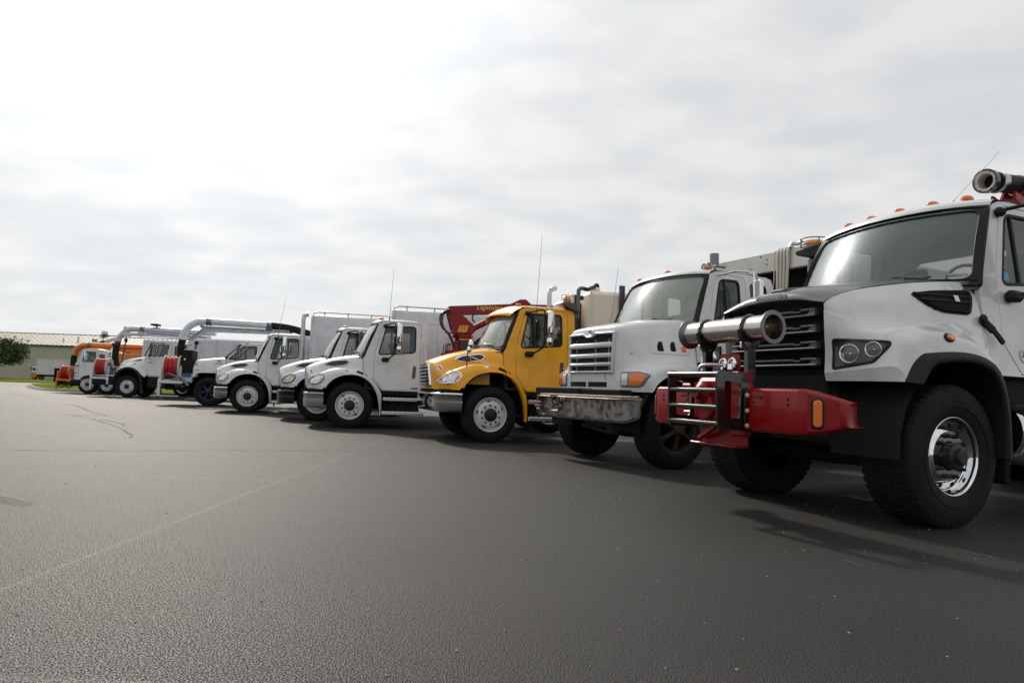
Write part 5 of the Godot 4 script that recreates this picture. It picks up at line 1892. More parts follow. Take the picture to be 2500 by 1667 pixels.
	for z in [-0.63, -0.33, 0.0, 0.33, 0.63]:
		s = Shape.new()
		s.ball(Vector3(0.945 + 0.13 * z * z, lerpf(2.918, 2.882, z * z), z), Vector3(0.07, 0.034, 0.05), 14)
		put(t, "clearance_lamp", s, M.amber)
	side_mirror(t, 0.24, 0.37, M.gloss_black)
	# paper slip inside the windshield, stickers on the door glass, round decal and maker's logo on the door
	var W := windshield_at(0.33, 0.37)
	var slip := patch(t, "paper_slip", W, v2s([[0.755, 0.1], [0.9, 0.105], [0.895, 0.165], [0.75, 0.16]]), -0.008, M.sticker_white, [], 0.0005, -0.009)
	var wp: Vector3 = W.call(0.823, 0.133, -0.004)
	words(slip, "lettering", "BHPR3471", 0.034, M.letter_black, wp, Basis(Vector3.UP, -PI / 2 + 0.42) * Basis(Vector3.RIGHT, -0.52), 0.001, "Droid Sans Mono", true)
	var df := func(u: float, v: float, d: float) -> Vector3: return Vector3(u, v, 1.05 - 0.095 * (v - 1.23) + d)
	patch(t, "window_sticker", df, v2s([[0.965, 2.085], [1.035, 2.085], [1.035, 2.165], [0.965, 2.165]]), -0.009, M.sticker_blue, [], 0.0005, -0.0095)
	for k in 6:
		patch(t, "window_sticker", df, v2s([[0.965 + k * 0.001, 2.19 + k * 0.014], [1.01, 2.19 + k * 0.014], [1.01, 2.199 + k * 0.014], [0.965, 2.199 + k * 0.014]]), -0.009, M.sticker_white if k % 2 else M.sticker_red, [], 0.0005, -0.0095)
	var dc := patch(t, "round_decal", df, circle(Vector2(1.09, 1.415), 0.058, 28), 0.006, M.grey_metal, [], 0.001, 0.0)
	patch(dc, "decal_face", df, circle(Vector2(1.09, 1.415), 0.053, 28), 0.0072, M.sticker_white, [], 0.0005, 0.006)
	patch(dc, "orange_mark", df, v2s([[1.072, 1.46], [1.1, 1.458], [1.105, 1.43], [1.125, 1.4], [1.12, 1.37], [1.095, 1.368], [1.09, 1.4], [1.075, 1.425]]), 0.0082, M.sticker_orange, [], 0.0005, 0.007)
	words(dc, "lettering", "CERTIFIED", 0.016, M.letter_black, df.call(1.09, 1.412, 0.009), Basis(), 0.001, "Droid Sans", true)
	var lg := patch(t, "door_logo", df, v2s([[1.19, 1.745], [1.34, 1.745], [1.34, 1.83], [1.19, 1.83]]), 0.005, M.sticker_red, [], 0.0005, 0.002)
	words(lg, "lettering", "C", 0.05, M.letter_black, df.call(1.2, 1.722, 0.005), Basis(), 0.001, "Droid Sans", true)
	# antenna raked back from the roof
	s = Shape.new()
	s.lathe([Vector2(0, 0.03), Vector2(0.02, 0.02), Vector2(0.03, 0.012)], Vector3(1.05, 2.87, 0.42), Vector3.UP, 12)
	s.tube([Vector3(1.05, 2.89, 0.42), Vector3(1.08, 2.95, 0.46)], 0.009, 8)
	s.tube([Vector3(1.08, 2.95, 0.46), Vector3(1.36, 3.4, 0.72)], 0.003, 6)
	put(t, "antenna", s, M.aluminium)
	# beacon on a bracket at the far windshield post
	s = Shape.new()
	s.slab(rpoly(v2s([[-1.42, 2.755], [-1.4, 2.7], [-1.1, 2.66], [-0.92, 2.72], [-0.92, 2.8], [-1.1, 2.785]]), 0.03), [], func(u: float, v: float, d: float) -> Vector3: return Vector3(1.15 + d, v, u), -0.12, 0.12, 0.02)
	put(t, "beacon_bracket", s, M.black_plastic)
	beacon(t, Vector3(1.15, 2.775, -1.25), 0.115, 0.1)
	# vacuum hose resting over the cab on a red cradle, and the machinery behind
	s = Shape.new()
	s.tube(curve([Vector3(1.36, 3.14, 0.6), Vector3(1.7, 3.17, 0.6), Vector3(2.4, 3.22, 0.6), Vector3(3.6, 3.26, 0.55), Vector3(4.2, 3.1, 0.5), Vector3(4.5, 2.7, 0.45)], 6), 0.092, 24, false)
	s.tube([Vector3(1.45, 3.148, 0.6), Vector3(1.5, 3.153, 0.6)], 0.1, 24)
	var hz := put(t, "vacuum_hose", s, M.black_plastic)
	s = Shape.new()
	s.lathe([Vector2(-0.03, 0.08), Vector2(-0.03, 0.112), Vector2(-0.025, 0.115), Vector2(-0.005, 0.115), Vector2(0.0, 0.112), Vector2(0.0, 0.075), Vector2(-0.12, 0.073), Vector2(-0.4, 0.073)], Vector3(1.33, 3.138, 0.6), Vector3(-1, -0.08, 0).normalized(), 36)
	var fl := put(hz, "flange", s, M.reel_cream)
	s = Shape.new()
	s.lathe([Vector2(-0.045, 0.108), Vector2(-0.045, 0.117), Vector2(0.004, 0.117), Vector2(0.004, 0.1)], Vector3(1.33, 3.138, 0.6), Vector3(-1, -0.08, 0).normalized(), 36)
	for k in 6:
		var a := TAU * k / 6
		s.ball(Vector3(1.326, 3.138 + sin(a) * 0.1, 0.6 + cos(a) * 0.1), Vector3(0.008, 0.01, 0.01), 6)
	put(hz, "flange_rim", s, M.gloss_black)
	for x in [1.5, 1.86]:
		s = Shape.new()
		s.lathe([Vector2(-0.02, 0.094), Vector2(-0.02, 0.104), Vector2(0.02, 0.104), Vector2(0.02, 0.094)], Vector3(x, 3.15 + (x - 1.5) * 0.08, 0.6), Vector3.RIGHT, 28)
		s.box(Vector3(x, 3.15, 0.71), Vector3(0.05, 0.09, 0.05), 0.012)
		s.tube([Vector3(x - 0.04, 3.1, 0.72), Vector3(x - 0.04, 3.2, 0.72)], 0.01, 6)
		put(hz, "hose_clamp", s, M.aluminium)
	s = Shape.new()
	var cf := func(u: float, v: float, d: float) -> Vector3: return Vector3(u, v, 0.6 + d)
	for z in [0.1, -0.1]:
		s.slab(v2s([[1.62, 3.06], [1.75, 3.02], [1.9, 3.28], [2.0, 3.28], [2.05, 2.9], [2.3, 2.7], [2.3, 2.5], [2.05, 2.6], [1.8, 2.9], [1.62, 2.98]]), [], func(u: float, v: float, d: float) -> Vector3: return cf.call(u, v, d + z), -0.015, 0.015, 0.005)
	s.box(Vector3(1.95, 2.94, 0.6), Vector3(0.3, 0.1, 0.22), 0.01)
	s.box(Vector3(2.45, 2.3, 0.5), Vector3(0.4, 1.0, 0.5), 0.03)
	put(t, "hose_cradle", s, M.red_paint)
	s = Shape.new()
	s.box(Vector3(2.7, 1.9, 0.3), Vector3(0.5, 1.0, 0.9), 0.03)
	s.tube([Vector3(2.35, 2.1, 0.2), Vector3(2.35, 2.1, 0.75)], 0.16, 20)
	s.box(Vector3(4.4, 1.5, 0), Vector3(3.2, 0.5, 2.2), 0.04)
	put(t, "equipment_frame", s, M.red_paint)
	s = Shape.new()
	s.lathe([Vector2(0, 0), Vector2(0.0, 0.5), Vector2(0.1, 0.72), Vector2(0.25, 0.8), Vector2(2.6, 0.8), Vector2(2.75, 0.7), Vector2(2.8, 0.0)], Vector3(3.1, 2.3, 0), Vector3.RIGHT, 40)
	put(t, "debris_tank", s, M.white_paint)
	winch_bumper(t)
	return t


func winch_bumper(t: Node3D) -> void:
	var R: Material = M.red_paint
	var s := Shape.new()
	# wings of the bumper: face, swept end, folded edges
	for sg in [1.0, -1.0]:
		var zz := func(z: float) -> float: return z * sg
		var rows := []
		for q in [[0.0, 0.03, 0.0], [0.0, 0.006, 0.012], [0.0, 0.0, 0.03], [1.0, 0.0, -0.03], [1.0, 0.006, -0.012], [1.0, 0.03, 0.0]]:
			var row := []
			for p in [[-1.41, 0.3, 1.05, 0.7], [-1.41, 0.83, 1.05, 0.7], [-1.407, 0.855, 1.049, 0.701], [-1.397, 0.872, 1.045, 0.703], [-1.3, 0.97, 1.005, 0.728], [-1.205, 1.07, 0.962, 0.768], [-1.19, 1.08, 0.958, 0.772], [-1.17, 1.082, 0.955, 0.775], [-1.0, 1.02, 0.95, 0.78]]:
				var y: float = lerpf(p[2], p[3], q[0])
				row.append(Vector3(p[0] + q[1], y - q[2], zz.call(p[1])))
			rows.append(row)
		# the top and bottom folds turn back towards the truck
		var back_top := []
		var back_low := []
		for p in rows[0]:
			back_top.append(p + Vector3(0.1, 0.0, -0.02 * sg))
		for p in rows[5]:
			back_low.append(p + Vector3(0.1, 0.0, -0.02 * sg))
		s.grid([back_top] + rows + [back_low], sg > 0)
		s.box(Vector3(-1.33, 0.87, sg * 0.35), Vector3(0.12, 0.3, 0.12), 0.012)
	s.box(Vector3(-1.22, 0.87, 0), Vector3(0.16, 0.28, 1.5), 0.02)
	var bp := put(t, "winch_bumper", s, R)
	tag(bp, "heavy red steel bumper with swept ends")
	for sg in [1.0, -1.0]:
		# oblong amber lamp on the swept end
		var n := Vector3(-0.71, 0, 0.7 * sg)
		var along := Vector3(0.7, 0, 0.71 * sg)
		var c := Vector3(-1.325, 0.87, 0.945 * sg)
		var lf := func(u: float, v: float, d: float) -> Vector3: return c + along * u + Vector3.UP * v + n * d
		var pl := patch(bp, "lamp_plate", lf, v2s([[-0.07, -0.145], [0.15, -0.105], [0.15, 0.1], [-0.07, 0.15]]), 0.006, R, [], 0.003, 0.0)
		patch(bp, "lamp_grommet", lf, rpoly(v2s([[-0.045, -0.115], [0.045, -0.115], [0.045, 0.115], [-0.045, 0.115]]), 0.045, 6), 0.022, M.black_plastic, [], 0.008, 0.0)
		patch(bp, "lamp_lens", lf, rpoly(v2s([[-0.03, -0.098], [0.03, -0.098], [0.03, 0.098], [-0.03, 0.098]]), 0.03, 6), 0.028, M.amber, [], 0.005, 0.0)
		for q in [[-0.055, 0.13], [0.13, 0.08], [-0.055, -0.125], [0.13, -0.085]]:
			s = Shape.new()
			s.lathe([Vector2(0, 0.012), Vector2(0.008, 0.012), Vector2(0.011, 0.007), Vector2(0.011, 0)], lf.call(q[0], q[1], 0.006), n, 6)
			put(pl, "bolt", s, R)
		for q in [[0.75, 0.965], [0.75, 0.925], [0.48, 0.97], [0.4, 0.935]]:
			s = Shape.new()
			s.lathe([Vector2(0.0, 0.013), Vector2(0.0015, 0.013), Vector2(0.0015, 0.0)], Vector3(-1.41, q[1], sg * q[0]), Vector3.LEFT, 10)
			put(bp, "bolt_hole", s, M.under_black)
	# brush guard: two black plates and four crossbars
	for z in [0.315, -0.285]:
		var gf := func(u: float, v: float, d: float) -> Vector3: return Vector3(u, v, z + d)
		s = Shape.new()
		s.slab(rpoly(v2s([[-1.71, 0.745], [-1.69, 0.71], [-1.42, 0.7], [-1.38, 0.74], [-1.38, 1.12], [-1.41, 1.16], [-1.69, 1.185], [-1.725, 1.16]]), 0.02), [rpoly(v2s([[-1.63, 0.8], [-1.48, 0.8], [-1.47, 1.08], [-1.64, 1.1]]), 0.03)], gf, -0.008, 0.008, 0.003)
		put(bp, "guard_plate", s, M.gloss_black)
	for y in [1.15, 1.02, 0.885, 0.755]:
		tube_part(bp, "guard_bar", [Vector3(-1.695 - (y - 0.9) * 0.03, y, -0.3), Vector3(-1.695 - (y - 0.9) * 0.03, y, 0.325)], 0.021, M.gloss_black, 16)
	for sg in [1.0]:
		for y in [0.99, 0.865, 0.745]:
			s = Shape.new()
			s.lathe([Vector2(0, 0.02), Vector2(0.006, 0.02), Vector2(0.006, 0.014), Vector2(0.018, 0.014), Vector2(0.02, 0.01), Vector2(0.02, 0)], Vector3(-1.425, y, 0.345), Vector3(-0.8, 0, 0.6), 8)
			put(bp, "bolt", s, M.copper_bolt)
		s = Shape.new()
		s.slab(rpoly(v2s([[-1.45, 0.71], [-1.38, 0.71], [-1.36, 1.02], [-1.41, 1.04], [-1.45, 1.0]]), 0.02), [], func(u: float, v: float, d: float) -> Vector3: return Vector3(u, v, 0.335 + d), -0.004, 0.012, 0.003)
		put(bp, "hinge_plate", s, M.gloss_black)
	# the water valve and pump behind the guard
	s = Shape.new()
	s.box(Vector3(-1.4, 0.95, -0.03), Vector3(0.22, 0.36, 0.26), 0.03)
	s.lathe([Vector2(0, 0.1), Vector2(0.05, 0.1), Vector2(0.06, 0.085), Vector2(0.09, 0.05), Vector2(0.12, 0.045), Vector2(0.12, 0)], Vector3(-1.5, 1.0, -0.06), Vector3.LEFT, 20)
	s.lathe([Vector2(0, 0.12), Vector2(0.04, 0.12), Vector2(0.05, 0.1), Vector2(0.05, 0)], Vector3(-1.5, 0.88, -0.04), Vector3.LEFT, 20)
	s.box(Vector3(-1.38, 0.9, 0.24), Vector3(0.14, 0.5, 0.14), 0.02)
	s.box(Vector3(-1.4, 1.15, 0.05), Vector3(0.16, 0.06, 0.5), 0.015)
	for q in [[-0.16, 1.08], [0.1, 1.08], [-0.16, 0.8], [0.1, 0.8]]:
		s.lathe([Vector2(0, 0.016), Vector2(0.014, 0.016), Vector2(0.014, 0)], Vector3(-1.51, q[1], q[0]), Vector3.LEFT, 6)
	s.slab(v2s([[-0.32, 0.56], [0.24, 0.56], [0.24, 0.78], [-0.32, 0.78]]), [], func(u: float, v: float, d: float) -> Vector3: return Vector3(-1.3 - d, v, u), 0.0, 0.014, 0.004)
	s.box(Vector3(-1.37, 0.565, -0.04), Vector3(0.15, 0.02, 0.56), 0.005)
	s.bar(Vector3(-1.36, 0.6, -0.3), Vector3(-1.42, 0.72, -0.02), 0.04, 0.035)
	put(bp, "valve_block", s, R)
	s = Shape.new()
	s.slab(rpoly(v2s([[-0.13, 1.13], [0.11, 1.13], [0.12, 1.32], [0.1, 1.345], [-0.1, 1.345], [-0.13, 1.31]]), 0.02), [], func(u: float, v: float, d: float) -> Vector3: return Vector3(-1.28 - d, v, u), 0.0, 0.014, 0.004)
	put(bp, "coupling_plate", s, R)
	for z in [-0.06, 0.05]:
		s = Shape.new()
		s.lathe([Vector2(0, 0.052), Vector2(0.02, 0.052), Vector2(0.024, 0.045), Vector2(0.024, 0.036), Vector2(0.004, 0.034), Vector2(0.004, 0.0)], Vector3(-1.295, 1.26, z), Vector3.LEFT, 22)
		s.box(Vector3(-1.33, 1.23, z), Vector3(0.04, 0.07, 0.05), 0.012)
		put(bp, "coupling", s, M.chrome)
	s = Shape.new()
	s.tube(curve([Vector3(-1.45, 1.14, -0.2), Vector3(-1.46, 1.2, -0.2), Vector3(-1.45, 1.235, -0.17), Vector3(-1.42, 1.245, -0.1), Vector3(-1.34, 1.245, -0.03)], 4), 0.017, 12)
	put(bp, "steel_pipe", s, M.aluminium)
	for q in [[1.02, -0.36], [0.78, -0.34]]:
		s = Shape.new()
		s.box(Vector3(-1.44, q[0], q[1]), Vector3(0.04, 0.12, 0.13), 0.01)
		s.ball(Vector3(-1.465, q[0] - 0.02, q[1] + 0.04), Vector3(0.02, 0.02, 0.02), 8)
		put(bp, "inner_bracket", s, R)
	# cradle hooks for the loose suction pipe
	for z in [-0.25, 0.26]:
		var hf := func(u: float, v: float, d: float) -> Vector3: return Vector3(u, v, z + d)
		s = Shape.new()
		s.slab(v2s([[-1.36, 1.1], [-1.27, 1.1], [-1.27, 1.36], [-1.19, 1.47], [-1.2, 1.52], [-1.24, 1.51], [-1.27, 1.435], [-1.31, 1.42], [-1.36, 1.44], [-1.41, 1.52], [-1.44, 1.53], [-1.42, 1.44], [-1.36, 1.36]]), [circle(Vector2(-1.31, 1.385), 0.012, 10)], hf, -0.02, 0.02, 0.004)
		put(bp, "cradle_hook", s, M.gloss_black)
		s = Shape.new()
		var ring := []
		for k in 21:
			var a := TAU * k / 20
			ring.append(Vector3(-1.31 + cos(a) * 0.112, 1.54 + sin(a) * 0.112, z + 0.0))
		s.tube(ring, 0.014, 6, false)
		put(bp, "strap", s, M.gloss_black)
		s = Shape.new()
		s.box(Vector3(-1.43, 1.4, z + 0.015), Vector3(0.01, 0.05, 0.02), 0.003)
		put(bp, "buckle", s, M.aluminium)


func suction_pipe(t: Node3D) -> void:
	# a loose length of pipe that lies in the two hooks: a thing of its own
	var o := thing("suction_pipe", "dull steel pipe with flanged ends strapped in front of the black grille", "pipe", t.transform * Vector3(-1.31, 1.54, 0), 25)
	var s := Shape.new()
	s.lathe([Vector2(-0.5, 0.1), Vector2(-0.497, 0.104), Vector2(-0.27, 0.104), Vector2(-0.268, 0.1065), Vector2(-0.262, 0.1065), Vector2(-0.26, 0.104), Vector2(0.24, 0.104), Vector2(0.242, 0.1065), Vector2(0.25, 0.1065), Vector2(0.252, 0.104), Vector2(0.497, 0.104), Vector2(0.5, 0.1), Vector2(-0.5, 0.099)], Vector3.ZERO, Vector3.BACK, 48)
	put(o, "tube", s, M.steel)
	for sg in [1.0, -1.0]:
		s = Shape.new()
		s.lathe([Vector2(0.47, 0.104), Vector2(0.488, 0.112), Vector2(0.495, 0.135), Vector2(0.505, 0.136), Vector2(0.508, 0.134), Vector2(0.508, 0.101), Vector2(0.5, 0.099)], Vector3.ZERO, Vector3.BACK * sg, 48)
		put(o, "flange", s, M.grey_metal)


# ---------------------------------------------------------------- the white truck with the rusty bumper
func old_hood() -> Array:
	return cgrid(tab([
		[[-0.66, 1.0, 0], [-0.655, 1.0, 0.3], [-0.64, 1.0, 0.52], [-0.62, 1.0, 0.68], [-0.59, 1.0, 0.84], [-0.55, 1.0, 0.97], [-0.5, 1.0, 1.07], [-0.46, 1.0, 1.12]],
		[[-0.665, 1.22, 0], [-0.66, 1.22, 0.3], [-0.645, 1.22, 0.52], [-0.625, 1.22, 0.68], [-0.595, 1.22, 0.84], [-0.55, 1.22, 0.98], [-0.5, 1.18, 1.08], [-0.44, 1.03, 1.13]],
		[[-0.67, 1.34, 0], [-0.665, 1.34, 0.3], [-0.65, 1.34, 0.52], [-0.6, 1.33, 0.68], [-0.53, 1.325, 0.84], [-0.46, 1.3, 0.98], [-0.42, 1.24, 1.08], [-0.38, 1.11, 1.13]],
		[[-0.672, 1.62, 0], [-0.667, 1.62, 0.3], [-0.65, 1.62, 0.53], [-0.58, 1.55, 0.68], [-0.46, 1.42, 0.82], [-0.34, 1.36, 0.98], [-0.28, 1.3, 1.09], [-0.26, 1.19, 1.13]],
		[[-0.67, 1.84, 0], [-0.665, 1.84, 0.3], [-0.64, 1.82, 0.55], [-0.56, 1.72, 0.7], [-0.4, 1.52, 0.82], [-0.24, 1.4, 0.97], [-0.18, 1.34, 1.09], [-0.17, 1.23, 1.135]],
		[[-0.6, 1.915, 0], [-0.595, 1.912, 0.3], [-0.56, 1.89, 0.6], [-0.45, 1.79, 0.73], [-0.28, 1.6, 0.83], [-0.12, 1.43, 0.97], [-0.06, 1.36, 1.09], [-0.05, 1.25, 1.135]],
		[[-0.35, 1.98, 0], [-0.34, 1.975, 0.33], [-0.3, 1.95, 0.66], [-0.2, 1.85, 0.77], [-0.1, 1.66, 0.86], [0.0, 1.45, 0.98], [0.05, 1.365, 1.09], [0.06, 1.25, 1.135]],
		[[-0.05, 2.035, 0], [-0.03, 2.03, 0.35], [0.05, 2.0, 0.71], [0.08, 1.89, 0.81], [0.1, 1.68, 0.89], [0.18, 1.44, 0.99], [0.22, 1.33, 1.09], [0.24, 1.22, 1.135]],
		[[0.1, 2.055, 0], [0.15, 2.05, 0.37], [0.36, 2.02, 0.77], [0.36, 1.92, 0.88], [0.36, 1.7, 0.95], [0.36, 1.4, 1.01], [0.42, 1.22, 1.09], [0.45, 1.1, 1.13]],
		[[0.12, 2.056, 0], [0.17, 2.05, 0.37], [0.38, 2.02, 0.77], [0.385, 1.92, 0.885], [0.385, 1.7, 0.955], [0.44, 1.24, 1.02], [0.53, 1.02, 1.09], [0.57, 0.95, 1.12]],
	]), 5, 4)


func old_truck() -> void:
	var t := thing("old_truck", "white truck with a rusty dented steel bumper and amber corner lamps", "truck", Vector3(1.72, 0, -10.03), 28, "trucks parked in the row")
	var P: Material = M.white_paint
	chassis(t, 6.2, 4.7, 0.52, true, 0.66)
	wheel(t, Vector3(0, 0.52, 1.08), "spoke", 0.52, 0.3)
	wheel(t, Vector3(0, 0.52, -1.08), "spoke", 0.52, 0.3)
	wheel_wells(t, 0.06, 0.56, 0.69, 0.5, 1.08, 0.6)
	box_part(t, "firewall_panel", Vector3(0.46, 1.3, 0), Vector3(0.1, 0.9, 1.7), M.under_black)
	var half := old_hood()
	var s := Shape.new()
	s.grid(both_sides(half))
	var hood := put(t, "hood", s, P)
	var front := drape(half, true)
	var side := drape(half)
	var ff := func(u: float, v: float, d: float) -> Vector3:
		var p: Vector3 = front.call(absf(u), v, 0.0)
		return Vector3(p.x - d, p.y, u)
	# grille opening with a notch for the emblem, dark core, white bars
	var open := [Vector2(-0.5, 1.275), Vector2(0.5, 1.275), Vector2(0.53, 1.785), Vector2(0.16, 1.79), Vector2(0.06, 1.75), Vector2(-0.06, 1.75), Vector2(-0.16, 1.79), Vector2(-0.53, 1.785)]
	var gr := patch(t, "grille", ff, fine(open, 0.1), 0.003, M.under_black, [], 0.001)
	patch(gr, "surround", ff, fine(Shape.inset(Shape.wound(open, true), -0.03), 0.12), 0.045, P, [fine(Shape.inset(Shape.wound(open, true), 0.004), 0.12)], 0.014)
	for k in 3:
		var y: float = [1.6, 1.46, 1.345][k]
		var h: float = [0.075, 0.065, 0.05][k]
		var w := lerpf(0.51, 0.525, 1.0 - k / 2.0)
		patch(gr, "bar", ff, v2s([[-w, y], [w, y], [w, y + h], [-w, y + h]]), 0.05, P, [], 0.02, 0.0)
	for k in 26:
		var y := 1.285 + k * 0.0185
		patch(gr, "core_fin", ff, v2s([[-0.44, y], [0.44, y], [0.44, y + 0.005], [-0.44, y + 0.005]]), 0.007, M.rust_dark, [], 0.001, 0.002)
	for z in [-0.36, 0.12, 0.42]:
		patch(gr, "core_upright", ff, v2s([[z, 1.28], [z + 0.025, 1.28], [z + 0.025, 1.72], [z, 1.72]]), 0.009, M.grey_metal, [], 0.001, 0.002)
	var em := patch(hood, "emblem", ff, circle(Vector2(0, 1.83), 0.06, 24, 0.04), 0.02, M.chrome, [circle(Vector2(0, 1.83), 0.047, 20, 0.03)], 0.004)
	patch(em, "emblem_plate", ff, circle(Vector2(0, 1.83), 0.05, 20, 0.033), 0.012, M.grey_metal, [], 0.001)
	patch(em, "emblem_sweep", ff, v2s([[-0.04, 1.825], [0.0, 1.832], [0.04, 1.838], [0.0, 1.842]]), 0.016, M.chrome, [], 0.001)
	for z in [-0.52, 0.34]:
		patch(hood, "panel_line", ff, v2s([[z, 1.15], [z + 0.008, 1.15], [z + 0.008, 1.25], [z, 1.25]]), 0.004, M.under_black, [], 0.001, 0.0)
	for q in [[-0.54, -0.11], [-0.05, 0.38]]:
		patch(hood, "lower_opening", ff, v2s([[q[0], 1.055], [q[1], 1.055], [q[1], 1.125], [q[0], 1.125]]), 0.004, M.under_black, [], 0.001, 0.0)
	# corner lamps: clear headlamp towards the middle, amber round the corner
	for sg in [1.0, -1.0]:
		var lf := func(u: float, v: float, d: float) -> Vector3:
			var p: Vector3 = front.call(u, v, d)
			return Vector3(p.x, p.y, p.z * sg)
		var eye := rpoly(v2s([[0.66, 1.06], [0.66, 1.262], [0.95, 1.265], [1.075, 1.235], [1.09, 1.19], [1.02, 1.08], [0.97, 1.058]]), 0.03)
		var hl := patch(t, "headlight", lf, eye, 0.014, M.grey_metal, [], 0.008)
		patch(hl, "lens", lf, rpoly(v2s([[0.685, 1.08], [0.685, 1.24], [0.795, 1.24], [0.795, 1.08]]), 0.02), 0.024, M.reflector, [], 0.006)
		patch(hl, "turn_signal", lf, rpoly(v2s([[0.815, 1.08], [0.815, 1.243], [0.96, 1.243], [1.05, 1.215], [1.055, 1.19], [1.0, 1.1], [0.96, 1.082]]), 0.02), 0.022, M.amber, [], 0.006)
		var sf := func(u: float, v: float, d: float) -> Vector3:
			var p: Vector3 = side.call(u, v, d)
			return Vector3(p.x, p.y, p.z * sg)
		var pn := patch(hood, "vent_panel", sf, rpoly(v2s([[-0.29, 1.52], [0.3, 1.52], [0.3, 1.74], [-0.2, 1.72]]), 0.05), 0.008, P, [], 0.004)
		for q in [[-0.19, 0.09, 1.555], [-0.0, 0.09, 1.56]]:
			patch(pn, "vent_slot", sf, rpoly(v2s([[q[0], q[2]], [q[0] + q[1], q[2]], [q[0] + q[1], q[2] + 0.14], [q[0] + 0.04, q[2] + 0.135], [q[0] + 0.005, q[2] + 0.07]]), 0.02), 0.011, M.under_black, [], 0.002)
		patch(pn, "side_marker", sf, rpoly(v2s([[0.17, 1.56], [0.25, 1.56], [0.25, 1.64], [0.17, 1.64]]), 0.03), 0.02, M.amber, [], 0.008)
	patch(hood, "scuff", side, rpoly(v2s([[-0.545, 1.5], [-0.52, 1.508], [-0.5, 1.512], [-0.515, 1.52], [-0.535, 1.516]]), 0.004), 0.0015, M.grey_metal, [], 0.0005, 0.0)
	# bumper, bent back at its ends, two tow openings on the far side
	var plan := func(z: float) -> float: return -0.95 + 0.05 * pow(absf(z) / 1.0, 2.0) + 0.08 * pow(absf(z) / 1.25, 8.0)
	var bfn := func(u: float, v: float, d: float) -> Vector3: return Vector3(plan.call(u) - d, v, u)
	s = Shape.new()
	var face := rpoly(v2s([[-1.255, 0.64], [-1.1, 0.595], [1.1, 0.595], [1.24, 0.65], [1.27, 0.93], [-1.27, 0.93]]), 0.05)
	s.slab(fine(face, 0.09), [fine(rpoly(v2s([[-1.13, 0.725], [-0.97, 0.725], [-0.97, 0.885], [-1.13, 0.885]]), 0.03), 0.06), fine(rpoly(v2s([[-0.6, 0.725], [-0.38, 0.725], [-0.38, 0.885], [-0.6, 0.885]]), 0.03), 0.06)], bfn, -0.04, 0.02, 0.03)
	var bp := put(t, "bumper", s, M.rusty_bumper)
	s = Shape.new()
	var rows := []
	for q in [[-0.2, 0.925], [-0.03, 0.945], [0.0, 0.94], [0.012, 0.925]]:
		var row := []
		for k in 29:
			var z := lerpf(-1.25, 1.25, k / 28.0)
			row.append(Vector3(plan.call(z) - q[0], q[1], z))
		rows.append(row)
	s.grid(rows, true)
	put(bp, "bumper_top", s, M.rusty_edge)
	for q in [[-0.28, 0.86], [-0.28, 0.66], [-0.2, 0.86], [-0.3, 0.76]]:
		s = Shape.new()
		s.lathe([Vector2(0, 0.032), Vector2(0.006, 0.03), Vector2(0.008, 0.018), Vector2(0.016, 0.014), Vector2(0.018, 0)], bfn.call(q[0], q[1], 0.018), Vector3.LEFT, 14)
		put(bp, "bolt", s, M.rusty_edge)
	for z in [-1.05, -0.49]:
		s = Shape.new()
		s.tube([Vector3(-0.9, 0.8, z - 0.08), Vector3(-0.9, 0.8, z + 0.1)], 0.014, 8)
		s.tube([Vector3(-0.88, 0.745, z - 0.1), Vector3(-0.88, 0.745, z + 0.1)], 0.018, 8)
		put(bp, "tow_pin", s, M.rusty_edge)
	s = Shape.new()
	s.box(Vector3(-0.76, 0.97, -0.55), Vector3(0.26, 0.12, 1.2), 0.01)
	s.box(Vector3(-0.76, 0.965, 0.5), Vector3(0.2, 0.11, 0.9), 0.01)
	put(t, "bumper_backing", s, M.under_black)
	s = Shape.new()
	s.tube([Vector3(-0.5, 0.5, -0.4), Vector3(-0.4, 0.42, 0.1), Vector3(-0.2, 0.45, 0.5)], 0.03, 8)
	s.box(Vector3(-0.3, 0.5, 0.25), Vector3(0.35, 0.2, 0.3), 0.04)
	put(t, "steering_gear", s, M.rust_dark)
	cab(t, P, 0.15, 0.31, {"rear": 1.82, "door_rear": 1.24, "quarter": true, "divider": true, "lamps": [-0.75, 0.0, 0.75]})
	# square chrome mirrors on tube frames
	for sg in [1.0, -1.0]:
		var o := Node3D.new()
		o.name = "side_mirror" if sg > 0 else "side_mirror_001"
		t.add_child(o)
		tube_part(o, "arm", [Vector3(0.86, 2.7, sg * 0.92), Vector3(1.0, 2.75, sg * 1.1), Vector3(1.12, 2.72, sg * 1.32), Vector3(1.12, 2.15, sg * 1.34), Vector3(1.0, 1.98, sg * 1.1), Vector3(0.9, 1.95, sg * 1.0)], 0.014, M.chrome, 8)
		tube_part(o, "arm", [Vector3(1.05, 2.74, sg * 1.2), Vector3(1.3, 2.71, sg * 1.2), Vector3(1.36, 2.64, sg * 1.2), Vector3(1.35, 2.2, sg * 1.2)], 0.013, M.chrome, 8)
		box_part(o, "mirror_shell", Vector3(1.24, 2.42, sg * 1.28), Vector3(0.06, 0.42, 0.17), M.bumper_chrome, 0.02)
		box_part(o, "mirror_glass", Vector3(1.273, 2.42, sg * 1.28), Vector3(0.006, 0.38, 0.15), M.chrome, 0.002)
	# twin air horns and the upright stack
	s = Shape.new()
	for z in [0.62, 0.72]:
		s.lathe([Vector2(0, 0.055), Vector2(0.02, 0.05), Vector2(0.06, 0.026), Vector2(0.14, 0.017), Vector2(0.3, 0.016), Vector2(0.3, 0)], Vector3(0.86, 2.86, z), Vector3.RIGHT, 16)
	s.box(Vector3(1.0, 2.82, 0.67), Vector3(0.06, 0.06, 0.2), 0.01)
	put(t, "air_horn", s, M.aluminium)
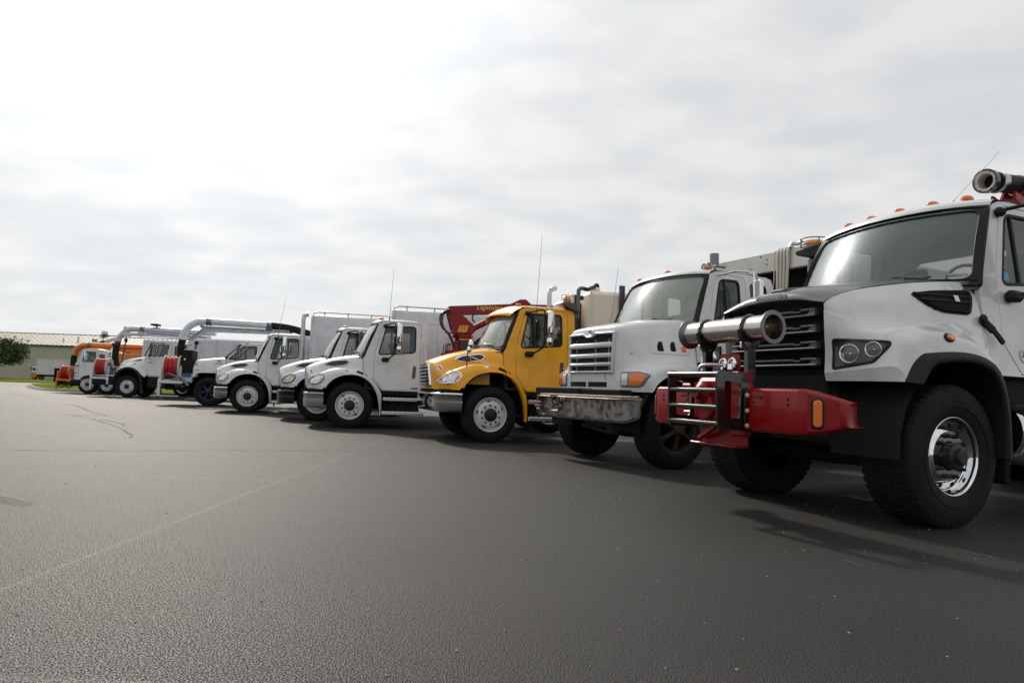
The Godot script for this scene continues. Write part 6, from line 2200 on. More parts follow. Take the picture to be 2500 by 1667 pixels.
	s = Shape.new()
	s.tube([Vector3(2.02, 1.0, -0.35), Vector3(2.02, 3.36, -0.35)], 0.075, 18, false)
	s.tube([Vector3(2.02, 3.36, -0.35), Vector3(2.02, 2.9, -0.35)], 0.066, 18, false)
	put(t, "exhaust_stack", s, M.grey_metal)
	whip_antenna(t, Vector3(0.42, 2.02, -1.05), Vector3(0.62, 3.08, -1.12))
	box_part(t, "cab_marker", Vector3(0.9, 2.83, 0.9), Vector3(0.2, 0.03, 0.06), M.grey_metal, 0.01)
	# refuse body behind the cab: its front beam, the dark gap below it, its side and hydraulic lines
	s = Shape.new()
	s.box(Vector3(2.66, 3.19, 0), Vector3(0.14, 0.32, 2.44), 0.012)
	s.box(Vector3(2.64, 1.95, 1.18), Vector3(0.1, 2.1, 0.08), 0.01)
	s.box(Vector3(2.64, 1.95, -1.18), Vector3(0.1, 2.1, 0.08), 0.01)
	s.slab(v2s([[2.72, 1.1], [5.9, 1.1], [6.2, 2.2], [6.0, 3.3], [2.72, 3.3]]), [], func(u: float, v: float, d: float) -> Vector3: return Vector3(u, v, 1.17 + d), 0.0, 0.05, 0.02)
	s.slab(v2s([[2.72, 1.1], [5.9, 1.1], [6.2, 2.2], [6.0, 3.3], [2.72, 3.3]]), [], func(u: float, v: float, d: float) -> Vector3: return Vector3(u, v, -1.17 - d), 0.0, 0.05, 0.02)
	s.box(Vector3(4.4, 3.29, 0), Vector3(3.3, 0.04, 2.36), 0.01)
	for x in [3.4, 4.2, 5.0]:
		s.box(Vector3(x, 2.2, 1.23), Vector3(0.09, 2.1, 0.06), 0.012)
	var body := put(t, "refuse_body", s, M.cream_paint)
	box_part(body, "front_bulkhead", Vector3(2.95, 2.1, 0), Vector3(0.06, 2.1, 2.3), M.under_black, 0.004)
	box_part(body, "body_floor", Vector3(4.4, 1.12, 0), Vector3(3.4, 0.08, 2.3), M.under_black, 0.004)
	for q in [[-0.9, 3.2], [0.25, 3.24], [-0.1, 3.13], [0.25, 3.16], [0.12, 3.3]]:
		s = Shape.new()
		s.lathe([Vector2(0, 0.014), Vector2(0.004, 0.013), Vector2(0.004, 0)], Vector3(2.59, q[1], q[0]), Vector3.LEFT, 10)
		put(body, "bolt_hole", s, M.under_black)
	for k in 4:
		var z := 0.5 + k * 0.065
		s = Shape.new()
		s.tube(curve([Vector3(2.7, 3.37, z), Vector3(2.6, 3.36, z), Vector3(2.555, 3.3, z), Vector3(2.55, 3.1, z), Vector3(2.55, 2.4, z - 0.01 * k), Vector3(2.56, 1.6, z)], 4), 0.024, 10)
		put(body, "hydraulic_line", s, M.reel_cream)
	s = Shape.new()
	s.tube(curve([Vector3(2.58, 3.34, 0.47), Vector3(2.56, 3.3, 0.43), Vector3(2.55, 2.9, 0.43), Vector3(2.55, 2.5, 0.4), Vector3(2.55, 2.0, 0.5)], 4), 0.009, 8)
	put(body, "hydraulic_line", s, M.reel_cream)
	s = Shape.new()
	s.tube(curve([Vector3(2.58, 3.36, 0.72), Vector3(2.6, 3.42, 0.74), Vector3(2.62, 3.41, 0.82), Vector3(2.62, 3.42, 0.9)], 4), 0.035, 10)
	put(body, "pipe_fitting", s, M.aluminium)


# ---------------------------------------------------------------- the vacuum trucks at the far end
func plain_cab(t: Node3D, paint: Material, outline: Array, wins: Array, zb: float, lean: float, ws: Array, roof: Array, o := {}) -> void:
	var ybase: float = o.get("ybase", 1.0)
	for sg in [1.0, -1.0]:
		var fn := func(u: float, v: float, d: float) -> Vector3: return Vector3(u, v, sg * (zb - lean * (v - ybase) + d))
		var s := Shape.new()
		s.slab(outline, wins, fn, -0.05, 0.0, 0.015)
		put(t, "cab_side", s, paint)
		for w in wins:
			s = Shape.new()
			s.slab(Shape.inset(Shape.wound(w, true), -0.012), [Shape.inset(Shape.wound(w, true), 0.016)], fn, -0.03, 0.006, 0.004)
			var sl := put(t, "window_seal", s, M.black_plastic)
			put(sl, "window", poly_sheet(w, fn, -0.012), M.glass)
		for l in o.get("lines", []):
			s = Shape.new()
			s.slab(l, [], fn, -0.004, 0.003, 0.001)
			put(t, "door_line", s, M.under_black)
	var s := Shape.new()
	var rows := []
	for p in roof:
		var row := []
		for k in 9:
			var z := lerpf(-1.0, 1.0, k / 8.0)
			row.append(Vector3(p[0], p[1] + 0.05 * (1 - pow(absf(z), 3.0)), z * (zb - lean * (p[1] - ybase))))
		rows.append(row)
	s.grid(rows, true)
	put(t, "roof", s, paint)
	var bend: float = o.get("bend", 0.12)
	var wf := func(u: float, v: float, d: float) -> Vector3:
		var a := Vector3(ws[0][0], ws[0][1], 0).lerp(Vector3(ws[1][0], ws[1][1], 0), v)
		return Vector3(a.x - bend * (1 - u * u) - d, a.y, u * (zb - lean * (a.y - ybase) - 0.02))
	s = Shape.new()
	s.slab(fine(v2s([[-1, 0], [1, 0], [1, 1], [-1, 1]]), 0.2), [fine(rpoly(v2s([[-0.93, 0.07], [0.93, 0.07], [0.93, 0.93], [-0.93, 0.93]]), 0.08), 0.2)], wf, -0.03, 0.008, 0.004)
	put(t, "windshield_frame", s, M.black_plastic)
	rows = []
	for i in 3:
		var row := []
		for k in 11:
			row.append(wf.call(lerpf(-0.97, 0.97, k / 10.0), lerpf(0.02, 0.98, i / 2.0), -0.006))
		rows.append(row)
	s = Shape.new()
	s.grid(rows)
	put(t, "windshield", s, M.glass)
	box_part(t, "cab_floor", Vector3((ws[0][0] + roof[-1][0]) / 2 + 0.15, ybase + 0.1, 0), Vector3(roof[-1][0] - ws[0][0] - 0.35, 0.08, zb * 1.9), M.interior)
	for z in [0.5, -0.5]:
		box_part(t, "seat", Vector3(roof[-1][0] - 0.45, ws[0][1] - 0.05, z), Vector3(0.16, 0.9, 0.5), M.seat_cloth, 0.05)
	box_part(t, "dashboard", Vector3(ws[0][0] + 0.28, ws[0][1] - 0.12, 0), Vector3(0.3, 0.26, zb * 1.84), M.dash_grey, 0.05)


func hose_reel(t: Node3D, c: Vector3, r: float, w: float, flange: Material) -> void:
	# a big reel of red sewer hose on a front mount, its axle lengthways
	var o := Node3D.new()
	o.name = "hose_reel"
	t.add_child(o)
	var s := Shape.new()
	var prof := []
	var n := 11
	for k in n:
		var x0 := -w / 2 + w * k / n
		var dr := 0.0 if k != 3 and k != 6 else -0.045
		for i in 5:
			var a := PI * i / 4.0
			prof.append(Vector2(x0 + w / n * (0.5 - 0.46 * cos(a)), r * 0.88 + dr + sin(a) * 0.02))
	s.lathe(prof, c, Vector3.RIGHT, 40, true)
	put(o, "red_hose", s, M.hose_red)
	for sg in [1.0, -1.0]:
		s = Shape.new()
		s.lathe([Vector2(-0.02, r * 0.5), Vector2(-0.02, r), Vector2(0.0, r * 1.02), Vector2(0.03, r * 1.0), Vector2(0.035, r * 0.9), Vector2(0.03, r * 0.55), Vector2(-0.02, r * 0.5)], c + Vector3(sg * w / 2, 0, 0), Vector3.RIGHT * sg, 40)
		put(o, "reel_flange", s, flange)
	s = Shape.new()
	s.lathe([Vector2(-w / 2, r * 0.45), Vector2(w / 2, r * 0.45), Vector2(w / 2, 0.0)], c, Vector3.RIGHT, 24)
	put(o, "drum", s, M.under_black)
	s = Shape.new()
	s.box(c + Vector3(w / 2 + 0.1, -0.12, 0), Vector3(0.14, 0.6, 0.3), 0.03)
	s.ball(c + Vector3(w / 2 + 0.2, 0.0, 0.05), Vector3(0.12, 0.14, 0.14), 12)
	put(o, "drive_motor", s, M.grey_metal)
	s = Shape.new()
	s.box(c + Vector3(w / 2 + 0.06, -0.2, 0.2), Vector3(0.08, 0.56, 0.1), 0.02)
	s.box(c + Vector3(-w / 2 - 0.07, -r + 0.1, 0.3), Vector3(0.08, 0.62, 0.3), 0.02)
	s.box(c + Vector3(-w / 2 - 0.09, -r - 0.25, 0.42), Vector3(0.1, 0.6, 0.12), 0.02)
	s.box(c + Vector3(0.05, -r - 0.06, 0.3), Vector3(w + 0.3, 0.1, 0.4), 0.02)
	put(o, "reel_frame", s, flange if flange == M.orange_paint else M.cool_white_paint)


func boom(t: Node3D, pts: Array, r: float, m: Material, joints: Array, called := "suction_boom") -> Node3D:
	var s := Shape.new()
	s.tube(curve(pts.map(v3), 5), r, 20)
	var b := put(t, called, s, m)
	for j in joints:
		s = Shape.new()
		var d := (v3(j[1]) - v3(j[0])).normalized()
		s.lathe([Vector2(-0.09, r), Vector2(-0.09, r * 1.16), Vector2(-0.06, r * 1.16), Vector2(-0.06, r * 1.05), Vector2(0.06, r * 1.05), Vector2(0.06, r * 1.16), Vector2(0.09, r * 1.16), Vector2(0.09, r)], v3(j[0]), d, 20)
		put(b, "pipe_coupling", s, M.grey_metal)
	return b


func blue_wheel_truck() -> void:
	var t := thing("vacuum_truck", "white vacuum truck with dark blue wheels, arched white pipe boom and red hose reel", "truck", Vector3(-11.56, 0, -26.62), 15, "trucks parked in the row")
	var P: Material = M.white_paint
	chassis(t, 6.2, 4.8, 0.53, true, 0.7)
	for z in [1.05, -1.05]:
		wheel(t, Vector3(0, 0.53, z), "blue_spoke", 0.53, 0.3)
	wheel_wells(t, -0.02, 0.6, 0.62, 0.5, 1.04, 0.6)
	var half := cgrid(tab([
		[[-0.62, 1.04, 0], [-0.62, 1.04, 0.5], [-0.615, 1.04, 0.8], [-0.59, 1.04, 0.98], [-0.54, 1.04, 1.04]],
		[[-0.63, 1.4, 0], [-0.63, 1.4, 0.5], [-0.625, 1.4, 0.8], [-0.58, 1.36, 0.99], [-0.48, 1.13, 1.05]],
		[[-0.6, 1.67, 0], [-0.6, 1.665, 0.5], [-0.56, 1.6, 0.82], [-0.48, 1.42, 1.0], [-0.4, 1.2, 1.055]],
		[[-0.48, 1.735, 0], [-0.48, 1.73, 0.5], [-0.44, 1.66, 0.84], [-0.3, 1.43, 1.0], [-0.3, 1.225, 1.055]],
		[[0.0, 1.81, 0], [0.0, 1.8, 0.5], [0.0, 1.73, 0.86], [0.0, 1.45, 1.0], [0.0, 1.23, 1.055]],
		[[0.4, 1.86, 0], [0.4, 1.85, 0.52], [0.42, 1.78, 0.9], [0.42, 1.46, 1.0], [0.4, 1.23, 1.055]],
		[[0.5, 1.87, 0], [0.5, 1.86, 0.52], [0.52, 1.78, 0.92], [0.54, 1.46, 1.0], [0.55, 1.1, 1.04]],
	]), 4, 4)
	var s := Shape.new()
	s.grid(both_sides(half))
	var hood := put(t, "hood", s, P)
	var side := drape(half)
	patch(hood, "turn_signal", side, v2s([[-0.53, 1.48], [-0.45, 1.48], [-0.45, 1.58], [-0.53, 1.58]]), 0.02, M.amber, [], 0.006)
	patch(hood, "side_marker", side, v2s([[-0.48, 1.31], [-0.36, 1.31], [-0.36, 1.345], [-0.48, 1.345]]), 0.015, M.amber, [], 0.005)
	words(hood, "lettering", "700", 0.09, M.letter_black, side.call(0.3, 1.68, 0.01), Basis(Vector3.RIGHT, -0.2), 0.003, "Droid Sans", true)
	patch(hood, "name_strip", side, v2s([[0.14, 1.58], [0.42, 1.585], [0.42, 1.605], [0.14, 1.6]]), 0.006, M.letter_black, [], 0.001)
	box_part(hood, "hood_gap", Vector3(0.53, 1.55, 0), Vector3(0.03, 0.5, 1.86), M.under_black)
	var outline := v2s([[0.54, 1.05], [0.54, 1.76], [1.02, 2.3], [1.12, 2.36], [1.95, 2.38], [2.02, 2.3], [2.04, 0.95], [0.7, 0.95]])
	var win := rpoly(v2s([[0.63, 1.77], [1.1, 2.285], [1.6, 2.3], [1.6, 1.77]]), 0.03)
	plain_cab(t, P, outline, [win], 1.0, 0.06, [[0.5, 1.84], [1.0, 2.36]], [[0.98, 2.35], [1.14, 2.38], [1.9, 2.4], [2.03, 2.3]], {"bend": 0.15, "lines": [v2s([[1.71, 1.0], [1.72, 1.0], [1.72, 2.3], [1.71, 2.3]])]})
	for z in [-0.5, 0.0, 0.5]:
		s = Shape.new()
		s.ball(Vector3(1.2, 2.45, z), Vector3(0.07, 0.03, 0.05), 10)
		put(t, "clearance_lamp", s, M.amber)
	for sg in [1.0, -1.0]:
		s = Shape.new()
		s.tube([Vector3(0.8, 2.25, sg * 0.98), Vector3(0.95, 2.3, sg * 1.25), Vector3(0.9, 1.6, sg * 1.25), Vector3(0.75, 1.62, sg * 1.0)], 0.015, 6)
		s.box(Vector3(1.0, 2.05, sg * 1.25), Vector3(0.07, 0.42, 0.16), 0.02)
		put(t, "side_mirror", s, M.gloss_black)
	# front mount: reel, black radiator housing, blue panel, valves
	hose_reel(t, Vector3(-1.33, 1.36, 0.72), 0.47, 0.5, M.reel_cream)
	s = Shape.new()
	s.box(Vector3(-0.82, 1.62, 0.4), Vector3(0.34, 0.86, 1.1), 0.015)
	put(t, "radiator_housing", s, M.under_black)
	box_part(t, "gauge_plate", Vector3(-0.9, 1.7, 0.96), Vector3(0.06, 0.07, 0.02), M.sticker_white, 0.006)
	box_part(t, "blue_panel", Vector3(-0.78, 1.13, 0.97), Vector3(0.3, 0.12, 0.03), M.stripe_blue, 0.006)
	s = Shape.new()
	s.box(Vector3(-0.95, 0.95, 0), Vector3(0.7, 0.24, 1.8), 0.03)
	s.box(Vector3(-1.2, 0.9, 0.7), Vector3(1.0, 0.1, 0.5), 0.02)
	put(t, "front_mount", s, M.cool_white_paint)
	s = Shape.new()
	s.bar(Vector3(-1.25, 0.86, 1.06), Vector3(-0.98, 0.98, 1.1), 0.22, 0.2, 0.02)
	s.bar(Vector3(-0.95, 1.0, 1.12), Vector3(-0.68, 0.72, 1.12), 0.08, 0.1, 0.02)
	s.tube(curve([Vector3(-1.48, 1.06, 1.05), Vector3(-1.42, 1.15, 1.08), Vector3(-1.2, 1.08, 1.1), Vector3(-1.0, 1.02, 1.1)], 4), 0.04, 10)
	s.ball(Vector3(-1.05, 0.8, 1.0), Vector3(0.16, 0.16, 0.14))
	s.tube([Vector3(-1.1, 0.75, 0.9), Vector3(-0.85, 0.72, 1.1)], 0.07, 12)
	put(t, "valve_assembly", s, M.grey_metal)
	s = Shape.new()
	s.tube([Vector3(-1.04, 1.0, 1.08), Vector3(-1.06, 1.55, 1.0)], 0.018, 8)
	put(t, "lever", s, M.aluminium)
	s = Shape.new()
	s.box(Vector3(-1.2, 0.7, 0.3), Vector3(0.7, 0.3, 1.2), 0.05)
	s.tube([Vector3(-1.35, 0.66, 0.8), Vector3(-0.8, 0.62, 0.95)], 0.09, 10)
	put(t, "hydraulic_block", s, M.under_black)
	# boom: suction pipe, the beam below it, the black elbow hoses
	boom(t, [[-1.22, 2.5, 0], [-1.14, 2.78, 0], [-0.93, 3.06, 0], [-0.65, 3.2, 0], [-0.33, 3.225, 0], [0.8, 3.22, 0], [1.95, 3.2, 0]], 0.135, M.cool_white_paint, [[[-0.3, 3.225, 0], [0.8, 3.22, 0]], [[1.93, 3.2, 0], [2.2, 3.2, 0]]])
	s = Shape.new()
	s.slab(rpoly(v2s([[-0.98, 2.52], [-0.86, 2.46], [-0.3, 2.82], [2.7, 2.86], [2.7, 3.04], [-0.38, 3.03], [-0.55, 3.1], [-0.6, 3.02], [-0.5, 2.95]]), 0.02), [], func(u: float, v: float, d: float) -> Vector3: return Vector3(u, v, 0.12 + d), -0.09, 0.09, 0.015)
	s.box(Vector3(-1.05, 2.5, 0.05), Vector3(0.42, 0.07, 0.2), 0.02)
	put(t, "boom_beam", s, M.cool_white_paint)
	s = Shape.new()
	s.tube([Vector3(-0.45, 3.035, 0.16), Vector3(0.6, 3.03, 0.18), Vector3(1.6, 3.03, 0.18), Vector3(1.75, 2.95, 0.22)], 0.016, 6)
	put(t, "hydraulic_line", s, M.gloss_black)
	s = Shape.new()
	s.tube(curve([Vector3(2.0, 3.2, 0), Vector3(2.5, 3.17, 0), Vector3(3.0, 3.08, 0), Vector3(3.6, 2.9, 0), Vector3(4.0, 2.6, 0)], 5), 0.14, 16)
	put(t, "suction_hose", s, M.under_black)
	s = Shape.new()
	s.tube(curve([Vector3(-1.2, 2.5, 0), Vector3(-1.24, 2.2, 0), Vector3(-1.22, 1.8, 0), Vector3(-1.15, 1.4, 0.0)], 4), 0.13, 16)
	put(t, "suction_hose", s, M.under_black)
	s = Shape.new()
	s.tube([Vector3(-0.66, 2.45, 0.2), Vector3(-0.68, 2.3, 0.2), Vector3(-0.72, 1.5, 0.3)], 0.04, 8)
	s.lathe([Vector2(0, 0.07), Vector2(0.12, 0.09), Vector2(0.14, 0.0)], Vector3(-0.66, 2.3, 0.2), Vector3.UP, 12)
	put(t, "prop_rod", s, M.gloss_black)
	s = Shape.new()
	s.tube(curve([Vector3(-0.95, 2.05, 0.2), Vector3(-0.95, 2.22, 0.2), Vector3(-0.92, 2.3, 0.2), Vector3(-0.83, 2.29, 0.2)], 4), 0.05, 12)
	s.box(Vector3(-0.85, 2.08, 0.2), Vector3(0.4, 0.06, 0.3), 0.015)
	put(t, "overflow_pipe", s, M.reel_cream)
	box_part(t, "boom_lamp", Vector3(1.95, 3.06, 0.22), Vector3(0.26, 0.14, 0.14), M.gloss_black, 0.05)
	beacon(t, Vector3(1.05, 2.86, 0.4), 0.05, 0.1, false)
	# what stands behind the cab: tall silencers, debris bin, water tank
	s = Shape.new()
	for q in [[0.72, 2.88], [1.14, 2.86], [1.28, 2.95]]:
		s.tube([Vector3(q[0] + 1.4, 1.0, -0.75), Vector3(q[0] + 1.4, q[1] + 0.12, -0.75)], 0.12, 18)
	put(t, "silencer", s, M.grey_metal)
	box_part(t, "debris_body", Vector3(4.2, 1.95, 0), Vector3(3.4, 1.7, 2.3), M.box_white, 0.06)
	for x in [3.0, 3.8, 4.6]:
		box_part(t, "body_rib", Vector3(x, 1.95, 1.17), Vector3(0.08, 1.6, 0.05), M.box_white, 0.012)


func reel_truck() -> void:
	var t := thing("vacuum_truck", "white vacuum truck with blue striped boom, black fender flare and red hose reel in front", "truck", Vector3(-18.57, 0, -34.01), 7, "trucks parked in the row")
	var P: Material = M.white_paint
	chassis(t, 6.4, 5.0, 0.52, true, 0.7)
	for z in [1.1, -1.1]:
		wheel(t, Vector3(0, 0.52, z), "steel", 0.52, 0.3, 5)
	wheel_wells(t, 0.0, 0.66, 0.66, 0.5, 1.08, 0.6)
	var half := cgrid(tab([
		[[-0.66, 1.16, 0], [-0.65, 1.16, 0.45], [-0.6, 1.16, 0.8], [-0.58, 1.15, 1.0], [-0.52, 1.14, 1.1]],
		[[-0.66, 1.45, 0], [-0.64, 1.45, 0.45], [-0.58, 1.34, 0.8], [-0.5, 1.3, 1.02], [-0.44, 1.25, 1.13]],
		[[-0.58, 1.72, 0], [-0.56, 1.71, 0.45], [-0.5, 1.56, 0.72], [-0.38, 1.46, 1.0], [-0.32, 1.35, 1.15]],
		[[-0.3, 1.84, 0], [-0.3, 1.82, 0.5], [-0.25, 1.66, 0.74], [-0.15, 1.56, 1.0], [-0.12, 1.43, 1.15]],
		[[0.03, 1.92, 0], [0.03, 1.9, 0.52], [0.05, 1.72, 0.78], [0.05, 1.57, 1.02], [0.08, 1.44, 1.15]],
		[[0.4, 1.98, 0], [0.4, 1.96, 0.58], [0.4, 1.75, 0.85], [0.35, 1.53, 1.03], [0.35, 1.35, 1.15]],
		[[0.62, 2.01, 0], [0.64, 1.98, 0.7], [0.66, 1.75, 0.95], [0.6, 1.4, 1.04], [0.58, 1.15, 1.14]],
		[[0.64, 2.01, 0], [0.66, 1.98, 0.7], [0.68, 1.75, 0.95], [0.85, 1.2, 1.04], [0.76, 0.98, 1.12]],
	]), 4, 4)
	var s := Shape.new()
	s.grid(both_sides(half))
	var hood := put(t, "hood", s, P)
	var side := drape(half)
	patch(hood, "vent_slot", side, rpoly(v2s([[0.1, 1.74], [0.45, 1.78], [0.48, 1.85], [0.35, 1.84], [0.2, 1.8]]), 0.03), 0.006, M.under_black, [], 0.002)
	patch(hood, "marker_lamp", side, rpoly(v2s([[0.16, 1.6], [0.28, 1.6], [0.28, 1.64], [0.18, 1.64]]), 0.01), 0.02, M.red_lens, [], 0.006)
	for sg in [1.0, -1.0]:
		var rows := []
		for k in 13:
			var a := lerpf(PI * 1.0, -0.1, k / 12.0)
			var c := Vector2(0.02, 0.78)
			var o1 := c + Vector2(cos(a) * 0.66, sin(a) * 0.68)
			var o2 := c + Vector2(cos(a) * 0.55, sin(a) * 0.54)
			rows.append([Vector3(o1.x, o1.y, sg * 1.12), Vector3(o1.x, o1.y, sg * 1.17), Vector3(o2.x, o2.y, sg * 1.18), Vector3(o2.x, o2.y, sg * 1.0)])
		rows.append([Vector3(0.8, 0.2, sg * 1.12), Vector3(0.8, 0.2, sg * 1.17), Vector3(0.62, 0.2, sg * 1.18), Vector3(0.62, 0.2, sg * 1.0)])
		s = Shape.new()
		s.grid(rows, sg > 0)
		put(t, "fender_flare", s, M.black_plastic)
	var outline := v2s([[0.66, 1.1], [0.67, 1.98], [0.9, 2.58], [1.0, 2.68], [2.3, 2.72], [2.4, 2.66], [2.42, 1.02], [0.92, 1.02]])
	plain_cab(t, P, outline, [rpoly(v2s([[0.8, 2.02], [1.0, 2.57], [1.14, 2.57], [1.14, 2.02]]), 0.03), rpoly(v2s([[1.2, 2.03], [1.22, 2.57], [1.74, 2.6], [1.66, 2.03]]), 0.03), rpoly(v2s([[2.02, 2.12], [2.02, 2.55], [2.22, 2.55], [2.22, 2.12]]), 0.04)], 1.03, 0.07, [[0.62, 2.02], [0.88, 2.66]], [[0.84, 2.66], [1.0, 2.72], [2.3, 2.74], [2.41, 2.66]], {"lines": [v2s([[1.84, 1.05], [1.85, 1.05], [1.86, 2.62], [1.85, 2.62]])]})
	words(t, "lettering", "7400", 0.09, M.grey_metal, Vector3(0.95, 1.7, 0.995), Basis(Vector3.RIGHT, -0.07), 0.003)
	for sg in [1.0, -1.0]:
		s = Shape.new()
		s.tube([Vector3(0.95, 2.6, sg * 0.95), Vector3(1.0, 2.66, sg * 1.25), Vector3(0.98, 1.9, sg * 1.25), Vector3(1.0, 1.85, sg * 1.0)], 0.016, 6)
		s.box(Vector3(1.02, 2.4, sg * 1.25), Vector3(0.07, 0.44, 0.18), 0.02)
		s.ball(Vector3(1.02, 2.08, sg * 1.25), Vector3(0.06, 0.1, 0.1), 10)
		s.box(Vector3(1.25, 2.68, sg * 1.02), Vector3(0.6, 0.03, 0.1), 0.01)
		put(t, "side_mirror", s, M.gloss_black)
		box_part(t, "battery_box", Vector3(1.45, 0.72, sg * 0.95), Vector3(1.1, 0.5, 0.3), M.under_black, 0.04)
		box_part(t, "sill_panel", Vector3(1.6, 1.08, sg * 1.03), Vector3(1.5, 0.02, 0.02), M.grey_metal, 0.003)
	hose_reel(t, Vector3(-1.33, 1.4, 0.6), 0.46, 0.5, M.reel_cream)
	s = Shape.new()
	s.box(Vector3(-1.0, 0.78, 0.2), Vector3(1.3, 0.42, 1.7), 0.04)
	put(t, "front_mount", s, M.under_black)
	s = Shape.new()
	s.tube([Vector3(-0.95, 1.0, 1.0), Vector3(-0.92, 0.6, 1.05)], 0.05, 8)
	s.bar(Vector3(-1.6, 0.98, 0.95), Vector3(-0.6, 1.02, 0.95), 0.06, 0.07)
	s.ball(Vector3(-0.93, 0.8, 1.05), Vector3(0.08, 0.1, 0.08), 8)
	put(t, "valve_assembly", s, M.cool_white_paint)
	# boom with its blue stripe
	boom(t, [[-1.05, 2.65, 0], [-0.98, 2.9, 0], [-0.9, 3.02, 0], [-0.7, 3.24, 0], [-0.45, 3.36, 0], [0.0, 3.37, 0], [0.9, 3.35, 0], [3.6, 3.32, 0]], 0.14, M.box_white, [[[0.1, 3.37, 0], [0.9, 3.35, 0]], [[-1.05, 2.66, 0], [-1.0, 2.85, 0]]])
	s = Shape.new()
	s.slab(v2s([[0.1, 3.02], [3.4, 2.94], [3.4, 3.16], [0.4, 3.22], [0.2, 3.18]]), [], func(u: float, v: float, d: float) -> Vector3: return Vector3(u, v, 0.1 + d), -0.09, 0.09, 0.015)
	s.tube([Vector3(-0.7, 3.1, 0.1), Vector3(0.3, 3.1, 0.1)], 0.08, 10)
	s.box(Vector3(-0.6, 3.05, 0.05), Vector3(0.34, 0.16, 0.24), 0.03)
	var beam := put(t, "boom_beam", s, M.box_white)
	var st := Shape.new()
	st.slab(v2s([[0.35, 3.14], [3.2, 3.05], [3.2, 3.1], [0.35, 3.19]]), [], func(u: float, v: float, d: float) -> Vector3: return Vector3(u, v, 0.19 + d), 0.0, 0.003, 0.001)
	put(beam, "blue_stripe", st, M.stripe_blue)
	s = Shape.new()
	s.lathe([Vector2(0, 0), Vector2(0.0, 0.15), Vector2(0.05, 0.15), Vector2(0.05, 0.0)], Vector3(0.1, 3.12, 0.18), Vector3.BACK, 24)
	put(beam, "sheave", s, M.reel_cream)
	s = Shape.new()
	s.tube(curve([Vector3(-1.04, 2.66, 0), Vector3(-1.08, 2.4, 0), Vector3(-1.1, 1.9, 0), Vector3(-1.0, 1.5, 0)], 4), 0.15, 14)
	put(t, "suction_hose", s, M.under_black)
	s = Shape.new()
	s.tube([Vector3(-0.6, 2.95, 0.1), Vector3(-0.62, 2.7, 0.1), Vector3(-0.7, 1.7, 0.2)], 0.035, 8)
	s.lathe([Vector2(0, 0.05), Vector2(0.14, 0.09), Vector2(0.18, 0.05), Vector2(0.2, 0)], Vector3(-0.61, 2.68, 0.1), Vector3.UP, 12)
	put(t, "prop_rod", s, M.gloss_black)
	beacon(t, Vector3(-0.72, 3.3, 0.0), 0.09, 0.17, false)
	s = Shape.new()
	s.box(Vector3(0.7, 3.62, 0), Vector3(0.34, 0.09, 0.5), 0.02)
	s.tube([Vector3(0.75, 3.48, 0), Vector3(0.75, 3.6, 0)], 0.04, 8)
	put(t, "camera_box", s, M.under_black)
	box_part(t, "debris_body", Vector3(4.6, 2.0, 0), Vector3(3.9, 1.95, 2.3), M.box_white, 0.08)
	for x in [3.2, 4.0, 4.8, 5.6]:
		box_part(t, "body_rib", Vector3(x, 2.0, 1.17), Vector3(0.09, 1.8, 0.05), M.box_white, 0.015)
	box_part(t, "body_tank", Vector3(1.6, 2.3, -1.5), Vector3(4.0, 1.3, 0.3), M.box_white, 0.06)


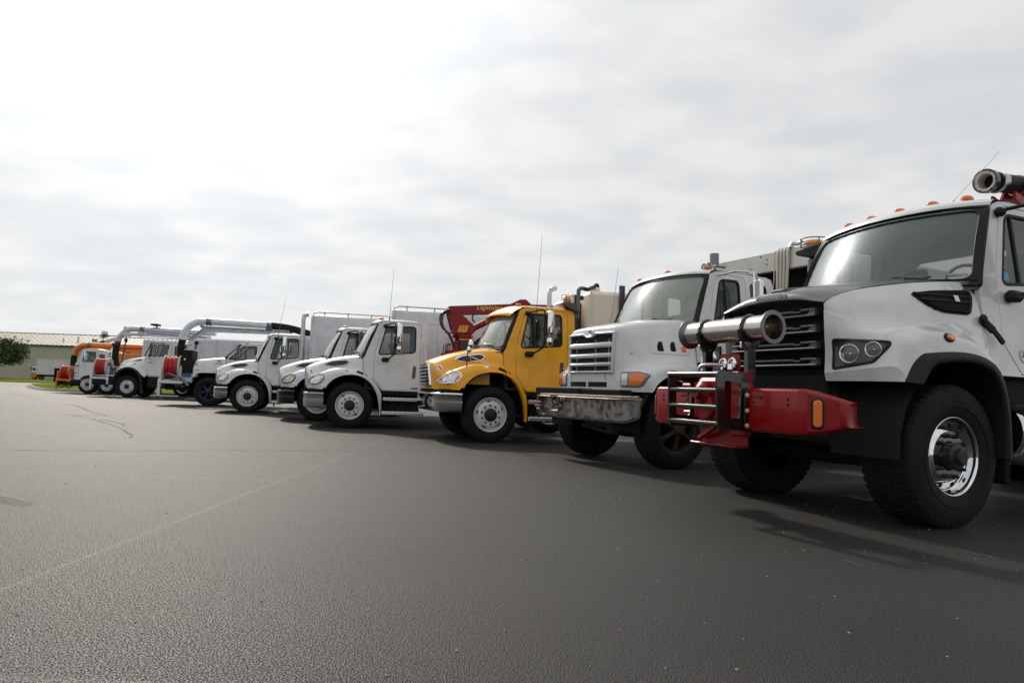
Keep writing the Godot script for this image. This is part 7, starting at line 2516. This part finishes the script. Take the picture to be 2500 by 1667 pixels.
func cabover_truck() -> void:
	var t := thing("vacuum_truck", "white flat fronted cabover truck with orange boom and orange hose reel", "truck", Vector3(-23.04, 0, -38.19), 5, "trucks parked in the row")
	var P: Material = M.white_paint
	chassis(t, 6.4, 5.0, 0.5, true, 0.62)
	for x in [0.0, 1.0]:
		for z in [1.05, -1.05]:
			wheel(t, Vector3(x, 0.5, z), "steel", 0.5, 0.28, 5)
	var outline := v2s([[-0.72, 0.74], [-0.69, 1.64], [-0.45, 2.36], [-0.36, 2.42], [0.3, 2.42], [0.86, 2.34], [0.92, 2.24], [0.92, 1.0], [0.36, 0.88], [0.3, 0.74]])
	plain_cab(t, P, outline, [rpoly(v2s([[-0.4, 1.73], [-0.3, 2.28], [0.25, 2.27], [0.29, 1.73]]), 0.04), rpoly(v2s([[0.46, 1.7], [0.46, 2.14], [0.72, 2.14], [0.76, 1.72]]), 0.04)], 1.02, 0.05, [[-0.7, 1.66], [-0.45, 2.36]], [[-0.46, 2.36], [-0.34, 2.43], [0.3, 2.43], [0.86, 2.34], [0.92, 2.24]], {"ybase": 0.74, "bend": 0.1, "lines": [v2s([[-0.53, 0.86], [-0.52, 0.86], [-0.54, 1.66], [-0.55, 1.66]]), v2s([[0.36, 0.9], [0.37, 0.9], [0.37, 2.34], [0.36, 2.34]]), v2s([[-0.52, 0.86], [0.36, 0.88], [0.36, 0.89], [-0.52, 0.87]])]})
	box_part(t, "front_panel", Vector3(-0.72, 1.2, 0), Vector3(0.06, 0.9, 2.0), P, 0.025)
	for q in [[-0.62, 1.5, 0.06], [-0.63, 1.12, 0.045]]:
		var s := Shape.new()
		s.lathe([Vector2(0, q[2]), Vector2(0.03, q[2] * 0.9), Vector2(0.035, 0)], Vector3(q[0], q[1], 0.985 if q[1] > 1.3 else 1.0), Vector3.BACK, 14)
		put(t, "side_lamp", s, M.red_lens)
	box_part(t, "side_reflector", Vector3(-0.64, 0.92, 1.015), Vector3(0.12, 0.05, 0.02), M.red_lens, 0.004)
	box_part(t, "bumper", Vector3(-0.62, 0.6, 0), Vector3(0.5, 0.26, 2.2), M.under_black, 0.03)
	box_part(t, "step_well", Vector3(-0.08, 0.55, 0.98), Vector3(0.6, 0.42, 0.2), M.cream_paint, 0.02)
	box_part(t, "step", Vector3(-0.08, 0.74, 1.06), Vector3(0.6, 0.02, 0.12), M.aluminium, 0.004)
	box_part(t, "side_box", Vector3(0.68, 0.72, 0.95), Vector3(0.6, 0.36, 0.3), M.under_black, 0.03)
	for sg in [1.0, -1.0]:
		var s := Shape.new()
		s.tube([Vector3(-0.25, 2.25, sg * 0.95), Vector3(-0.2, 2.3, sg * 1.2), Vector3(-0.2, 1.72, sg * 1.2), Vector3(-0.25, 1.7, sg * 1.0)], 0.014, 6)
		s.box(Vector3(-0.12, 2.04, sg * 1.2), Vector3(0.06, 0.46, 0.18), 0.02)
		put(t, "side_mirror", s, M.bumper_chrome)
	var s := Shape.new()
	s.lathe([Vector2(0.8, 0.0), Vector2(0.8, 0.18), Vector2(2.5, 0.18), Vector2(2.53, 0.14), Vector2(2.56, 0.0)], Vector3(1.12, 0, 0.75), Vector3.UP, 28)
	var cl := put(t, "air_cleaner", s, M.bumper_chrome)
	s = Shape.new()
	s.lathe([Vector2(2.54, 0.06), Vector2(2.68, 0.06), Vector2(2.68, 0.14), Vector2(2.72, 0.17), Vector2(2.8, 0.17), Vector2(2.82, 0.0)], Vector3(1.12, 0, 0.75), Vector3.UP, 22)
	put(cl, "intake_cap", s, M.under_black)
	# orange equipment
	boom(t, [[-1.32, 2.08, 0], [-1.24, 2.4, 0], [-0.96, 2.62, 0], [-0.56, 2.66, 0], [0.5, 2.66, 0], [2.6, 2.66, 0]], 0.16, M.orange_paint, [[[-0.52, 2.66, 0], [0.5, 2.66, 0]]])
	s = Shape.new()
	s.slab(v2s([[-0.9, 2.2], [-0.4, 2.46], [2.4, 2.28], [2.4, 2.46], [-0.5, 2.54], [-1.0, 2.3]]), [], func(u: float, v: float, d: float) -> Vector3: return Vector3(u, v, 0.1 + d), -0.08, 0.08, 0.015)
	s.box(Vector3(2.0, 1.6, 0), Vector3(1.2, 1.3, 1.9), 0.05)
	put(t, "boom_beam", s, M.orange_paint)
	s = Shape.new()
	s.tube(curve([Vector3(-1.32, 2.1, 0), Vector3(-1.36, 1.9, 0), Vector3(-1.36, 1.5, 0), Vector3(-1.3, 1.2, 0.1)], 4), 0.15, 14)
	put(t, "suction_hose", s, M.under_black)
	hose_reel(t, Vector3(-1.3, 1.12, 0.62), 0.37, 0.42, M.orange_paint)
	s = Shape.new()
	s.box(Vector3(-1.72, 0.95, 0.5), Vector3(0.05, 0.75, 1.2), 0.01)
	s.box(Vector3(-1.2, 0.5, 0.2), Vector3(0.8, 0.22, 1.6), 0.03)
	s.tube(curve([Vector3(-1.6, 0.42, 0.9), Vector3(-1.4, 0.3, 0.95), Vector3(-1.2, 0.38, 0.95), Vector3(-1.0, 0.3, 0.95), Vector3(-0.8, 0.4, 0.95)], 4), 0.03, 8)
	put(t, "front_mount", s, M.under_black)
	s = Shape.new()
	s.box(Vector3(-1.62, 0.8, 0.95), Vector3(0.08, 0.6, 0.08), 0.01)
	s.bar(Vector3(-1.6, 0.7, 1.0), Vector3(-0.85, 0.72, 1.0), 0.08, 0.06)
	s.bar(Vector3(-1.5, 0.42, 0.9), Vector3(-0.9, 0.46, 0.9), 0.2, 0.06)
	put(t, "mount_frame", s, M.orange_paint)
	box_part(t, "debris_body", Vector3(4.6, 1.9, 0), Vector3(3.6, 1.6, 2.3), M.box_white, 0.08)
